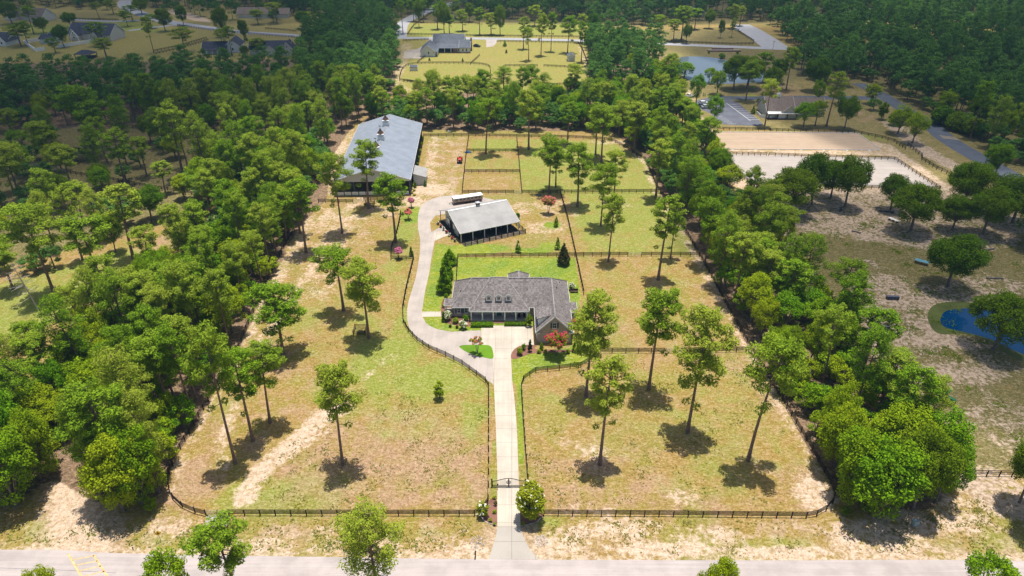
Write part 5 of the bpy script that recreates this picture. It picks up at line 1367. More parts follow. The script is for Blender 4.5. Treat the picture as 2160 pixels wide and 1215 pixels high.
# ornamental drive gate
gx0, gx1 = U(1039,1027), U(1107,1025)
og = thing('entrance_gate', 'black iron double gate with arched top and round medallion across the drive', 'gate', ((gx0[0] + gx1[0]) / 2, gx0[1], 0))
HWg = (gx1[0] - gx0[0]) / 2
def gtop(x): t = abs(x) / HWg; return 2.05 - .62 * (0.5 - 0.5 * math.cos(math.pi * min(1, t)))
for s in (-1, 1):
    b = MB()
    xs = [s * (HWg * k / 14) for k in range(15)]
    xs[0] = s * .04
    b.tube([(x, 0, gtop(x)) for x in xs], .06, 6); b.tube([(xs[0], 0, .35), (xs[-1], 0, .35)], .055, 6); b.tube([(xs[0], 0, .14), (xs[-1], 0, .14)], .04, 6)
    b.tube([(xs[0], 0, .1), (xs[0], 0, gtop(0))], .055, 6); b.tube([(xs[-1], 0, .1), (xs[-1], 0, gtop(HWg))], .055, 6)
    b.build('gate_leaf', M_iron, og)
    b = MB()
    for k in range(1, 15):
        x = s * HWg * k / 15
        if abs(x) > .42: b.tube([(x, 0, .35), (x, 0, gtop(x))], .016, 5)
    b.build('baluster', M_iron, og)
    b = MB(); b.box(s * (HWg + .12) - .1, -.1, 0, s * (HWg + .12) + .1, .1, 1.75); b.build('post', M_iron, og)
    b = MB(); b.lathe([(.14, 0), (.14, .05), (.03, .18)], (s * (HWg + .12), 0, 1.75), 8); b.build('post_cap', M_iron, og)
b = MB(); n = 28
ring = [(.38 * math.cos(2 * math.pi * k / n), 0, 1.1 + .38 * math.sin(2 * math.pi * k / n)) for k in range(n + 1)]; b.tube(ring, .05, 6)
ring = [(.22 * math.cos(2 * math.pi * k / n), 0, 1.1 + .22 * math.sin(2 * math.pi * k / n)) for k in range(n + 1)]; b.tube(ring, .03, 6)
b.bar((-.2, 0, 1.1), (.2, 0, 1.1), .04); b.bar((0, 0, .9), (0, 0, 1.3), .04, up=(0, 1, 0)); b.build('medallion', M_iron, og)
# little posts: keypad, mailbox, sign, transformer box
mb = thing('mailbox', 'black mailbox on a wooden post at the road left of the apron', 'mailbox', G(1003,1176))
b = MB(); b.box(-.07, -.07, 0, .07, .07, 1.0); b.build('post', M_black, mb)
b = MB(); b.prism([(-.12, 1.0), (.12, 1.0), (.12, 1.15), (.07, 1.25), (-.07, 1.25), (-.12, 1.15)], 'x', -.32, .32)
b.v = [(y, x, z) for x, y, z in b.v]; b.build('box', M_iron, mb)
b = MB(); b.box(.12, -.1, 1.05, .14, .0, 1.28); b.build('flag', M_orange, mb)
sg = thing('road_sign', 'yellow diamond warning sign with a black horse-and-rider symbol on the verge', 'sign', G(340,1142), math.radians(25))
b = MB(); b.tube([(0, 0, 0), (0, 0, 2.3)], .04, 6); b.build('post', M_steel, sg)
b = MB(); s_ = .56; b.poly([(0, -.05, 1.95 - s_), (s_, -.05, 1.95), (0, -.05, 1.95 + s_), (-s_, -.05, 1.95)]); b.poly([(-s_, -.03, 1.95), (0, -.03, 1.95 + s_), (s_, -.03, 1.95), (0, -.03, 1.95 - s_)])
for k in range(4):
    q = [(0, 1.95 - s_), (s_, 1.95), (0, 1.95 + s_), (-s_, 1.95)]; a_, c_ = q[k], q[(k + 1) % 4]; b.poly([(a_[0], -.05, a_[1]), (a_[0], -.03, a_[1]), (c_[0], -.03, c_[1]), (c_[0], -.05, c_[1])])
pn = b.build('panel', M_yellow, sg)
b = MB(); y = -.058
b.poly([(-.2, y, 1.84), (.16, y, 1.84), (.2, y, 1.98), (-.18, y, 1.98)]); b.poly([(-.2, y, 1.94), (-.3, y, 2.08), (-.36, y, 2.02), (-.24, y, 1.88)])
for x in (-.18, -.1, .08, .15): b.poly([(x - .015, y, 1.64), (x + .02, y, 1.64), (x + .025, y, 1.85), (x - .02, y, 1.85)])
b.poly([(-.05, y - .002, 1.96), (.05, y - .002, 1.96), (.03, y - .002, 2.2), (-.04, y - .002, 2.2)]); b.lathe([(.045, 0), (.045, .004)], (0, y, 2.26), 8); b.build('symbol', M_iron, pn)
dr = thing('drain_post', 'small dark marker post on the verge near the hatched crossing', 'post', G(281,1160)); b = MB(); b.tube([(0, 0, 0), (.05, 0, .55)], .07, 8); b.build('shaft', M_slate, dr); b = MB(); b.lathe([(.09, 0), (.09, .08), (.02, .12)], (.05, 0, .55), 8); b.build('cap', M_dark, dr)
ub = thing('transformer_box', 'pale grey-green utility box by the big trees at the lower right', 'utility box', G(1929,1106), .2); b = MB(); b.box(-.5, -.4, .1, .5, .4, 1.0); b.build('cabinet', M_boxgrey, ub, bevel=.04); b = MB(); b.box(-.6, -.5, 0, .6, .5, .1); b.build('pad', M_conc2, ub); b = MB(); b.box(-.45, -.43, .15, .45, -.405, .92); b.build('door', M_boxgrey, ub)
kp = thing('keypad_post', 'slim black keypad post by the entrance gate', 'keypad', G(1050,1032)); b = MB(); b.tube([(0, .3, 0), (0, .3, 1.0), (0, 0, 1.15)], .035, 6); b.build('post', M_iron, kp); b = MB(); b.box(-.12, -.1, 1.05, .12, 0, 1.35); b.build('keypad', M_dark, kp)
# rip-rap round the two culverts
def stones(name, label, px, py, rx, ry, n, seed):
    rg = random.Random(seed); x0, y0 = U(px, py); b = MB()
    for k in range(n):
        a = rg.uniform(0, 6.28); q = math.sqrt(rg.random()); x = x0 + rx * q * math.cos(a); y = y0 + ry * q * math.sin(a); s = rg.uniform(.05, .12)
        m = Matrix.Rotation(rg.uniform(0, 6.28), 3, Vector((rg.random(), rg.random(), rg.random() + .1)).normalized())
        n0 = len(b.v)
        for vx in (-1, 1):
            for vy in (-1, 1):
                for vz in (-1, 1):
                    v = m @ Vector((vx * s * rg.uniform(.6, 1), vy * s * rg.uniform(.6, 1), vz * s * .6 * rg.uniform(.6, 1))); b.v.append((x + v.x, y + v.y, s * .3 + v.z))
        for q_ in ((0,1,3,2),(4,6,7,5),(0,4,5,1),(2,3,7,6),(0,2,6,4),(1,5,7,3)): b.f.append(tuple(n0 + k_ for k_ in q_))
    o = b.build(name, M_sandstone); o['kind'] = 'stuff'; o['label'] = label
stones('culvert_stones', 'ring of grey broken stone left of the drive apron', 1008, 1146, 1.2, 1.4, 110, 1)
stones('culvert_stones', 'patch of grey broken stone right of the drive apron', 1140, 1141, 1.2, 1.2, 90, 2)
# bed edging
for pts, lab in (([(1012,1082),(1018,1095),(1030,1104),(1047,1108)], 'thin stone edging of the bed left of the drive'), ([(1099,1110),(1115,1107),(1132,1101),(1144,1090)], 'thin stone edging of the bed right of the drive')):
    P = catmull(Us(pts), 5); e = thing('bed_edging', lab, 'edging', (P[0][0], P[0][1], 0)); b = MB((P[0][0], P[0][1], 0))
    for p, q in zip(P[:-1], P[1:]): b.bar((p[0], p[1], .06), (q[0], q[1], .06), .12, .14)
    b.build('kerb', M_sandstone, e)
# small square hay pens
for (px_, py_), lab, wd in (((760,701), 'square dark board pen beside the leaning middle pine', 2.7), ((780,434), 'square dark board pen under the pine in front of the covered arena', 2.8)):
    x, y = U(px_, py_); hp = thing('hay_pen', lab, 'pen', (x, y, 0), .03)
    h_ = wd / 2
    for i, (ax, ay, cx_, cy_) in enumerate(((-h_, -h_, h_, -h_), (h_, -h_, h_, h_), (h_, h_, -h_, h_), (-h_, h_, -h_, -h_))):
        b = MB()
        for z in (.25, .6, .95, 1.3): b.bar((ax, ay, z), (cx_, cy_, z), .04, .13)
        b.build('rail', M_black, hp)
        b = MB(); b.box(ax - .08, ay - .08, 0, ax + .08, ay + .08, 1.45); b.build('post', M_black, hp)
    b = MB(); b.box(-.4, -.4, 0, .4, .3, .5); b.build('hay', mat_concrete('hay', (.4, .34, .2)) if 'hay' not in MATS else MATS['hay'], hp)
# cross-country fences in the right pasture
def jump(label, px, py, L, w_, h, rz, mat, kind='box', cat='jump'):
    x, y = U(px, py); r = thing('cross_country_jump', label, cat, (x, y, 0), math.radians(rz), 'cross-country jumps in the pasture')
    b = MB()
    if kind == 'box':
        b.prism([(-w_/2, 0), (w_/2, 0), (w_/2 * .7, h), (-w_/2 * .7, h)], 'x', -L/2, L/2); b.build('body', mat, r)
        b = MB(); b.box(-L/2 - .06, -w_/2 * .8, h, L/2 + .06, w_/2 * .8, h + .1); b.build('top_board', mat, r)
        for k in range(4): b = MB(); xx = -L/2 + (k + .5) * L/4; b.prism([(-w_/2 - .03, .05), (w_/2 + .03, .05), (w_/2 * .7 + .03, h), (-w_/2 * .7 - .03, h)], 'x', xx - .05, xx + .05); b.build('batten', M_black, r)
    elif kind == 'log':
        b.tube([(-L/2, 0, h/2), (L/2, 0, h/2)], h/2, 10); b.build('log', mat, r)
        for s in (-1, 1): b = MB(); b.tube([(s * L * .38, -.5, .12), (s * L * .38, .5, .12)], .12, 8); b.build('stake', mat, r)
    elif kind == 'bench':
        for k in range(4): b.bar((-L/2, -w_/2 + (k + .5) * w_/4, h), (L/2, -w_/2 + (k + .5) * w_/4, h), w_/4.6, .07)
        b.build('slats', mat, r)
        for s in (-1, 0, 1): b = MB(); b.box(s * L * .42 - .05, -w_/2, 0, s * L * .42 + .05, w_/2, h - .04); b.build('leg', M_slate, r)
    else:
        b.bar((-L/2, 0, h), (L/2, 0, h), .12); b.build('rail', mat, r)
        for s in (-1, 1): b = MB(); b.box(s * L/2 - .07, -.07, 0, s * L/2 + .07, .07, h + .3); b.build('post', mat, r)
    return r
jump('pale blue slatted table jump left of the lone round oak', 1943, 556, 3.4, 1.6, .85, -38, M_blue_wood, 'bench')
jump('dark slate box jump on bare sand in the middle of the pasture', 1882, 631, 2.9, 1.0, .8, -4, M_slate)
jump('dark slate box jump at the edge of the wood, nearer the camera', 1862, 694, 2.9, 1.0, .8, -3, M_slate)
jump('grey log lying level right of the lone round oak', 2098, 588, 4.2, .5, .4, -2, M_log, 'log')
jump('short grey log above the long one at the far right of the pasture', 2087, 527, 3.0, .5, .45, 16, M_log, 'log')
jump('white and dark double bench beside the two-stemmed oak', 1884, 467, 3.2, 1.0, .7, -62, M_white, 'bench')
jump('low rail between two stub posts on pale sand', 1745, 464, 2.9, .3, .45, 2, M_log, 'rail')
jump('crossed brown log on the pale sand', 1806, 490, 2.6, .4, .4, -35, M_bark2, 'log')
jump('dark log in the shade of the slim oak', 1870, 447, 4.5, .5, .4, -12, M_slate, 'log')
jump('dark upended block left of the slim oak', 1773, 444, 1.2, .7, .7, 60, M_slate)
# grill / tank by the back fence, bench between garages
tk = thing('water_trough', 'small white trough at the back woods edge', 'trough', G(948,279)); b = MB(); b.lathe([(.6, 0), (.68, .6), (.6, .6), (.55, .25)], (0, 0, 0), 14); b.build('tub', M_white, tk); b = MB(); b.lathe([(.54, .5), (.54, .52)], (0, 0, 0), 14); b.build('water', M_waterfar, tk)
tk = thing('feed_tub', 'blue tub under the red-flowering tree behind the stable', 'tub', G(1137,413)); b = MB(); b.lathe([(.5, 0), (.7, .35), (.66, .35), (.5, .1)], (0, 0, 0), 14); b.build('tub', M_slate, tk); b = MB(); b.lathe([(.5, .2), (.5, .22)], (0, 0, 0), 14); b.build('water', M_waterfar, tk)
tk = thing('blue_tarp', 'blue heap of tarpaulin at the corner of the small paddocks', 'tarp', G(987,322)); b = MB(); b.lathe([(1.0, 0), (.9, .3), (.5, .6), (.1, .65)], (0, 0, 0), 9); b.v = [(x * 1.4, y * .8 + .2 * math.sin(x * 5), z * (1 + .3 * math.cos(x * 7))) for x, y, z in b.v]; b.build('sheet', simple('tarp_blue', (.03, .09, .22), .5, .2), tk)
bn = thing('garden_bench', 'dark bench with white cushions behind the right corner of the house', 'bench', G(1211,617)); b = MB(); b.box(-1, -.3, .4, 1, .3, .46); b.build('seat', M_brownwood, bn); b = MB(); b.box(-1, .28, .46, 1, .33, 1.0); b.build('backrest', M_brownwood, bn); 
for s in (-1, 1): b = MB(); b.box(s * .9 - .05, -.28, 0, s * .9 + .05, .28, .4); b.build('leg', M_brownwood, bn)
# ------------------------------------------------------------------ trees and plants
def leaf_mesh(name, C_, D_, size, aspect, mat, rg, spread=0.6, up=0.75):
    """C_ leaf centres, D_ outward directions"""
    n = len(C_)
    nr = D_ * 0.6 + rg.normal(size=(n, 3)) * spread
    nr[:, 2] += up
    nr /= np.linalg.norm(nr, axis=1, keepdims=True) + 1e-9
    r = rg.normal(size=(n, 3)); t = np.cross(nr, r); t /= np.linalg.norm(t, axis=1, keepdims=True) + 1e-9
    s = np.cross(nr, t)
    sz = (size * rg.uniform(.65, 1.3, n))[:, None]
    a = t * sz * .5; b_ = s * sz * .5 * aspect
    V = np.stack([C_ - a, C_ - b_, C_ + a, C_ + b_], 1).reshape(-1, 3)
    me = bpy.data.meshes.new(name)
    me.vertices.add(4 * n); me.vertices.foreach_set('co', V.astype(np.float32).ravel())
    me.loops.add(4 * n); me.loops.foreach_set('vertex_index', np.arange(4 * n, dtype=np.int32))
    me.polygons.add(n); me.polygons.foreach_set('loop_start', np.arange(0, 4 * n, 4, dtype=np.int32)); me.polygons.foreach_set('loop_total', np.full(n, 4, np.int32))
    me.update(calc_edges=True)
    at = me.attributes.new('tint', 'FLOAT', 'POINT')
    at.data.foreach_set('value', np.repeat(np.clip(rg.normal(.5, .28, n), 0, 1), 4).astype(np.float32))
    me.materials.append(mat)
    return me
def puffs(P, R, n_per, rg, squash=.75):
    C_ = []; D_ = []
    for p, r in zip(P, R):
        n = max(6, int(n_per * r * r))
        d = rg.normal(size=(n, 3)); d /= np.linalg.norm(d, axis=1, keepdims=True)
        q = rg.uniform(.55, 1.05, n)[:, None]
        C_.append(np.array(p) + d * q * r * np.array([1, 1, squash])); D_.append(d)
    return np.concatenate(C_), np.concatenate(D_)
def pine_proto(seed, H=20.0, c0=.5, R=3.6, nl=24, n_per=150, size=.44, mat=None):
    rg = np.random.default_rng(seed)
    bend = rg.normal(size=2) * .25
    def ax(z): t = z / H; return np.array([bend[0] * t * t * 2, bend[1] * t * t * 2, z])
    tk = MB()
    zs = np.linspace(0, H * .96, 9)
    tk.tube([tuple(ax(z)) for z in zs], [.27 * (1 - .8 * z / H) + (.08 if z == 0 else 0) for z in zs], 8)
    P = []; Rr = []; a = rg.uniform(0, 6.28)
    for i in range(nl):
        t = ((i + rg.uniform(.1, .9)) / nl) ** .9; z = H * (c0 + (.97 - c0) * t)
        prof = (math.sin(math.pi * (.16 + .72 * t))) * (1.0 if t < .8 else .95)
        L = R * max(.22, prof) * rg.uniform(.55, 1.12)
        a += 2.4 + rg.uniform(-.5, .5)
        rise = L * rg.uniform(.05, .45)
        o = ax(z); tip = o + np.array([math.cos(a) * L, math.sin(a) * L, rise])
        m = o + (tip - o) * .5 + np.array([0, 0, -.1 * L])
        tk.tube([tuple(o), tuple(m), tuple(tip)], [.09, .055, .02], 4, False)
        r0 = R * .27 * rg.uniform(.75, 1.2)
        P.append(tip); Rr.append(r0)
        if L > R * .45:
            for k in range(2):
                q = o + (tip - o) * rg.uniform(.5, .85) + rg.normal(size=3) * np.array([.6, .6, .25]) * R * .16
                P.append(q); Rr.append(r0 * rg.uniform(.7, 1.0))
    for k in range(6):
        P.append(ax(H * rg.uniform(.9, .985)) + rg.normal(size=3) * np.array([.5, .5, .2]) * R * .3); Rr.append(R * .24 * rg.uniform(.8, 1.1))
    if rg.random() < .6:      # a stray lower limb
        for k in range(2):
            z = H * (c0 - rg.uniform(.04, .12)); a = rg.uniform(0, 6.28); L = R * rg.uniform(.4, .75); o = ax(z); tip = o + np.array([math.cos(a) * L, math.sin(a) * L, -.1 * L])
            tk.tube([tuple(o), tuple(tip)], [.06, .02], 4, False); P.append(tip); Rr.append(R * .2)
    C_, D_ = puffs(P, Rr, n_per, rg, .72)
    return tk.mesh('trunk', M_bark), leaf_mesh('crown', C_, D_, size, .38, mat or M_pine, rg), H, R
def broad_proto(seed, H=14.0, c0=.22, R=4.6, npf=80, n_per=115, size=.32, mat=None, bark=None, dome=1.0, skirt=0.0):
    rg = np.random.default_rng(seed)
    tk = MB(); tk.tube([(0, 0, 0), (.1, .05, H * c0), (.15, .1, H * .55)], [.32, .24, .1], 8)
    zc = H * (c0 + (1 - c0) * .5); hz = H * (1 - c0) * .5
    P = []; Rr = []
    lob = rg.normal(size=(5, 3)); lob /= np.linalg.norm(lob, axis=1, keepdims=True)
    for i in range(npf):
        d = rg.normal(size=3); d /= np.linalg.norm(d)
        if d[2] < -.3 and rg.random() < .6: d[2] *= -.5
        k = 1.0 + .28 * max(0, max(lob @ d) - .72) * 3 - .12 * rg.random()
        q = rg.uniform(.62, .86) * k
        P.append(np.array([d[0] * R * q, d[1] * R * q, zc + d[2] * hz * q * dome])); Rr.append(R * rg.uniform(.17, .3))
        if i % 6 == 0: tk.tube([(0.1, .05, H * c0 + .2), tuple(np.array(P[-1]) * .55 + np.array([0, 0, zc * .3])), tuple(P[-1])], [.12, .06, .03], 4, False)
    C_, D_ = puffs(P, Rr, n_per, rg, .85)
    k = C_[:, 2] > .15 * H * c0 + .1
    return tk.mesh('trunk', bark or M_bark2), leaf_mesh('crown', C_[k], D_[k], size, .7, mat or M_oak, rg, .6, .65), H, R
PINES = [pine_proto(11, 20, .52, 3.6, 26), pine_proto(12, 20, .46, 3.3, 28), pine_proto(13, 20, .60, 3.8, 20), pine_proto(14, 20, .50, 3.0, 26), pine_proto(15, 20, .42, 3.6, 30),
         pine_proto(16, 20, .56, 3.4, 22), pine_proto(17, 20, .48, 4.0, 26)]
FULLP = [pine_proto(31, 18, .28, 3.8, 42, 110, .36), pine_proto(32, 18, .22, 3.5, 44, 110, .36), pine_proto(33, 18, .34, 4.0, 38, 110, .36)]
OAKS = [broad_proto(21), broad_proto(22, 14, .18, 4.6, 90), broad_proto(23, 14, .28, 4.2, 70), broad_proto(24, 15, .15, 4.8, 95), broad_proto(124, 15, .12, 4.0, 110), broad_proto(125, 13, .2, 5.0, 75)]
DARKOAKS = [broad_proto(25, 12, .3, 5.2, 110, 130, .3, M_darkoak), broad_proto(26, 12, .26, 5.0, 110, 130, .3, M_darkoak), broad_proto(27, 12, .22, 4.8, 110, 130, .3, M_darkoak)]
BUSHY = [broad_proto(51, 14, .02, 4.4, 130), broad_proto(52, 14, .03, 4.2, 120), broad_proto(53, 13, .02, 4.6, 125)]
YOUNG = [broad_proto(28, 6, .1, 2.6, 44, 170, .28), broad_proto(29, 6, .06, 2.4, 44, 170, .28)]
def place(kind, protos, name, x, y, h, r, label, group=None, lean=None, cat='tree', i=None, rz=None, rg=random):
    tkm, lfm, H, R = protos[(rg.randrange(len(protos)) if i is None else i) % len(protos)]
    o = thing(name, label, cat, (x, y, 0), rg.uniform(0, 6.28) if rz is None else rz, group)
    s = r / R; z = h / H
    if lean: 
        ax = Vector((-lean[1], lean[0], 0)); L = ax.length
        if L > 1e-4:
            q = Matrix.Rotation(math.atan(L), 3, ax.normalized()) @ Matrix.Rotation(o.rotation_euler.z, 3, 'Z'); o.rotation_euler = q.to_euler()
    for nm, me in (('trunk', tkm), ('crown', lfm)):
        c = bpy.data.objects.new(nm, me); c.scale = (s, s, z) if nm == 'crown' else (min(s, 1.25) if kind == 'p' else s, min(s, 1.25) if kind == 'p' else s, z)
        if nm == 'trunk' and kind != 'x': c.scale = (s, s, z)
        link(c, o)
    return o
def height_at(bx, by, ty):
    Y = U(bx, by)[1]; lo, hi = 0.0, 60.0
    for _ in range(40):
        m = (lo + hi) / 2
        if U(bx, ty, m)[1] > Y: lo = m
        else: hi = m
    return m
def px_m(py, Y, h=0):   # pixels per metre at ground distance Y
    return FOC / (Y * math.cos(PITCH) + (CAM_H - h) * math.sin(PITCH))
RNG = random.Random(5)
TAKEN = []
def tree_px(kind, bx, by, ty, w, label, cx=None, group=None, i=None, name=None):
    x, y = U(bx, by); h = height_at(bx, by, ty); r = w / 2 / px_m(by, y, h * .75)
    lean = None
    if cx is not None:
        hc = h * .8; X = U(cx, (ty * .8 + by * .2), hc)[0]; lean = ((X - x) / hc * .3, 0.0)
    protos = {'p': PINES, 'f': FULLP, 'o': OAKS, 'd': DARKOAKS, 'y': YOUNG, 'b': BUSHY}[kind]
    nm = name or {'p': 'pine_tree', 'f': 'pine_tree'}.get(kind, 'broadleaf_tree')
    TAKEN.append((x, y))
    return place('p' if kind in 'pf' else 'o', protos, nm, x, y, h, r, label, group, lean, 'pine tree' if kind in 'pf' else 'tree', i, rg=RNG)
gP = 'tall pines scattered over the paddocks'
for row in [
 ('p',723,980,765,97,'tall pine standing alone in the middle of the front left paddock',722,0),
 ('p',598,748,605,105,'broad pine beside the left fence, level with the gravel curve',597,4),
 ('p',497,978,695,92,'leftmost of three leaning pines near the left front fence',455,5),
 ('p',534,930,735,82,'middle of three leaning pines near the left front fence',512,3),
 ('p',570,892,722,80,'rightmost of three leaning pines near the left front fence',572,1),
 ('p',725,655,517,92,'pine with dark shadow left of the square pen, upper of a pair',714,2),
 ('p',778,713,545,86,'pine right behind the square hay pen in the left paddock',776,4),
 ('p',722,492,322,64,'slender pine in front of the left side of the covered arena',712,6),
 ('p',778,440,298,66,'tall pine standing against the middle of the arena roof',780,0),
 ('p',835,512,366,68,'pine at the bend of the small fence below the covered arena',832,3),
 ('p',646,533,378,70,'pine at the left fence, lower of two beside the sandy track',640,1),
 ('p',633,492,360,60,'pine at the left fence, upper of two, close to the wood',628,5),
 ('p',1236,836,620,96,'tall pine with full crown in front of the garage corner',1252,4),
 ('p',1265,980,755,90,'pine in the front right paddock nearest the drive',1284,3),
 ('p',1368,822,607,102,'tall pine in the second right paddock, left of a broken row of three',1390,0),
 ('p',1450,912,655,108,'tall two-tiered pine in the middle of the front right paddock',1483,4),
 ('p',1578,971,705,118,'tall pine close to the right fence of the front paddock',1618,2),
 ('p',1388,590,413,66,'slim pine with a low side tuft in the middle right paddock',1410,3),
 ('p',1414,545,445,42,'thin pine behind the slim one by the short cross fence',1424,5),
 ('p',1283,552,408,50,'slim pine at the cross fence right of the back lawn',1300,1),
 ('p',1267,477,345,58,'taller of two crowded pines right of the long fence',1275,6),
 ('p',1295,420,318,50,'pine with round crown behind the two crowded pines',1298,5),
 ('p',1218,436,303,64,'dark full pine above its round shadow right of the stable',1226,4),
 ('p',1158,408,288,62,'pine at the cross fence just above the coral-flowering tree',1164,6),
 ('p',1172,395,310,40,'thin dark pine close behind the one at the cross fence',1176,3),
 ('p',1025,324,205,56,'tall pine at the corner of the first small paddock',1029,2),
 ('p',1115,316,190,58,'tall pine at the back of the upper right paddock, left one',1117,0),
 ('p',1256,330,232,50,'thin-stemmed pine at the back of the upper right paddock',1256,5),
 ('p',1268,345,222,66,'tall pine with wide crown at the back of the upper right paddock',1271,6),
 ('p',1197,305,215,40,'narrow pine against the back woods',1197,3),
 ('p',1337,322,215,52,'tall pine at the curved back corner of the right paddock',1345,1),
 ('p',1383,418,292,56,'pine beside the right fence above the cross fence',1386,3),
 ('p',1486,560,420,60,'pale-stemmed tall pine at the right fence',1498,6),
 ('p',1640,525,432,72,'round pine alone at the upper edge of the pasture',1636,2),
 ('f',1062,192,140,44,'dark spreading pine in front of the oval paddocks',1064,0),
 ('p',1115,128,57,27,'bright green pine alone on the lawn between farmhouse and shed',1119,2),
 ('p',1104,104,35,25,'pine nearest the road right of the farmhouse',1105,3),
 ('p',1141,118,28,28,'pale-crowned tall pine right of the bright green one',1145,0),
 ('p',1162,109,26,24,'tall pine in the row before the small garage shed',1164,5),
 ('p',1197,112,34,34,'dark pine standing behind the small garage shed',1202,6),
 ('p',1226,131,44,24,'tall pine at the fence corner right of the garage shed',1229,3),
]:
    tree_px(row[0], row[1], row[2], row[3], row[4], row[5], row[6], gP, row[7])
# near tree tops that rise into the picture from the far side of the road
def top_px(kind, tx, ty, w, h, label, i):
    x, y = U(tx, ty, h); r = w / 2 / px_m(ty, y, h * .9); protos = {'p': PINES, 'o': OAKS, 'f': FULLP, 'y': YOUNG}[kind]
    place('p' if kind in 'pf' else 'o', protos, 'pine_tree' if kind in 'pf' else 'broadleaf_tree', x, y, h, r, label, 'tree tops in front of the road', None, 'pine tree' if kind in 'pf' else 'tree', i, rg=RNG)
top_px('p', 452, 1102, 112, 17, 'airy pine in front of the road below the farm gate', 1)
top_px('f', 768, 1070, 132, 19, 'dense pine in front of the road, largest along the bottom edge', 0)
top_px('o', 322, 1176, 108, 14, 'round tree top at the bottom edge right of the hatched crossing', 2)
top_px('o', 62, 1200, 74, 12, 'low tree top at the bottom left corner', 1)
top_px('o', 1538, 1178, 84, 13, 'broken tree top at the bottom edge right of the centre', 0)
top_px('y', 1490, 1206, 50, 9, 'tiny tree top left of the broken one at the bottom edge', 0)
top_px('o', 2118, 1165, 118, 15, 'yellowish tree top at the bottom right corner', 2)
# pasture oaks
gO = 'oaks round the right pasture'
for row in [
 ('d',1998,604,498,118,'round dark oak alone in the middle of the right pasture',2011,0),
 ('d',2096,738,625,126,'dark oak leaning over the blue pond',2108,1),
 ('d',1668,448,356,100,'bushy dark oak left of the oaks below the grey arena',1664,2),
 ('d',1712,432,322,74,'tall loose oak at the near fence of the grey arena, left one',1690,1),
 ('d',1752,418,335,64,'oak in the middle of the clump below the grey arena',1745,2),
 ('d',1782,437,331,80,'oak with twin stems right in the clump below the grey arena',1790,0),
 ('d',1878,442,367,60,'slim round oak below the right end of the grey arena',1887,2),
 ('d',1921,487,392,106,'wide two-stemmed oak beside the white bench',1934,1),
 ('d',2008,486,412,72,'greyish thin oak right of the two-stemmed oak',2018,2),
 ('d',2073,494,398,92,'dark oak in the row at the right edge of the pasture',2082,0),
 ('d',2030,440,342,96,'flat-topped oak beyond the greyish one',2040,1),
 ('d',2060,405,345,60,'small dark oak by the fence above the flat-topped oak',2055,2),
 ('d',2135,470,372,110,'big dark oak at the right edge of the picture',2142,0),
 ('d',2190,520,400,110,'dark oak cut by the right edge below the big one',2185,2),
 ('o',1506,255,196,40,'green tree in the mulch circle left of the parking lot',1508,3),
 ('p',1613,265,165,40,'tall yellow-green tree at the corner of the parking lot',1626,2),
 ('o',1695,268,212,46,'yellow-green tree in front of the clubhouse, left of two',1693,0),
 ('o',1719,266,206,38,'green tree in front of the clubhouse, right of two',1727,2),
 ('d',1781,271,203,46,'bluish dark tree right of the clubhouse',1790,0),
 ('p',1743,266,150,40,'tall leaning pine behind the two trees by the clubhouse',1764,3),
 ('d',1547,189,115,58,'dark round tree on the near shore of the far pond',1548,1),
 ('p',1573,212,128,42,'dark pine right of the round tree at the far pond',1580,6),
 ('p',1610,172,110,40,'pine at the right end of the far pond',1612,5),
 ('d',1641,176,122,34,'dark tree between pond and clubhouse',1643,2),
 ('p',1658,190,100,40,'pale-stemmed pine beyond the clubhouse roof, left one',1665,0),
 ('d',1718,192,120,52,'dark bushy tree behind the clubhouse',1720,0),
 ('o',1468,222,155,36,'dark green tree beside the parked cars',1474,1),
 ('p',1437,275,205,42,'pale pine by the sandy track left of the parking lot',1442,1),
 ('o',1513,200,145,36,'light green tree at the near shore of the far pond',1511,0),
 ('o',1495,175,140,26,'small dark tree at the pond edge',1494,2),
 ('o',1443,165,130,44,'tree at the left shore of the far pond',1450,1),
 ('o',1893,282,220,52,'bright-topped tree by the lane, left of two',1910,3),
 ('o',1924,302,237,50,'bright-topped tree by the lane, right of two',1935,1),
 ('d',2098,372,302,54,'bluish tree standing over the dark lane',2100,2),
 ('d',2150,1060,920,90,'dark tree at the right edge above the near pasture fence',2158,0),
 ('d',2195,1120,985,110,'dark tree cut by the right edge near the road',2190,1),
]:
    tree_px(row[0], row[1], row[2], row[3], row[4], row[5], row[6], gO, row[7])
gB = 'big broadleaf trees at the near ends of the fence woods'
for row in [
 ('b',1852,1092,935,150,'big leafy tree bulging toward the road at the end of the right wood',1852,1),
 ('d',1925,1075,915,125,'big leafy tree beside the utility box, right of the bulging one',1935,3),
 ('b',1806,1050,905,120,'yellowish leafy tree at the right fence corner',1800,5),
 ('b',1965,1010,868,120,'fine-leaved tree above the near pasture fence end',1975,4),
 ('o',1885,1000,850,130,'yellow-topped leafy tree in the middle of the right wood end',1868,0),
 ('b',1760,985,850,100,'leafy tree right behind the fence curve',1768,2),
 ('b',262,1078,905,122,'big dark leafy tree at the end of the left wood by the dirt track',262,3),
 ('b',302,1062,900,110,'leafy tree at the front left fence corner',300,1),
 ('p',262,1035,808,130,'tall pine rising from the end of the left wood',232,0),
 ('b',35,1068,905,130,'big leafy tree at the left edge near the road',30,4),
 ('b',85,1010,860,90,'leafy tree left of the dirt track opening',80,5),
 ('b',15,1000,815,120,'leafy tree cut by the left edge',10,2),
]:
    tree_px(row[0], row[1], row[2], row[3], row[4], row[5], row[6], gB, row[7])
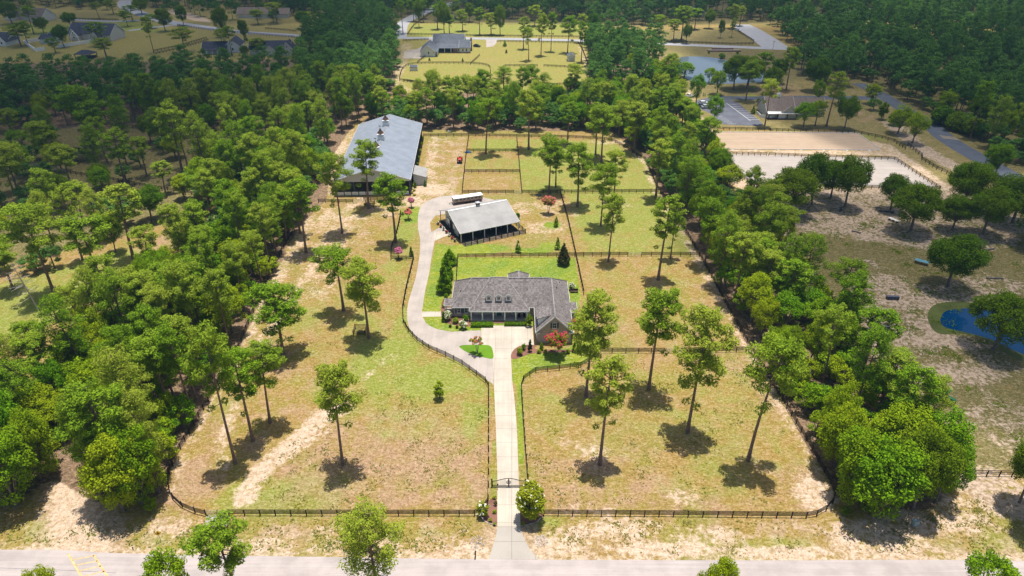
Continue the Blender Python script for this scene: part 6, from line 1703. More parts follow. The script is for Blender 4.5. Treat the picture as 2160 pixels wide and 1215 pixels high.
for row in [
 ('d',1575,186,116,62,'dark bushy tree screening the right half of the far pond',1588,2),('d',1408,190,138,46,'dark tree at the left end of the far pond',1410,0),
 ('o',1425,215,160,46,'bright tree between the sandy track and the far pond',1428,3),('d',1625,200,140,44,'dark tree behind the parking entrance',1630,1),('o',1385,180,125,44,'green tree in the wood corner left of the far pond',1385,1),
]:
    tree_px(row[0], row[1], row[2], row[3], row[4], row[5], row[6], gO, row[7])
# open pines at the left
gL = 'trees on the shady meadow left of the property'
for row in [
 ('p',115,622,430,104,'big leaning pine over the sunny patch at the left',82,6),('p',213,605,452,98,'twin-stemmed pine right of the big leaning one',196,0),('p',282,546,390,76,'pine above the sunny patch, leaning left',262,3),
 ('p',28,610,512,62,'pine cut by the left edge beside the dead tree',8,1),('d',244,532,450,46,'small dark oak behind the twin-stemmed pine',246,2),
 ('p',200,327,180,80,'tall dark pine at the far side of the shady meadow',182,6),('p',266,395,272,56,'slim dark pine in the shady meadow',254,3),('p',310,372,290,44,'pale-stemmed pine in the shady meadow',303,5),
 ('p',490,298,192,54,'round-crowned pine with long bare stem at the forest edge',483,2),('p',412,265,190,50,'pine near the back fence of the shady meadow',410,1),
 ('p',388,378,213,62,'thin ghostly pine with bare limbs in the shady meadow',376,3),('p',440,335,262,46,'bushy pine on the shady meadow near the right side',438,4),('p',100,345,258,58,'dark pine left of the shady meadow',95,5),
 ('p',45,425,300,80,'large dark pine at the left edge below the fence',30,6),('d',130,440,366,62,'low dark oak left of the dark fence',126,0),('o',110,345,262,52,'brighter bushy tree at the shady meadow edge',100,1),
 ('d',318,300,242,44,'dark bushy oak at the back of the shady meadow',320,1),('p',150,395,308,60,'dark pine behind the low oak',148,0),('d',215,395,345,44,'small dark oak right of the low oak',214,2),('d',320,465,392,66,'dark oak in the shade near the belt',318,0),
 ('p',262,290,222,46,'yellow-green pine by the back fence',268,2),('p',350,410,340,40,'dark pine in the middle of the shady meadow',345,3),('p',630,375,282,52,'yellow-green pine in front of the forest left of the arena',630,2),
 ('p',430,445,366,56,'bright pine at the end of the dark fence',430,2),('p',175,470,385,50,'pine half lit beyond the sunny patch',178,5),
]:
    tree_px(row[0], row[1], row[2], row[3], row[4], row[5], row[6], gL, row[7])
# bare dead tree
x, y = U(82, 655); hd = height_at(82, 655, 556)
dt = thing('dead_tree', 'bare whitish dead tree among the pines at the left', 'dead tree', (x, y, 0)); dt.rotation_euler = (0, -.14, 0)
rg = np.random.default_rng(3); b = MB(); b.tube([(0, 0, 0), (.1, 0, hd * .5), (0, .1, hd)], [.22, .14, .03], 8); b.build('trunk', M_dead, dt)
b = MB()
for k in range(46):
    z = hd * rg.uniform(.3, .97); a = rg.uniform(0, 6.28); Lb = (hd - z) * .18 + rg.uniform(.8, 2.4); e = np.array([math.cos(a) * Lb, math.sin(a) * Lb, z + rg.uniform(-.2, .8)])
    b.tube([(0, 0, z), tuple((e + np.array([0, 0, z])) / 2 + rg.normal(size=3) * .15), tuple(e)], [.06, .04, .015], 4, False)
    for j in range(4):
        q = e * rg.uniform(.5, 1) ; q[2] = z + (e[2] - z) * .8; f = q + rg.normal(size=3) * .55; b.tube([tuple(q), tuple(f)], [.025, .01], 3, False)
b.build('branches', M_dead, dt)

# village and far single trees
gVt = 'trees in the far village and meadows'
far_list = [(26,50,2,40),(70,40,-8,26),(72,72,12,34),(93,70,36,28),(45,98,52,44),(60,96,45,30),(150,58,26,30),(212,96,45,40),(226,125,80,44),(136,100,52,32),(118,112,80,26),(280,44,10,30),(300,30,-5,34),(325,112,35,26),(320,60,30,26),
 (349,66,16,34),(270,56,22,26),(390,110,58,44),(388,54,10,24),(210,40,5,22),(240,30,-2,24),(472,78,14,34),(470,110,60,34),(490,118,56,28),(516,86,40,22),(545,52,20,30),(585,50,5,34),(518,122,95,20),(545,115,80,34),(655,50,25,28),(640,60,22,30),
 (850,70,0,24),(873,45,-8,22),(884,58,-2,22),(893,46,-6,18),(923,62,8,26),(937,72,2,34),(948,72,32,28),(976,66,20,26),(990,46,4,22),(1012,74,15,24),(1036,74,27,30),(1055,74,8,26),(1020,30,0,22),(960,40,0,26),(905,20,-12,24),
 (1128,55,10,26),(1225,90,30,26),(1250,92,25,30),(1437,85,12,38),(1420,88,40,28),(1447,92,50,20),(1545,60,8,26),(1560,55,12,22),(1519,80,40,14),(1543,78,38,12),(1465,62,18,30),(1495,60,20,24),(1390,80,30,30)]
for k, (bx, by, ty, w_) in enumerate(far_list):
    kd = 'p' if k % 3 else 'd'
    where = ('village at the top left' if bx < 700 else 'meadow behind the white farmhouse' if bx < 1300 else 'corner meadow by the road junction')
    tree_px(kd, bx, by, ty, w_, ('slim pine' if kd == 'p' else 'dark round tree') + ' in the ' + where, None, ('pines' if kd == 'p' else 'round trees') + ' of the ' + where)

# ------------------------------------------------------------------ woods
def in_poly(x, y, P):
    c = False; m = len(P)
    for i in range(m):
        x0, y0 = P[i]; x1, y1 = P[(i + 1) % m]
        if (y0 > y) != (y1 > y) and x < (x1 - x0) * (y - y0) / (y1 - y0) + x0: c = not c
    return c
CLEAR = []
def clear_strip(px, w):
    CLEAR.append((Us(px) if px else px, w))
def near_strip(x, y):
    for P, w in CLEAR:
        for (x0, y0), (x1, y1) in zip(P[:-1], P[1:]):
            dx, dy = x1 - x0, y1 - y0; t = max(0, min(1, ((x - x0) * dx + (y - y0) * dy) / (dx * dx + dy * dy + 1e-9)))
            if math.hypot(x - x0 - t * dx, y - y0 - t * dy) < w: return True
    return False
clear_strip([(180,1165),(160,1100),(150,1050),(165,985),(190,930)], 4.2)
clear_strip([(2330,460),(2160,385),(2080,342),(2000,295),(1960,262),(1900,226),(1850,195),(1810,176)], 8)
clear_strip([(1850,207),(1700,206),(1600,207),(1500,206)], 7)
clear_strip([(640,76),(850,80),(1000,81),(1220,85.5),(1340,90),(1470,95.5),(1600,101),(1660,103)], 7)
clear_strip([(655,77),(560,71),(500,67),(420,56),(350,45),(310,33),(275,20),(262,8),(268,0)], 12)
clear_strip([(1640,103),(1608,80),(1580,62),(1560,52)], 12)
clear_strip([(845,80),(850,50),(880,32),(912,20),(960,6)], 8)
clear_strip([(1490,270),(1440,235),(1440,200)], 4)
WOODTREES = []
def wood(pts, spacing, mixp, where, seed, full=.35, hs=(15, 22), under=.25, world=False, small=1.0):
    P = pts if world else Us(pts); rg = random.Random(seed)
    xs = [p[0] for p in P]; ys = [p[1] for p in P]; x0, x1, y0, y1 = min(xs), max(xs), min(ys), max(ys)
    n = int((x1 - x0) * (y1 - y0) / spacing ** 2 * 4); grid = {}
    for t in TAKEN: grid.setdefault((int(t[0] // spacing), int(t[1] // spacing)), []).append((t[0], t[1], .6))
    for _ in range(n):
        x, y = rg.uniform(x0, x1), rg.uniform(y0, y1)
        # outside the view and far from its edge: skip
        zc = y * math.cos(PITCH) + (CAM_H - 8) * math.sin(PITCH)
        if abs(x) > zc * .75 * 1.06 + 12: continue
        if not in_poly(x, y, P) or near_strip(x, y): continue
        u = rg.random() < under; sp = spacing * (.62 if u else 1.0)
        gi, gj = int(x // spacing), int(y // spacing); ok = True
        for a in (-1, 0, 1):
            for c in (-1, 0, 1):
                for q in grid.get((gi + a, gj + c), ()):
                    if math.hypot(q[0] - x, q[1] - y) < sp * (q[2] * .5 + .5): ok = False
        if not ok: continue
        grid.setdefault((gi, gj), []).append((x, y, .3 if u else 1.0))
        h = rg.uniform(*hs) * small
        if u: WOODTREES.append(('y', x, y, rg.uniform(4.5, 8.5) * small, rg.uniform(2.2, 3.4) * small, where))
        elif rg.random() < mixp: WOODTREES.append(('f' if rg.random() < full else 'p', x, y, h * 1.08, rg.uniform(2.9, 4.1) * small, where))
        else: WOODTREES.append(('d' if rg.random() < .25 else 'o', x, y, h * rg.uniform(.55, .8), rg.uniform(3.1, 4.6) * small, where))
wood([(-220,1085),(0,1075),(60,1060),(125,1003),(130,960),(120,900),(-200,880)], 4.6, .25, 'in the thicket left of the dirt track', 1, under=.4, hs=(13, 18))
wood([(205,930),(215,1062),(335,1055),(345,1000),(418,860),(498,735),(548,618),(600,515),(640,455),(600,430),(520,470),(410,520),(330,600),(235,705),(170,750),(110,800),(0,850),(-200,850),(-200,900),(130,930)], 4.2, .6, 'in the wood along the left fence', 2, under=.35, hs=(14, 21))
wood([(690,335),(600,310),(500,330),(430,370),(420,440),(450,480),(520,470),(600,430),(650,455),(668,400)], 5.2, .6, 'in the wood left of the covered arena', 3, under=.3)
wood([(-250,292),(0,287),(150,264),(300,270),(520,290),(600,312),(690,328),(745,262),(760,256),(815,205),(838,150),(841,92),(800,75),(700,85),(655,105),(642,172),(500,192),(380,185),(250,192),(0,200),(-250,205)], 6.0, .8, 'in the dense forest behind the shady meadow', 4, full=.55, hs=(15, 21), under=.12)
wood([(760,256),(800,215),(850,230),(1000,228),(1060,215),(1180,208),(1250,195),(1320,200),(1420,240),(1440,262),(1380,300),(1350,318),(1290,275),(1000,276),(895,271)], 5.2, .45, 'in the strip of wood behind the property', 5, under=.3, hs=(13, 18))
wood([(1292,277),(1350,262),(1440,262),(1480,300),(1530,372),(1590,450),(1640,540),(1672,610),(1600,720),(1580,722),(1490,545),(1392,395),(1354,325)], 5.2, .6, 'in the far right-hand fence wood', 6, under=.35, hs=(14, 20))
wood([(1672,610),(1790,668),(1770,720),(1850,800),(1940,880),(1975,960),(1985,1062),(1900,1090),(1800,1080),(1772,1050),(1770,1030),(1655,835),(1588,722)], 4.8, .5, 'in the near right-hand fence wood', 7, under=.4, hs=(13, 19))
wood([(1236,88),(1330,102),(1380,125),(1400,170),(1430,200),(1420,240),(1320,200),(1264,195),(1242,140)], 6.3, .65, 'between the farm lot and the far pond', 8, under=.15)
wood([(1670,112),(1720,105),(1900,110),(2600,110),(2600,400),(2200,360),(2130,330),(2060,300),(1980,262),(1900,215),(1850,185),(1780,190),(1690,165)], 6.4, .5, 'in the dark woods at the upper right', 9, full=.5, under=.15, hs=(16, 23))
wood([(1660,100),(1640,60),(1600,45),(1500,40),(1400,50),(1350,60),(1250,65),(1240,45),(1000,40),(1000,22),(2600,20),(2600,112),(1900,108)], 7.5, .55, 'in the far woods beyond the back road', 10, full=.5, under=.1, hs=(15, 22))
wood([(700,72),(840,75),(848,45),(880,25),(860,5),(560,5),(600,30),(650,45)], 7.5, .75, 'in the far forest behind the village', 11, full=.5, under=.1, hs=(15, 22))
wood([(0,10),(160,20),(260,22),(255,0),(-200,-5),(-200,40)], 10, .7, 'in the forest above the stone house', 12, under=.1)
wood([(285,6),(330,20),(480,45),(600,48),(560,5),(300,-5)], 13, .6, 'in the groves behind the village road', 13, under=.2)
wood([(-700, 600), (700, 600), (800, 860), (-800, 860)], 8.5, .7, 'on the far horizon side', 14, world=True, under=.05, hs=(15, 21))
wood([(850,46),(1000,48),(1000,22),(960,14),(900,30)], 12, .7, 'beyond the back meadow', 15, under=.1)
wood([(1640,205),(1900,205),(1960,262),(1900,240),(1800,230)], 9, .6, 'between the clubhouse and the lane', 16, under=.3)
wood([(2010,310),(2200,380),(2400,480),(2400,380),(2200,330),(2050,290)], 8, .4, 'beyond the dark lane', 17, under=.5)
wood([(-60,300),(420,290),(430,440),(250,440),(0,490),(-100,500)], 11, .6, 'on the shady left meadow', 18, under=.25, hs=(13, 20))
wood([(-60,480),(290,440),(340,550),(150,560),(0,600),(-60,600)], 10, .7, 'above the sunny patch at the left', 19, under=.25, hs=(15, 21))
WOODTREES.sort(key=lambda t: t[2] * t[2] + t[1] * t[1])
CNT = {'p': 0, 'o': 0, 'y': 0}
LIM = {'p': 215, 'o': 215, 'y': 200}
FAR = []
RG2 = random.Random(77)
SPAN = {}
for t in WOODTREES:
    d = math.hypot(t[1], t[2]); s = SPAN.setdefault(t[5], [d, d]); s[0] = min(s[0], d); s[1] = max(s[1], d)
MEDX = {w_: float(np.median([t[1] for t in WOODTREES if t[5] == w_])) for w_ in SPAN}
def where_in(t):
    a, b_ = SPAN[t[5]]; q = (math.hypot(t[1], t[2]) - a) / (b_ - a + 1e-6)
    return ('near ' if q < .33 else 'middle ' if q < .66 else 'far ') + ('left' if t[1] < MEDX[t[5]] else 'right') + ' part'
def size_word(t):
    fam = 0 if t[0] in 'pf' else 2 if t[0] == 'y' else 1
    lo, hi = ((17, 20), (10.5, 12.5), (5.8, 7.2))[fam]
    return 'short' if t[3] < lo else 'mid-sized' if t[3] < hi else 'tall'
for t in WOODTREES:
    k, x, y, h, r, where = t
    fam = 'p' if k in 'pf' else 'y' if k == 'y' else 'o'
    if CNT[fam] >= LIM[fam]: FAR.append(t); continue
    CNT[fam] += 1
    protos = {'p': PINES, 'f': FULLP, 'o': OAKS, 'd': DARKOAKS, 'y': YOUNG}[k]
    nm, cat, word = {'p': ('pine_tree', 'pine tree', 'pine'), 'f': ('pine_tree', 'pine tree', 'pine'), 'o': ('broadleaf_tree', 'tree', 'broadleaf tree'), 'd': ('broadleaf_tree', 'tree', 'broadleaf tree'), 'y': ('understory_tree', 'young tree', 'low bushy tree')}[k]
    place('p' if k in 'pf' else 'o', protos, nm, x, y, h, r, size_word(t) + ' ' + word + ', ' + where_in(t) + ', ' + where, word + 's ' + where, (RG2.uniform(-.06, .06), RG2.uniform(-.06, .06)), cat, rg=RG2)
# the rest of the far woods: one mass
LOWP = [pine_proto(41, 20, .38, 3.8, 24, 60, .58), pine_proto(42, 20, .3, 3.6, 26, 60, .58), pine_proto(43, 20, .45, 4.0, 20, 60, .58)]
LOWO = [broad_proto(44, 14, .2, 4.6, 46, 50, .58), broad_proto(45, 14, .25, 4.5, 44, 50, .58)]
def mesh_arrays(me):
    V = np.empty(len(me.vertices) * 3, np.float32); me.vertices.foreach_get('co', V)
    T = np.empty(len(me.vertices), np.float32); me.attributes['tint'].data.foreach_get('value', T)
    return V.reshape(-1, 3), T
def mass(name, label, specs, mat):
    arr = {id(p[1]): mesh_arrays(p[1]) for p in LOWP + LOWO}
    Vs = []; Ts = []; tr = MB()
    for k, x, y, h, r, where in specs:
        pr = LOWP[RG2.randrange(3)] if k in 'pf' else LOWO[RG2.randrange(2)]
        V, T = arr[id(pr[1])]; a = RG2.uniform(0, 6.28); c, s = math.cos(a), math.sin(a); q = 1.22 * r / pr[3]
        W = np.stack([(V[:, 0] * c - V[:, 1] * s) * q + x, (V[:, 0] * s + V[:, 1] * c) * q + y, V[:, 2] * h / pr[2]], 1)
        Vs.append(W); Ts.append(np.clip(T + RG2.uniform(-.35, .35), 0, 1))
        tr.tube([(x, y, 0), (x, y, h * .85)], [.25, .08], 5, False)
    V = np.concatenate(Vs).astype(np.float32); T = np.concatenate(Ts).astype(np.float32); n = len(V) // 4
    nt_ = len(tr.v); tv = np.array(tr.v, np.float32); tf = np.array([f for f in tr.f], np.int32) + len(V)
    me = bpy.data.meshes.new(name)
    me.vertices.add(len(V) + nt_); me.vertices.foreach_set('co', np.concatenate([V, tv]).ravel())
    idx = np.concatenate([np.arange(4 * n, dtype=np.int32), tf.ravel()])
    me.loops.add(len(idx)); me.loops.foreach_set('vertex_index', idx)
    nf = n + len(tf); me.polygons.add(nf); me.polygons.foreach_set('loop_start', np.arange(0, 4 * nf, 4, dtype=np.int32)); me.polygons.foreach_set('loop_total', np.full(nf, 4, np.int32))
    me.materials.append(mat); me.materials.append(M_bark2)
    me.polygons.foreach_set('material_index', np.concatenate([np.zeros(n, np.int32), np.ones(len(tf), np.int32)]))
    me.update(calc_edges=True)
    at = me.attributes.new('tint', 'FLOAT', 'POINT'); at.data.foreach_set('value', np.concatenate([T, np.zeros(nt_, np.float32)]))
    o = link(bpy.data.objects.new(name, me)); o['kind'] = 'stuff'; o['label'] = label
    return o
print('WOOD', len(WOODTREES), CNT, 'far', len(FAR))
if FAR: mass('distant_woodland', 'far-off woods of pines and broadleaf trees running to the top of the picture', FAR, M_farwood)

# ------------------------------------------------------------------ garden plants
def plant(name, label, cat, px, py, ty, w, leaf, flower=None, nf=.25, shape='round', group=None, seed=1, stems=True, size=.3, dens=1.0, h=None, fl_size=None):
    x, y = U(px, py); h = h or max(.3, height_at(px, py, ty)); r = w / 2 / px_m(py, y, h / 2)
    rg = np.random.default_rng(seed); o = thing(name, label, cat, (x, y, 0), 0, group)
    P = []; Rr = []
    if shape == 'cone':
        n = int(60 * dens)
        for i in range(n):
            t = rg.random() ** 1.3; a = rg.uniform(0, 6.28); q = r * (1 - t) ** .8 * rg.uniform(.6, 1)
            P.append((math.cos(a) * q, math.sin(a) * q, .15 * h + t * h * .85)); Rr.append(max(.18, r * .28 * (1.1 - t * .7)))
    elif shape == 'vase':
        for i in range(int(38 * dens)):
            a = rg.uniform(0, 6.28); t = rg.uniform(.4, 1); q = r * (.25 + .75 * t) * rg.uniform(.3, 1)
            P.append((math.cos(a) * q, math.sin(a) * q, h * (t * .62 + .3) * (1.05 - .25 * (q / r) ** 2))); Rr.append(r * rg.uniform(.16, .26))
    elif shape == 'flat':
        for i in range(int(24 * dens)):
            a = rg.uniform(0, 6.28); q = r * math.sqrt(rg.random()) * .85
            P.append((math.cos(a) * q, math.sin(a) * q, h * rg.uniform(.45, .8))); Rr.append(r * .2)
    else:
        for i in range(int(34 * dens)):
            d = rg.normal(size=3); d /= np.linalg.norm(d); q = rg.uniform(.5, .8)
            P.append((d[0] * r * q, d[1] * r * q, h * .52 + d[2] * h * .46 * q)); Rr.append(min(r, h) * rg.uniform(.22, .34))
    if stems:
        b = MB()
        for k in range(4):
            a = k * 1.57 + .4; b.tube([(0.05 * math.cos(a), 0.05 * math.sin(a), 0), (r * .25 * math.cos(a), r * .25 * math.sin(a), h * .5), (r * .5 * math.cos(a), r * .5 * math.sin(a), h * .8)], [.05, .035, .015], 5, False)
        b.build('stem', M_bark2, o)
    k_ = (0.32 / size) ** 2
    C_, D_ = puffs(P, Rr, 300 * k_, rg, .9); C_[:, 2] = np.maximum(C_[:, 2], .03)
    me = leaf_mesh('foliage', C_, D_, size, .65, leaf, rg); link(bpy.data.objects.new('foliage', me), o)
    if flower is not None:
        n = max(4, int(len(P) * nf * 8)); ii = rg.integers(0, len(P), n); d = rg.normal(size=(n, 3)); d[:, 2] = np.abs(d[:, 2]) * 1.1; d /= np.linalg.norm(d, axis=1, keepdims=True)
        c = np.array(P)[ii] + d * np.array(Rr)[ii][:, None] * 1.02
        n2 = 6; C2 = (c[:, None, :] + rg.normal(size=(n, n2, 3)) * (fl_size or size) * .35).reshape(-1, 3); D2 = np.repeat(d, n2, 0)
        me = leaf_mesh('blossom', C2, D2, (fl_size or size) * .75, .9, flower, rg); link(bpy.data.objects.new('blossom', me), o)
    return o
plant('crape_myrtle', 'large crimson crape myrtle in full bloom in front of the garage gable', 'flowering tree', 1174, 750, 702, 52, M_shrub, M_redflower, .8, 'vase', None, 2, size=.26, dens=1.6)
plant('crape_myrtle', 'crimson crape myrtle half behind the pine at the right side of the house', 'flowering tree', 1218, 708, 668, 30, M_shrub, M_redflower, .8, 'vase', None, 3, size=.26)
plant('crape_myrtle', 'sparse coral crape myrtle on the lawn island of the forecourt', 'flowering tree', 1007, 746, 709, 31, M_shrub, M_coral, .5, 'vase', None, 4, size=.2, dens=.6)
plant('crape_myrtle', 'coral-flowering crape myrtle behind the stable near the long fence', 'flowering tree', 1157, 451, 415, 31, M_shrub, M_coral, 1.0, 'vase', None, 5, size=.3)
plant('crape_myrtle', 'pink crape myrtle at the corner of the small fence left of the gravel drive', 'flowering tree', 841, 546, 524, 19, M_shrub, M_pinkflower, 1.3, 'vase', None, 6, size=.26)
plant('crape_myrtle', 'pink-flowering shrub by the drive near the arena, upper one', 'flowering tree', 868, 438, 418, 16, M_shrub, M_pinkflower, .9, 'vase', None, 7, size=.26)
plant('crape_myrtle', 'coral-flowering shrub by the drive near the arena, lower one', 'flowering tree', 862, 463, 441, 19, M_shrub, M_coral, .8, 'vase', None, 8, size=.26)
plant('flowering_shrub', 'tall white-flowering shrub right of the drive beside the iron gate', 'flowering shrub', 1119, 1097, 1017, 66, M_shrub, M_whiteflower, .13, 'round', None, 9, size=.3, dens=2.6, fl_size=.26)
plant('flowering_shrub', 'smaller green shrub left of the drive at the fence end', 'shrub', 1019, 1090, 1055, 27, M_shrub, M_whiteflower, .05, 'round', None, 10, size=.34)
for (a, lab, f, w_) in (((944,676,655), 'white hydrangea by the left corner of the house', M_whiteflower, 18), ((977,694,674), 'white hydrangea at the edge of the front bed, nearer the drive', M_whiteflower, 19), ((1206,612,596), 'white hydrangea behind the right corner of the house', M_whiteflower, 15)):
    plant('hydrangea', lab, 'hydrangea', a[0], a[1], a[2], w_, M_shrub, f, .5, 'round', None, a[0], False, .2)
plant('conifer', 'tall bright green cone tree at the left end of the house, nearest', 'conifer', 938, 617, 553, 31, M_cypress, None, 0, 'cone', None, 11, True, .26, 2.2)
plant('conifer', 'bright green cone tree in the middle of the three left of the back lawn', 'conifer', 943, 588, 535, 27, M_cypress, None, 0, 'cone', None, 12, True, .26, 2.0)
plant('conifer', 'bright green cone tree farthest of the three left of the back lawn', 'conifer', 949, 557, 526, 31, M_cypress, None, 0, 'cone', None, 13, True, .26, 1.8)
plant('magnolia', 'dark bronze magnolia at the fence corner of the back lawn', 'magnolia', 1188, 558, 513, 27, M_magnolia, None, 0, 'cone', None, 14, True, .32, 2.0)
for i, (a, w_, lab, lf) in enumerate([((1093,532,507), 14, 'young bright green tree below the stable runs', M_oak), ((1176,526,501), 12, 'young tree left of the long fence, beside the magnolia', M_oak), ((1173,478,457), 12, 'young tree halfway up the long fence', M_oak),
    ((868,540,521), 9, 'thin sapling left of the gravel drive', M_darkoak), ((928,842,798), 28, 'lone bright sapling in the left paddock beside the drive', M_oak), ((1092,462,447), 13, 'round bush at the right end of the stable', M_cypress)]):
    plant('sapling', lab, 'sapling', *a, w_, lf, None, 0, 'cone' if i < 4 else 'round', None, 20 + i, True, .26)
def hedge(label, p, q, w_, h, mat, seed, name='hedge'):
    a_ = np.array(U(*p)); c_ = np.array(U(*q)); L = np.linalg.norm(c_ - a_); r = thing(name, label, 'hedge', (a_[0], a_[1], 0), math.atan2(c_[1] - a_[1], c_[0] - a_[0]))
    rg = np.random.default_rng(seed); n = int(L * 260)
    C_ = rg.uniform([0, -w_/2, .05], [L, w_/2, h], (n, 3)); D_ = np.zeros_like(C_)
    side = rg.integers(0, 3, n); D_[:, 2] = 1; k = side == 0; C_[k, 1] = -w_/2 + rg.normal(0, .05, k.sum()); D_[k] = (0, -1, 0); k = side > 0; C_[k, 2] = h + rg.normal(0, .05, k.sum())
    link(bpy.data.objects.new('foliage', leaf_mesh('foliage', C_, D_, .22, .7, mat, rg, .5, .2)), r)
    b = MB(); b.box(.08, -w_/2 + .1, 0, L - .08, w_/2 - .1, h - .1); b.build('branches', M_dark, r)
hedge('clipped low hedge left of the porch steps', (993,688), (1041,688), 1.3, .75, M_cypress, 1)
hedge('clipped low hedge right of the porch steps', (1064,686), (1111,686), 1.0, .6, M_darkoak, 2)
small = [(1096,748,732,16,M_shrub,'round yellow-green topiary in the bed right of the drive','round'),(1105,738,724,11,M_cypress,'small round bush behind the topiary','round'),(1118,742,717,9,M_maroon and M_magnolia,'dark upright shrub in the red bed','cone'),
 (1116,688,660,17,M_darkoak,'dark green bush between porch and garage','round'),(1142,738,724,9,M_cypress,'small conifer left of the garage gable','cone'),(1211,742,722,10,M_darkoak,'dark columnar shrub at the right corner of the garage','cone'),
 (1137,745,737,10,M_shrub,'low yellowish shrub under the garage gable, left','round'),(1150,745,737,10,M_shrub,'low yellowish shrub under the garage gable, second','round'),(1198,745,737,10,M_shrub,'low yellowish shrub under the garage gable, right','round'),
 (936,678,658,9,M_darkoak,'dark shrub at the end of the side walk','cone'),(942,632,617,11,M_cypress,'small round conifer at the left corner of the house','round'),(961,681,670,15,M_shrub,'yellow-green spreading shrub between the hydrangeas','round'),
 (982,676,664,14,M_cypress,'green shrub left of the porch','round'),(937,648,640,12,M_shrub,'yellow perennials in the bed left of the house','flat'),(950,690,685,7,M_magnolia,'tiny dark ball shrub in the front bed','round'),(964,692,686,7,M_magnolia,'tiny dark ball shrub beside the hydrangea','round'),
 (1045,1066,1058,9,M_magnolia,'reddish dwarf shrub in the entrance bed','flat'),(1043,1052,1046,9,M_shrub,'pale yellow perennial at the top of the entrance bed','flat'),(1043,1082,1076,9,M_shrub,'green dwarf shrub in the entrance bed','round'),(1034,1101,1095,9,M_shrub,'pale yellow dwarf shrub in the entrance bed, left','flat'),
 (1043,1108,1102,7,M_shrub,'pale yellow dwarf shrub by the drive edge','flat'),(1104,1108,1100,9,M_shrub,'yellow-green dwarf shrub in the shade right of the drive','round'),
 (1065,98,85,8,M_cypress,'small conifer by the road right of the farmhouse','cone'),(1068,112,104,5,M_darkoak,'tiny dark shrub on the farmhouse lawn','cone'),(906,128,122,4,M_darkoak,'tiny dark sapling before the farmhouse, left','cone'),(976,130,123,4,M_darkoak,'tiny dark sapling before the farmhouse, right','cone'),
 (1495,113,106,6,M_darkoak,'small round evergreen above the far pond, left','round'),(1555,115,108,6,M_darkoak,'small round evergreen above the far pond, right','round'),(1523,123,112,15,M_cypress,'green bush on the far pond bank','round'),
 (322,1078,1046,30,M_shrub,'yellow-green bush at the end of the left wood','round'),(876,396,382,6,M_cypress,'little dark conifer in front of the tack room','cone'),(897,393,380,7,M_cypress,'little conifer at the corner of the tack room','cone'),
 (1670,532,518,26,M_darkoak,'low bush on the open pasture by the wood','flat'),(1690,505,490,18,M_darkoak,'smaller low bush on the open pasture','flat'),(1780,1085,1068,22,M_darkoak,'low sprouts outside the front right fence corner','round'),
 (519,88,68,9,M_darkoak,'dark columnar tree by the village road','cone'),(1600,222,206,12,M_darkoak,'bushes at the head of the parking lot','round'),(1588,240,222,10,M_darkoak,'dark upright bush beside the parking island','cone')]
for i, (px_, py_, ty_, w_, mt, lab, shp) in enumerate(small):
    plant('shrub', lab, 'shrub', px_, py_, ty_, w_, mt, None, 0, shp, None, 100 + i, False, .22 if py_ > 300 else .4)
for k in range(14):       # clipped bushes beside the covered arena
    t = k / 13; plant('arena_shrub', 'one of the row of small round shrubs along the covered arena', 'shrub', 892 - 12 * t, 292 + 60 * t, 286 + 60 * t, 7, M_magnolia if k % 3 else M_shrub, None, 0, 'round', 'row of shrubs beside the covered arena', 200 + k, False, .26)
for k in range(6):
    plant('flower_clump', 'yellow flower clump in the bed by the tack room', 'flowers', 867 + (k % 2) * 5 + k * .5, 388 + k * 5, 384 + k * 5, 6, M_shrub, M_yellowleaf, 1.2, 'flat', 'yellow flowers by the tack room', 230 + k, False, .2)
for k in range(7):
    t = k / 6; px_ = 924 + 36 * t; py_ = 474 + 36 * t
    plant('flower_pot_plant', 'red-leaved potted plant along the gable end of the stable', 'plant', px_, py_, py_ - 7, 7, M_magnolia, M_coral if k % 2 else M_whiteflower, .12, 'round', 'pot plants at the stable', 240 + k, False, .2)
plant('hedgerow_shrub', 'dark evergreen screen right of the lane, left lump', 'hedge', 1985, 262, 225, 60, M_darkoak, None, 0, 'round', None, 260, False, .6, 1.5)
plant('hedgerow_shrub', 'dark evergreen screen right of the lane, middle lump', 'hedge', 2020, 275, 238, 60, M_darkoak, None, 0, 'round', None, 261, False, .6, 1.5)
plant('hedgerow_shrub', 'dark evergreen screen right of the lane, right lump', 'hedge', 2050, 285, 250, 56, M_darkoak, None, 0, 'round', None, 262, False, .6, 1.5)
plant('cedar', 'dark clipped cedar left of the lane', 'cedar', 1860, 252, 212, 24, M_darkoak, None, 0, 'round', None, 263, False, .5, 1.2)
plant('cedar', 'dark clipped cedar nearer the fence left of the lane', 'cedar', 1882, 264, 230, 24, M_darkoak, None, 0, 'round', None, 264, False, .5, 1.2)

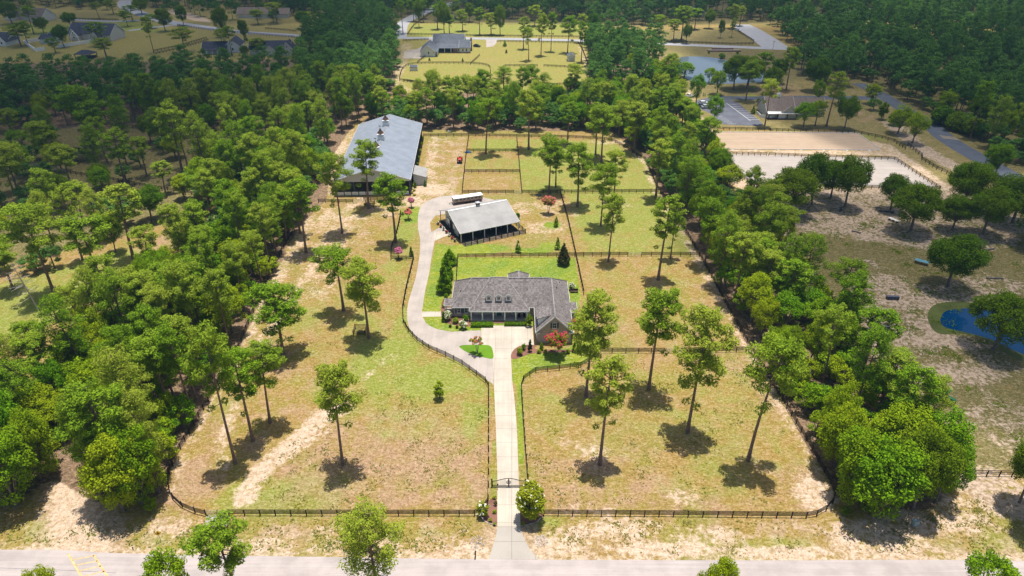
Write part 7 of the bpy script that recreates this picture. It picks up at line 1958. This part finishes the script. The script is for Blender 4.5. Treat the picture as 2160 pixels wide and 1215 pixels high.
# ------------------------------------------------------------------ clouds above (outside the picture) that shade parts of the land
def cloud(label, gx_, gy_, ra, rb, tau, alt=700.0, seed=0, thick=70.0):
    import bmesh
    p = Vector((gx_, gy_, 0)) + SUNV * (alt / SUNV.z)
    rg = random.Random(seed)
    me = bpy.data.meshes.new('cloud'); bm = bmesh.new(); bmesh.ops.create_icosphere(bm, subdivisions=5, radius=1.0)
    ph = [rg.uniform(0, 6.28) for _ in range(6)]
    for v in bm.verts:
        c = v.co; a = math.atan2(c.y, c.x)
        sq = (abs(math.cos(a)) ** 4 + abs(math.sin(a)) ** 4) ** -.25
        k = sq * 1 + .08 * math.sin(3 * a + ph[0]) + 0.05 * math.sin(5 * a + ph[1]) + .05 * math.sin(9 * a + ph[2]) + .05 * math.sin(7 * c.z + ph[3]) 
        bump = 1 + .12 * math.sin(c.x * 9 + ph[4]) * math.cos(c.y * 8 + ph[5])
        z = math.copysign(abs(c.z) ** .5, c.z) * thick * bump * (1.0 if c.z > 0 else .45)
        v.co = Vector((c.x * ra * k, c.y * rb * k, z))
    bm.to_mesh(me); bm.free()
    m, nt, out = new_mat('cloud_vapour'); v_ = N(nt, 'ShaderNodeVolumePrincipled'); v_.inputs['Density'].default_value = tau / (thick * 1.45); v_.inputs['Color'].default_value = (1, 1, 1, 1); v_.inputs['Anisotropy'].default_value = .6
    nt.links.new(v_.outputs[0], out.inputs['Volume']); me.materials.append(m)
    o = link(bpy.data.objects.new('cloud', me)); o.location = p; o['kind'] = 'stuff'; o['label'] = label
cloud('white cloud shading the left forest', -290, 366, 207, 186, 2.4, seed=1)
cloud('white cloud shading the right pasture', 160, 158, 96, 66, 1.15, seed=2)
cloud('white cloud shading the upper right woods', 275, 368, 178, 135, 1.35, seed=3)
cloud('white cloud shading the most distant woods', 60, 770, 620, 235, 2.2, seed=4)

# ------------------------------------------------------------------ air
b = MB(); b.box(-2600, -300, -1, 2600, 5100, CAM_H + 2)
m, nt, out = new_mat('haze_air')
v_ = N(nt, 'ShaderNodeVolumePrincipled'); v_.inputs['Density'].default_value = 0.00013; v_.inputs['Color'].default_value = (.4, .72, 1.0, 1); v_.inputs['Anisotropy'].default_value = .2
nt.links.new(v_.outputs[0], out.inputs['Volume'])
hz = b.build('haze', m); hz['kind'] = 'stuff'; hz['label'] = 'thin blue summer haze'

# weeds and grass tufts
def tufts(name, label, px, n, size, mat, seed):
    P = Us(px); rg = np.random.default_rng(seed); xs = [p[0] for p in P]; ys = [p[1] for p in P]; out = []
    cl = rg.uniform([min(xs), min(ys)], [max(xs), max(ys)], (n // 14, 2))
    while len(out) < n:
        c = cl[rg.integers(0, len(cl))]; q = c + rg.normal(size=2) * rg.uniform(.2, 1.6)
        if in_poly(q[0], q[1], P): out.append(q)
    out = np.array(out); C_ = np.repeat(np.column_stack([out, np.full(n, size * .35)]), 3, 0) + rg.normal(size=(n * 3, 3)) * np.array([size * .4, size * .4, size * .08]); C_[:, 2] = np.maximum(C_[:, 2], .04)
    D_ = np.zeros_like(C_); D_[:, 2] = 1
    o = link(bpy.data.objects.new(name, leaf_mesh(name, C_, D_, size, .6, mat, rg, .5, .5))); o['kind'] = 'stuff'; o['label'] = label
tufts('weed_tufts', 'scattered green weeds in the front left paddock', [(480,1075),(1025,1075),(1025,860),(760,820),(560,980)], 1200, .22, M_weed, 1)
tufts('weed_tufts', 'scattered green weeds in the front right paddock', [(1115,1075),(1700,1080),(1640,860),(1580,750),(1260,770),(1110,820)], 900, .24, M_weed, 2)
tufts('weed_tufts', 'scattered weeds on the sandy verge left of the drive', [(0,1150),(1010,1170),(1010,1095),(430,1095),(0,1100)], 1000, .24, M_weed, 3)
tufts('weed_tufts', 'scattered weeds on the sandy verge right of the drive', [(1155,1170),(2160,1172),(2160,1030),(1800,1100),(1155,1096)], 1100, .24, M_weed, 6)
tufts('weed_tufts', 'scattered weeds on the upper left paddock', [(500,860),(850,830),(860,560),(800,430),(700,440),(600,620)], 700, .2, M_weed, 4)
tufts('weed_tufts', 'scattered weeds on the right pasture', [(1660,460),(2160,460),(2160,980),(2010,980),(1880,760),(1700,600)], 2600, .3, M_darkoak, 5)
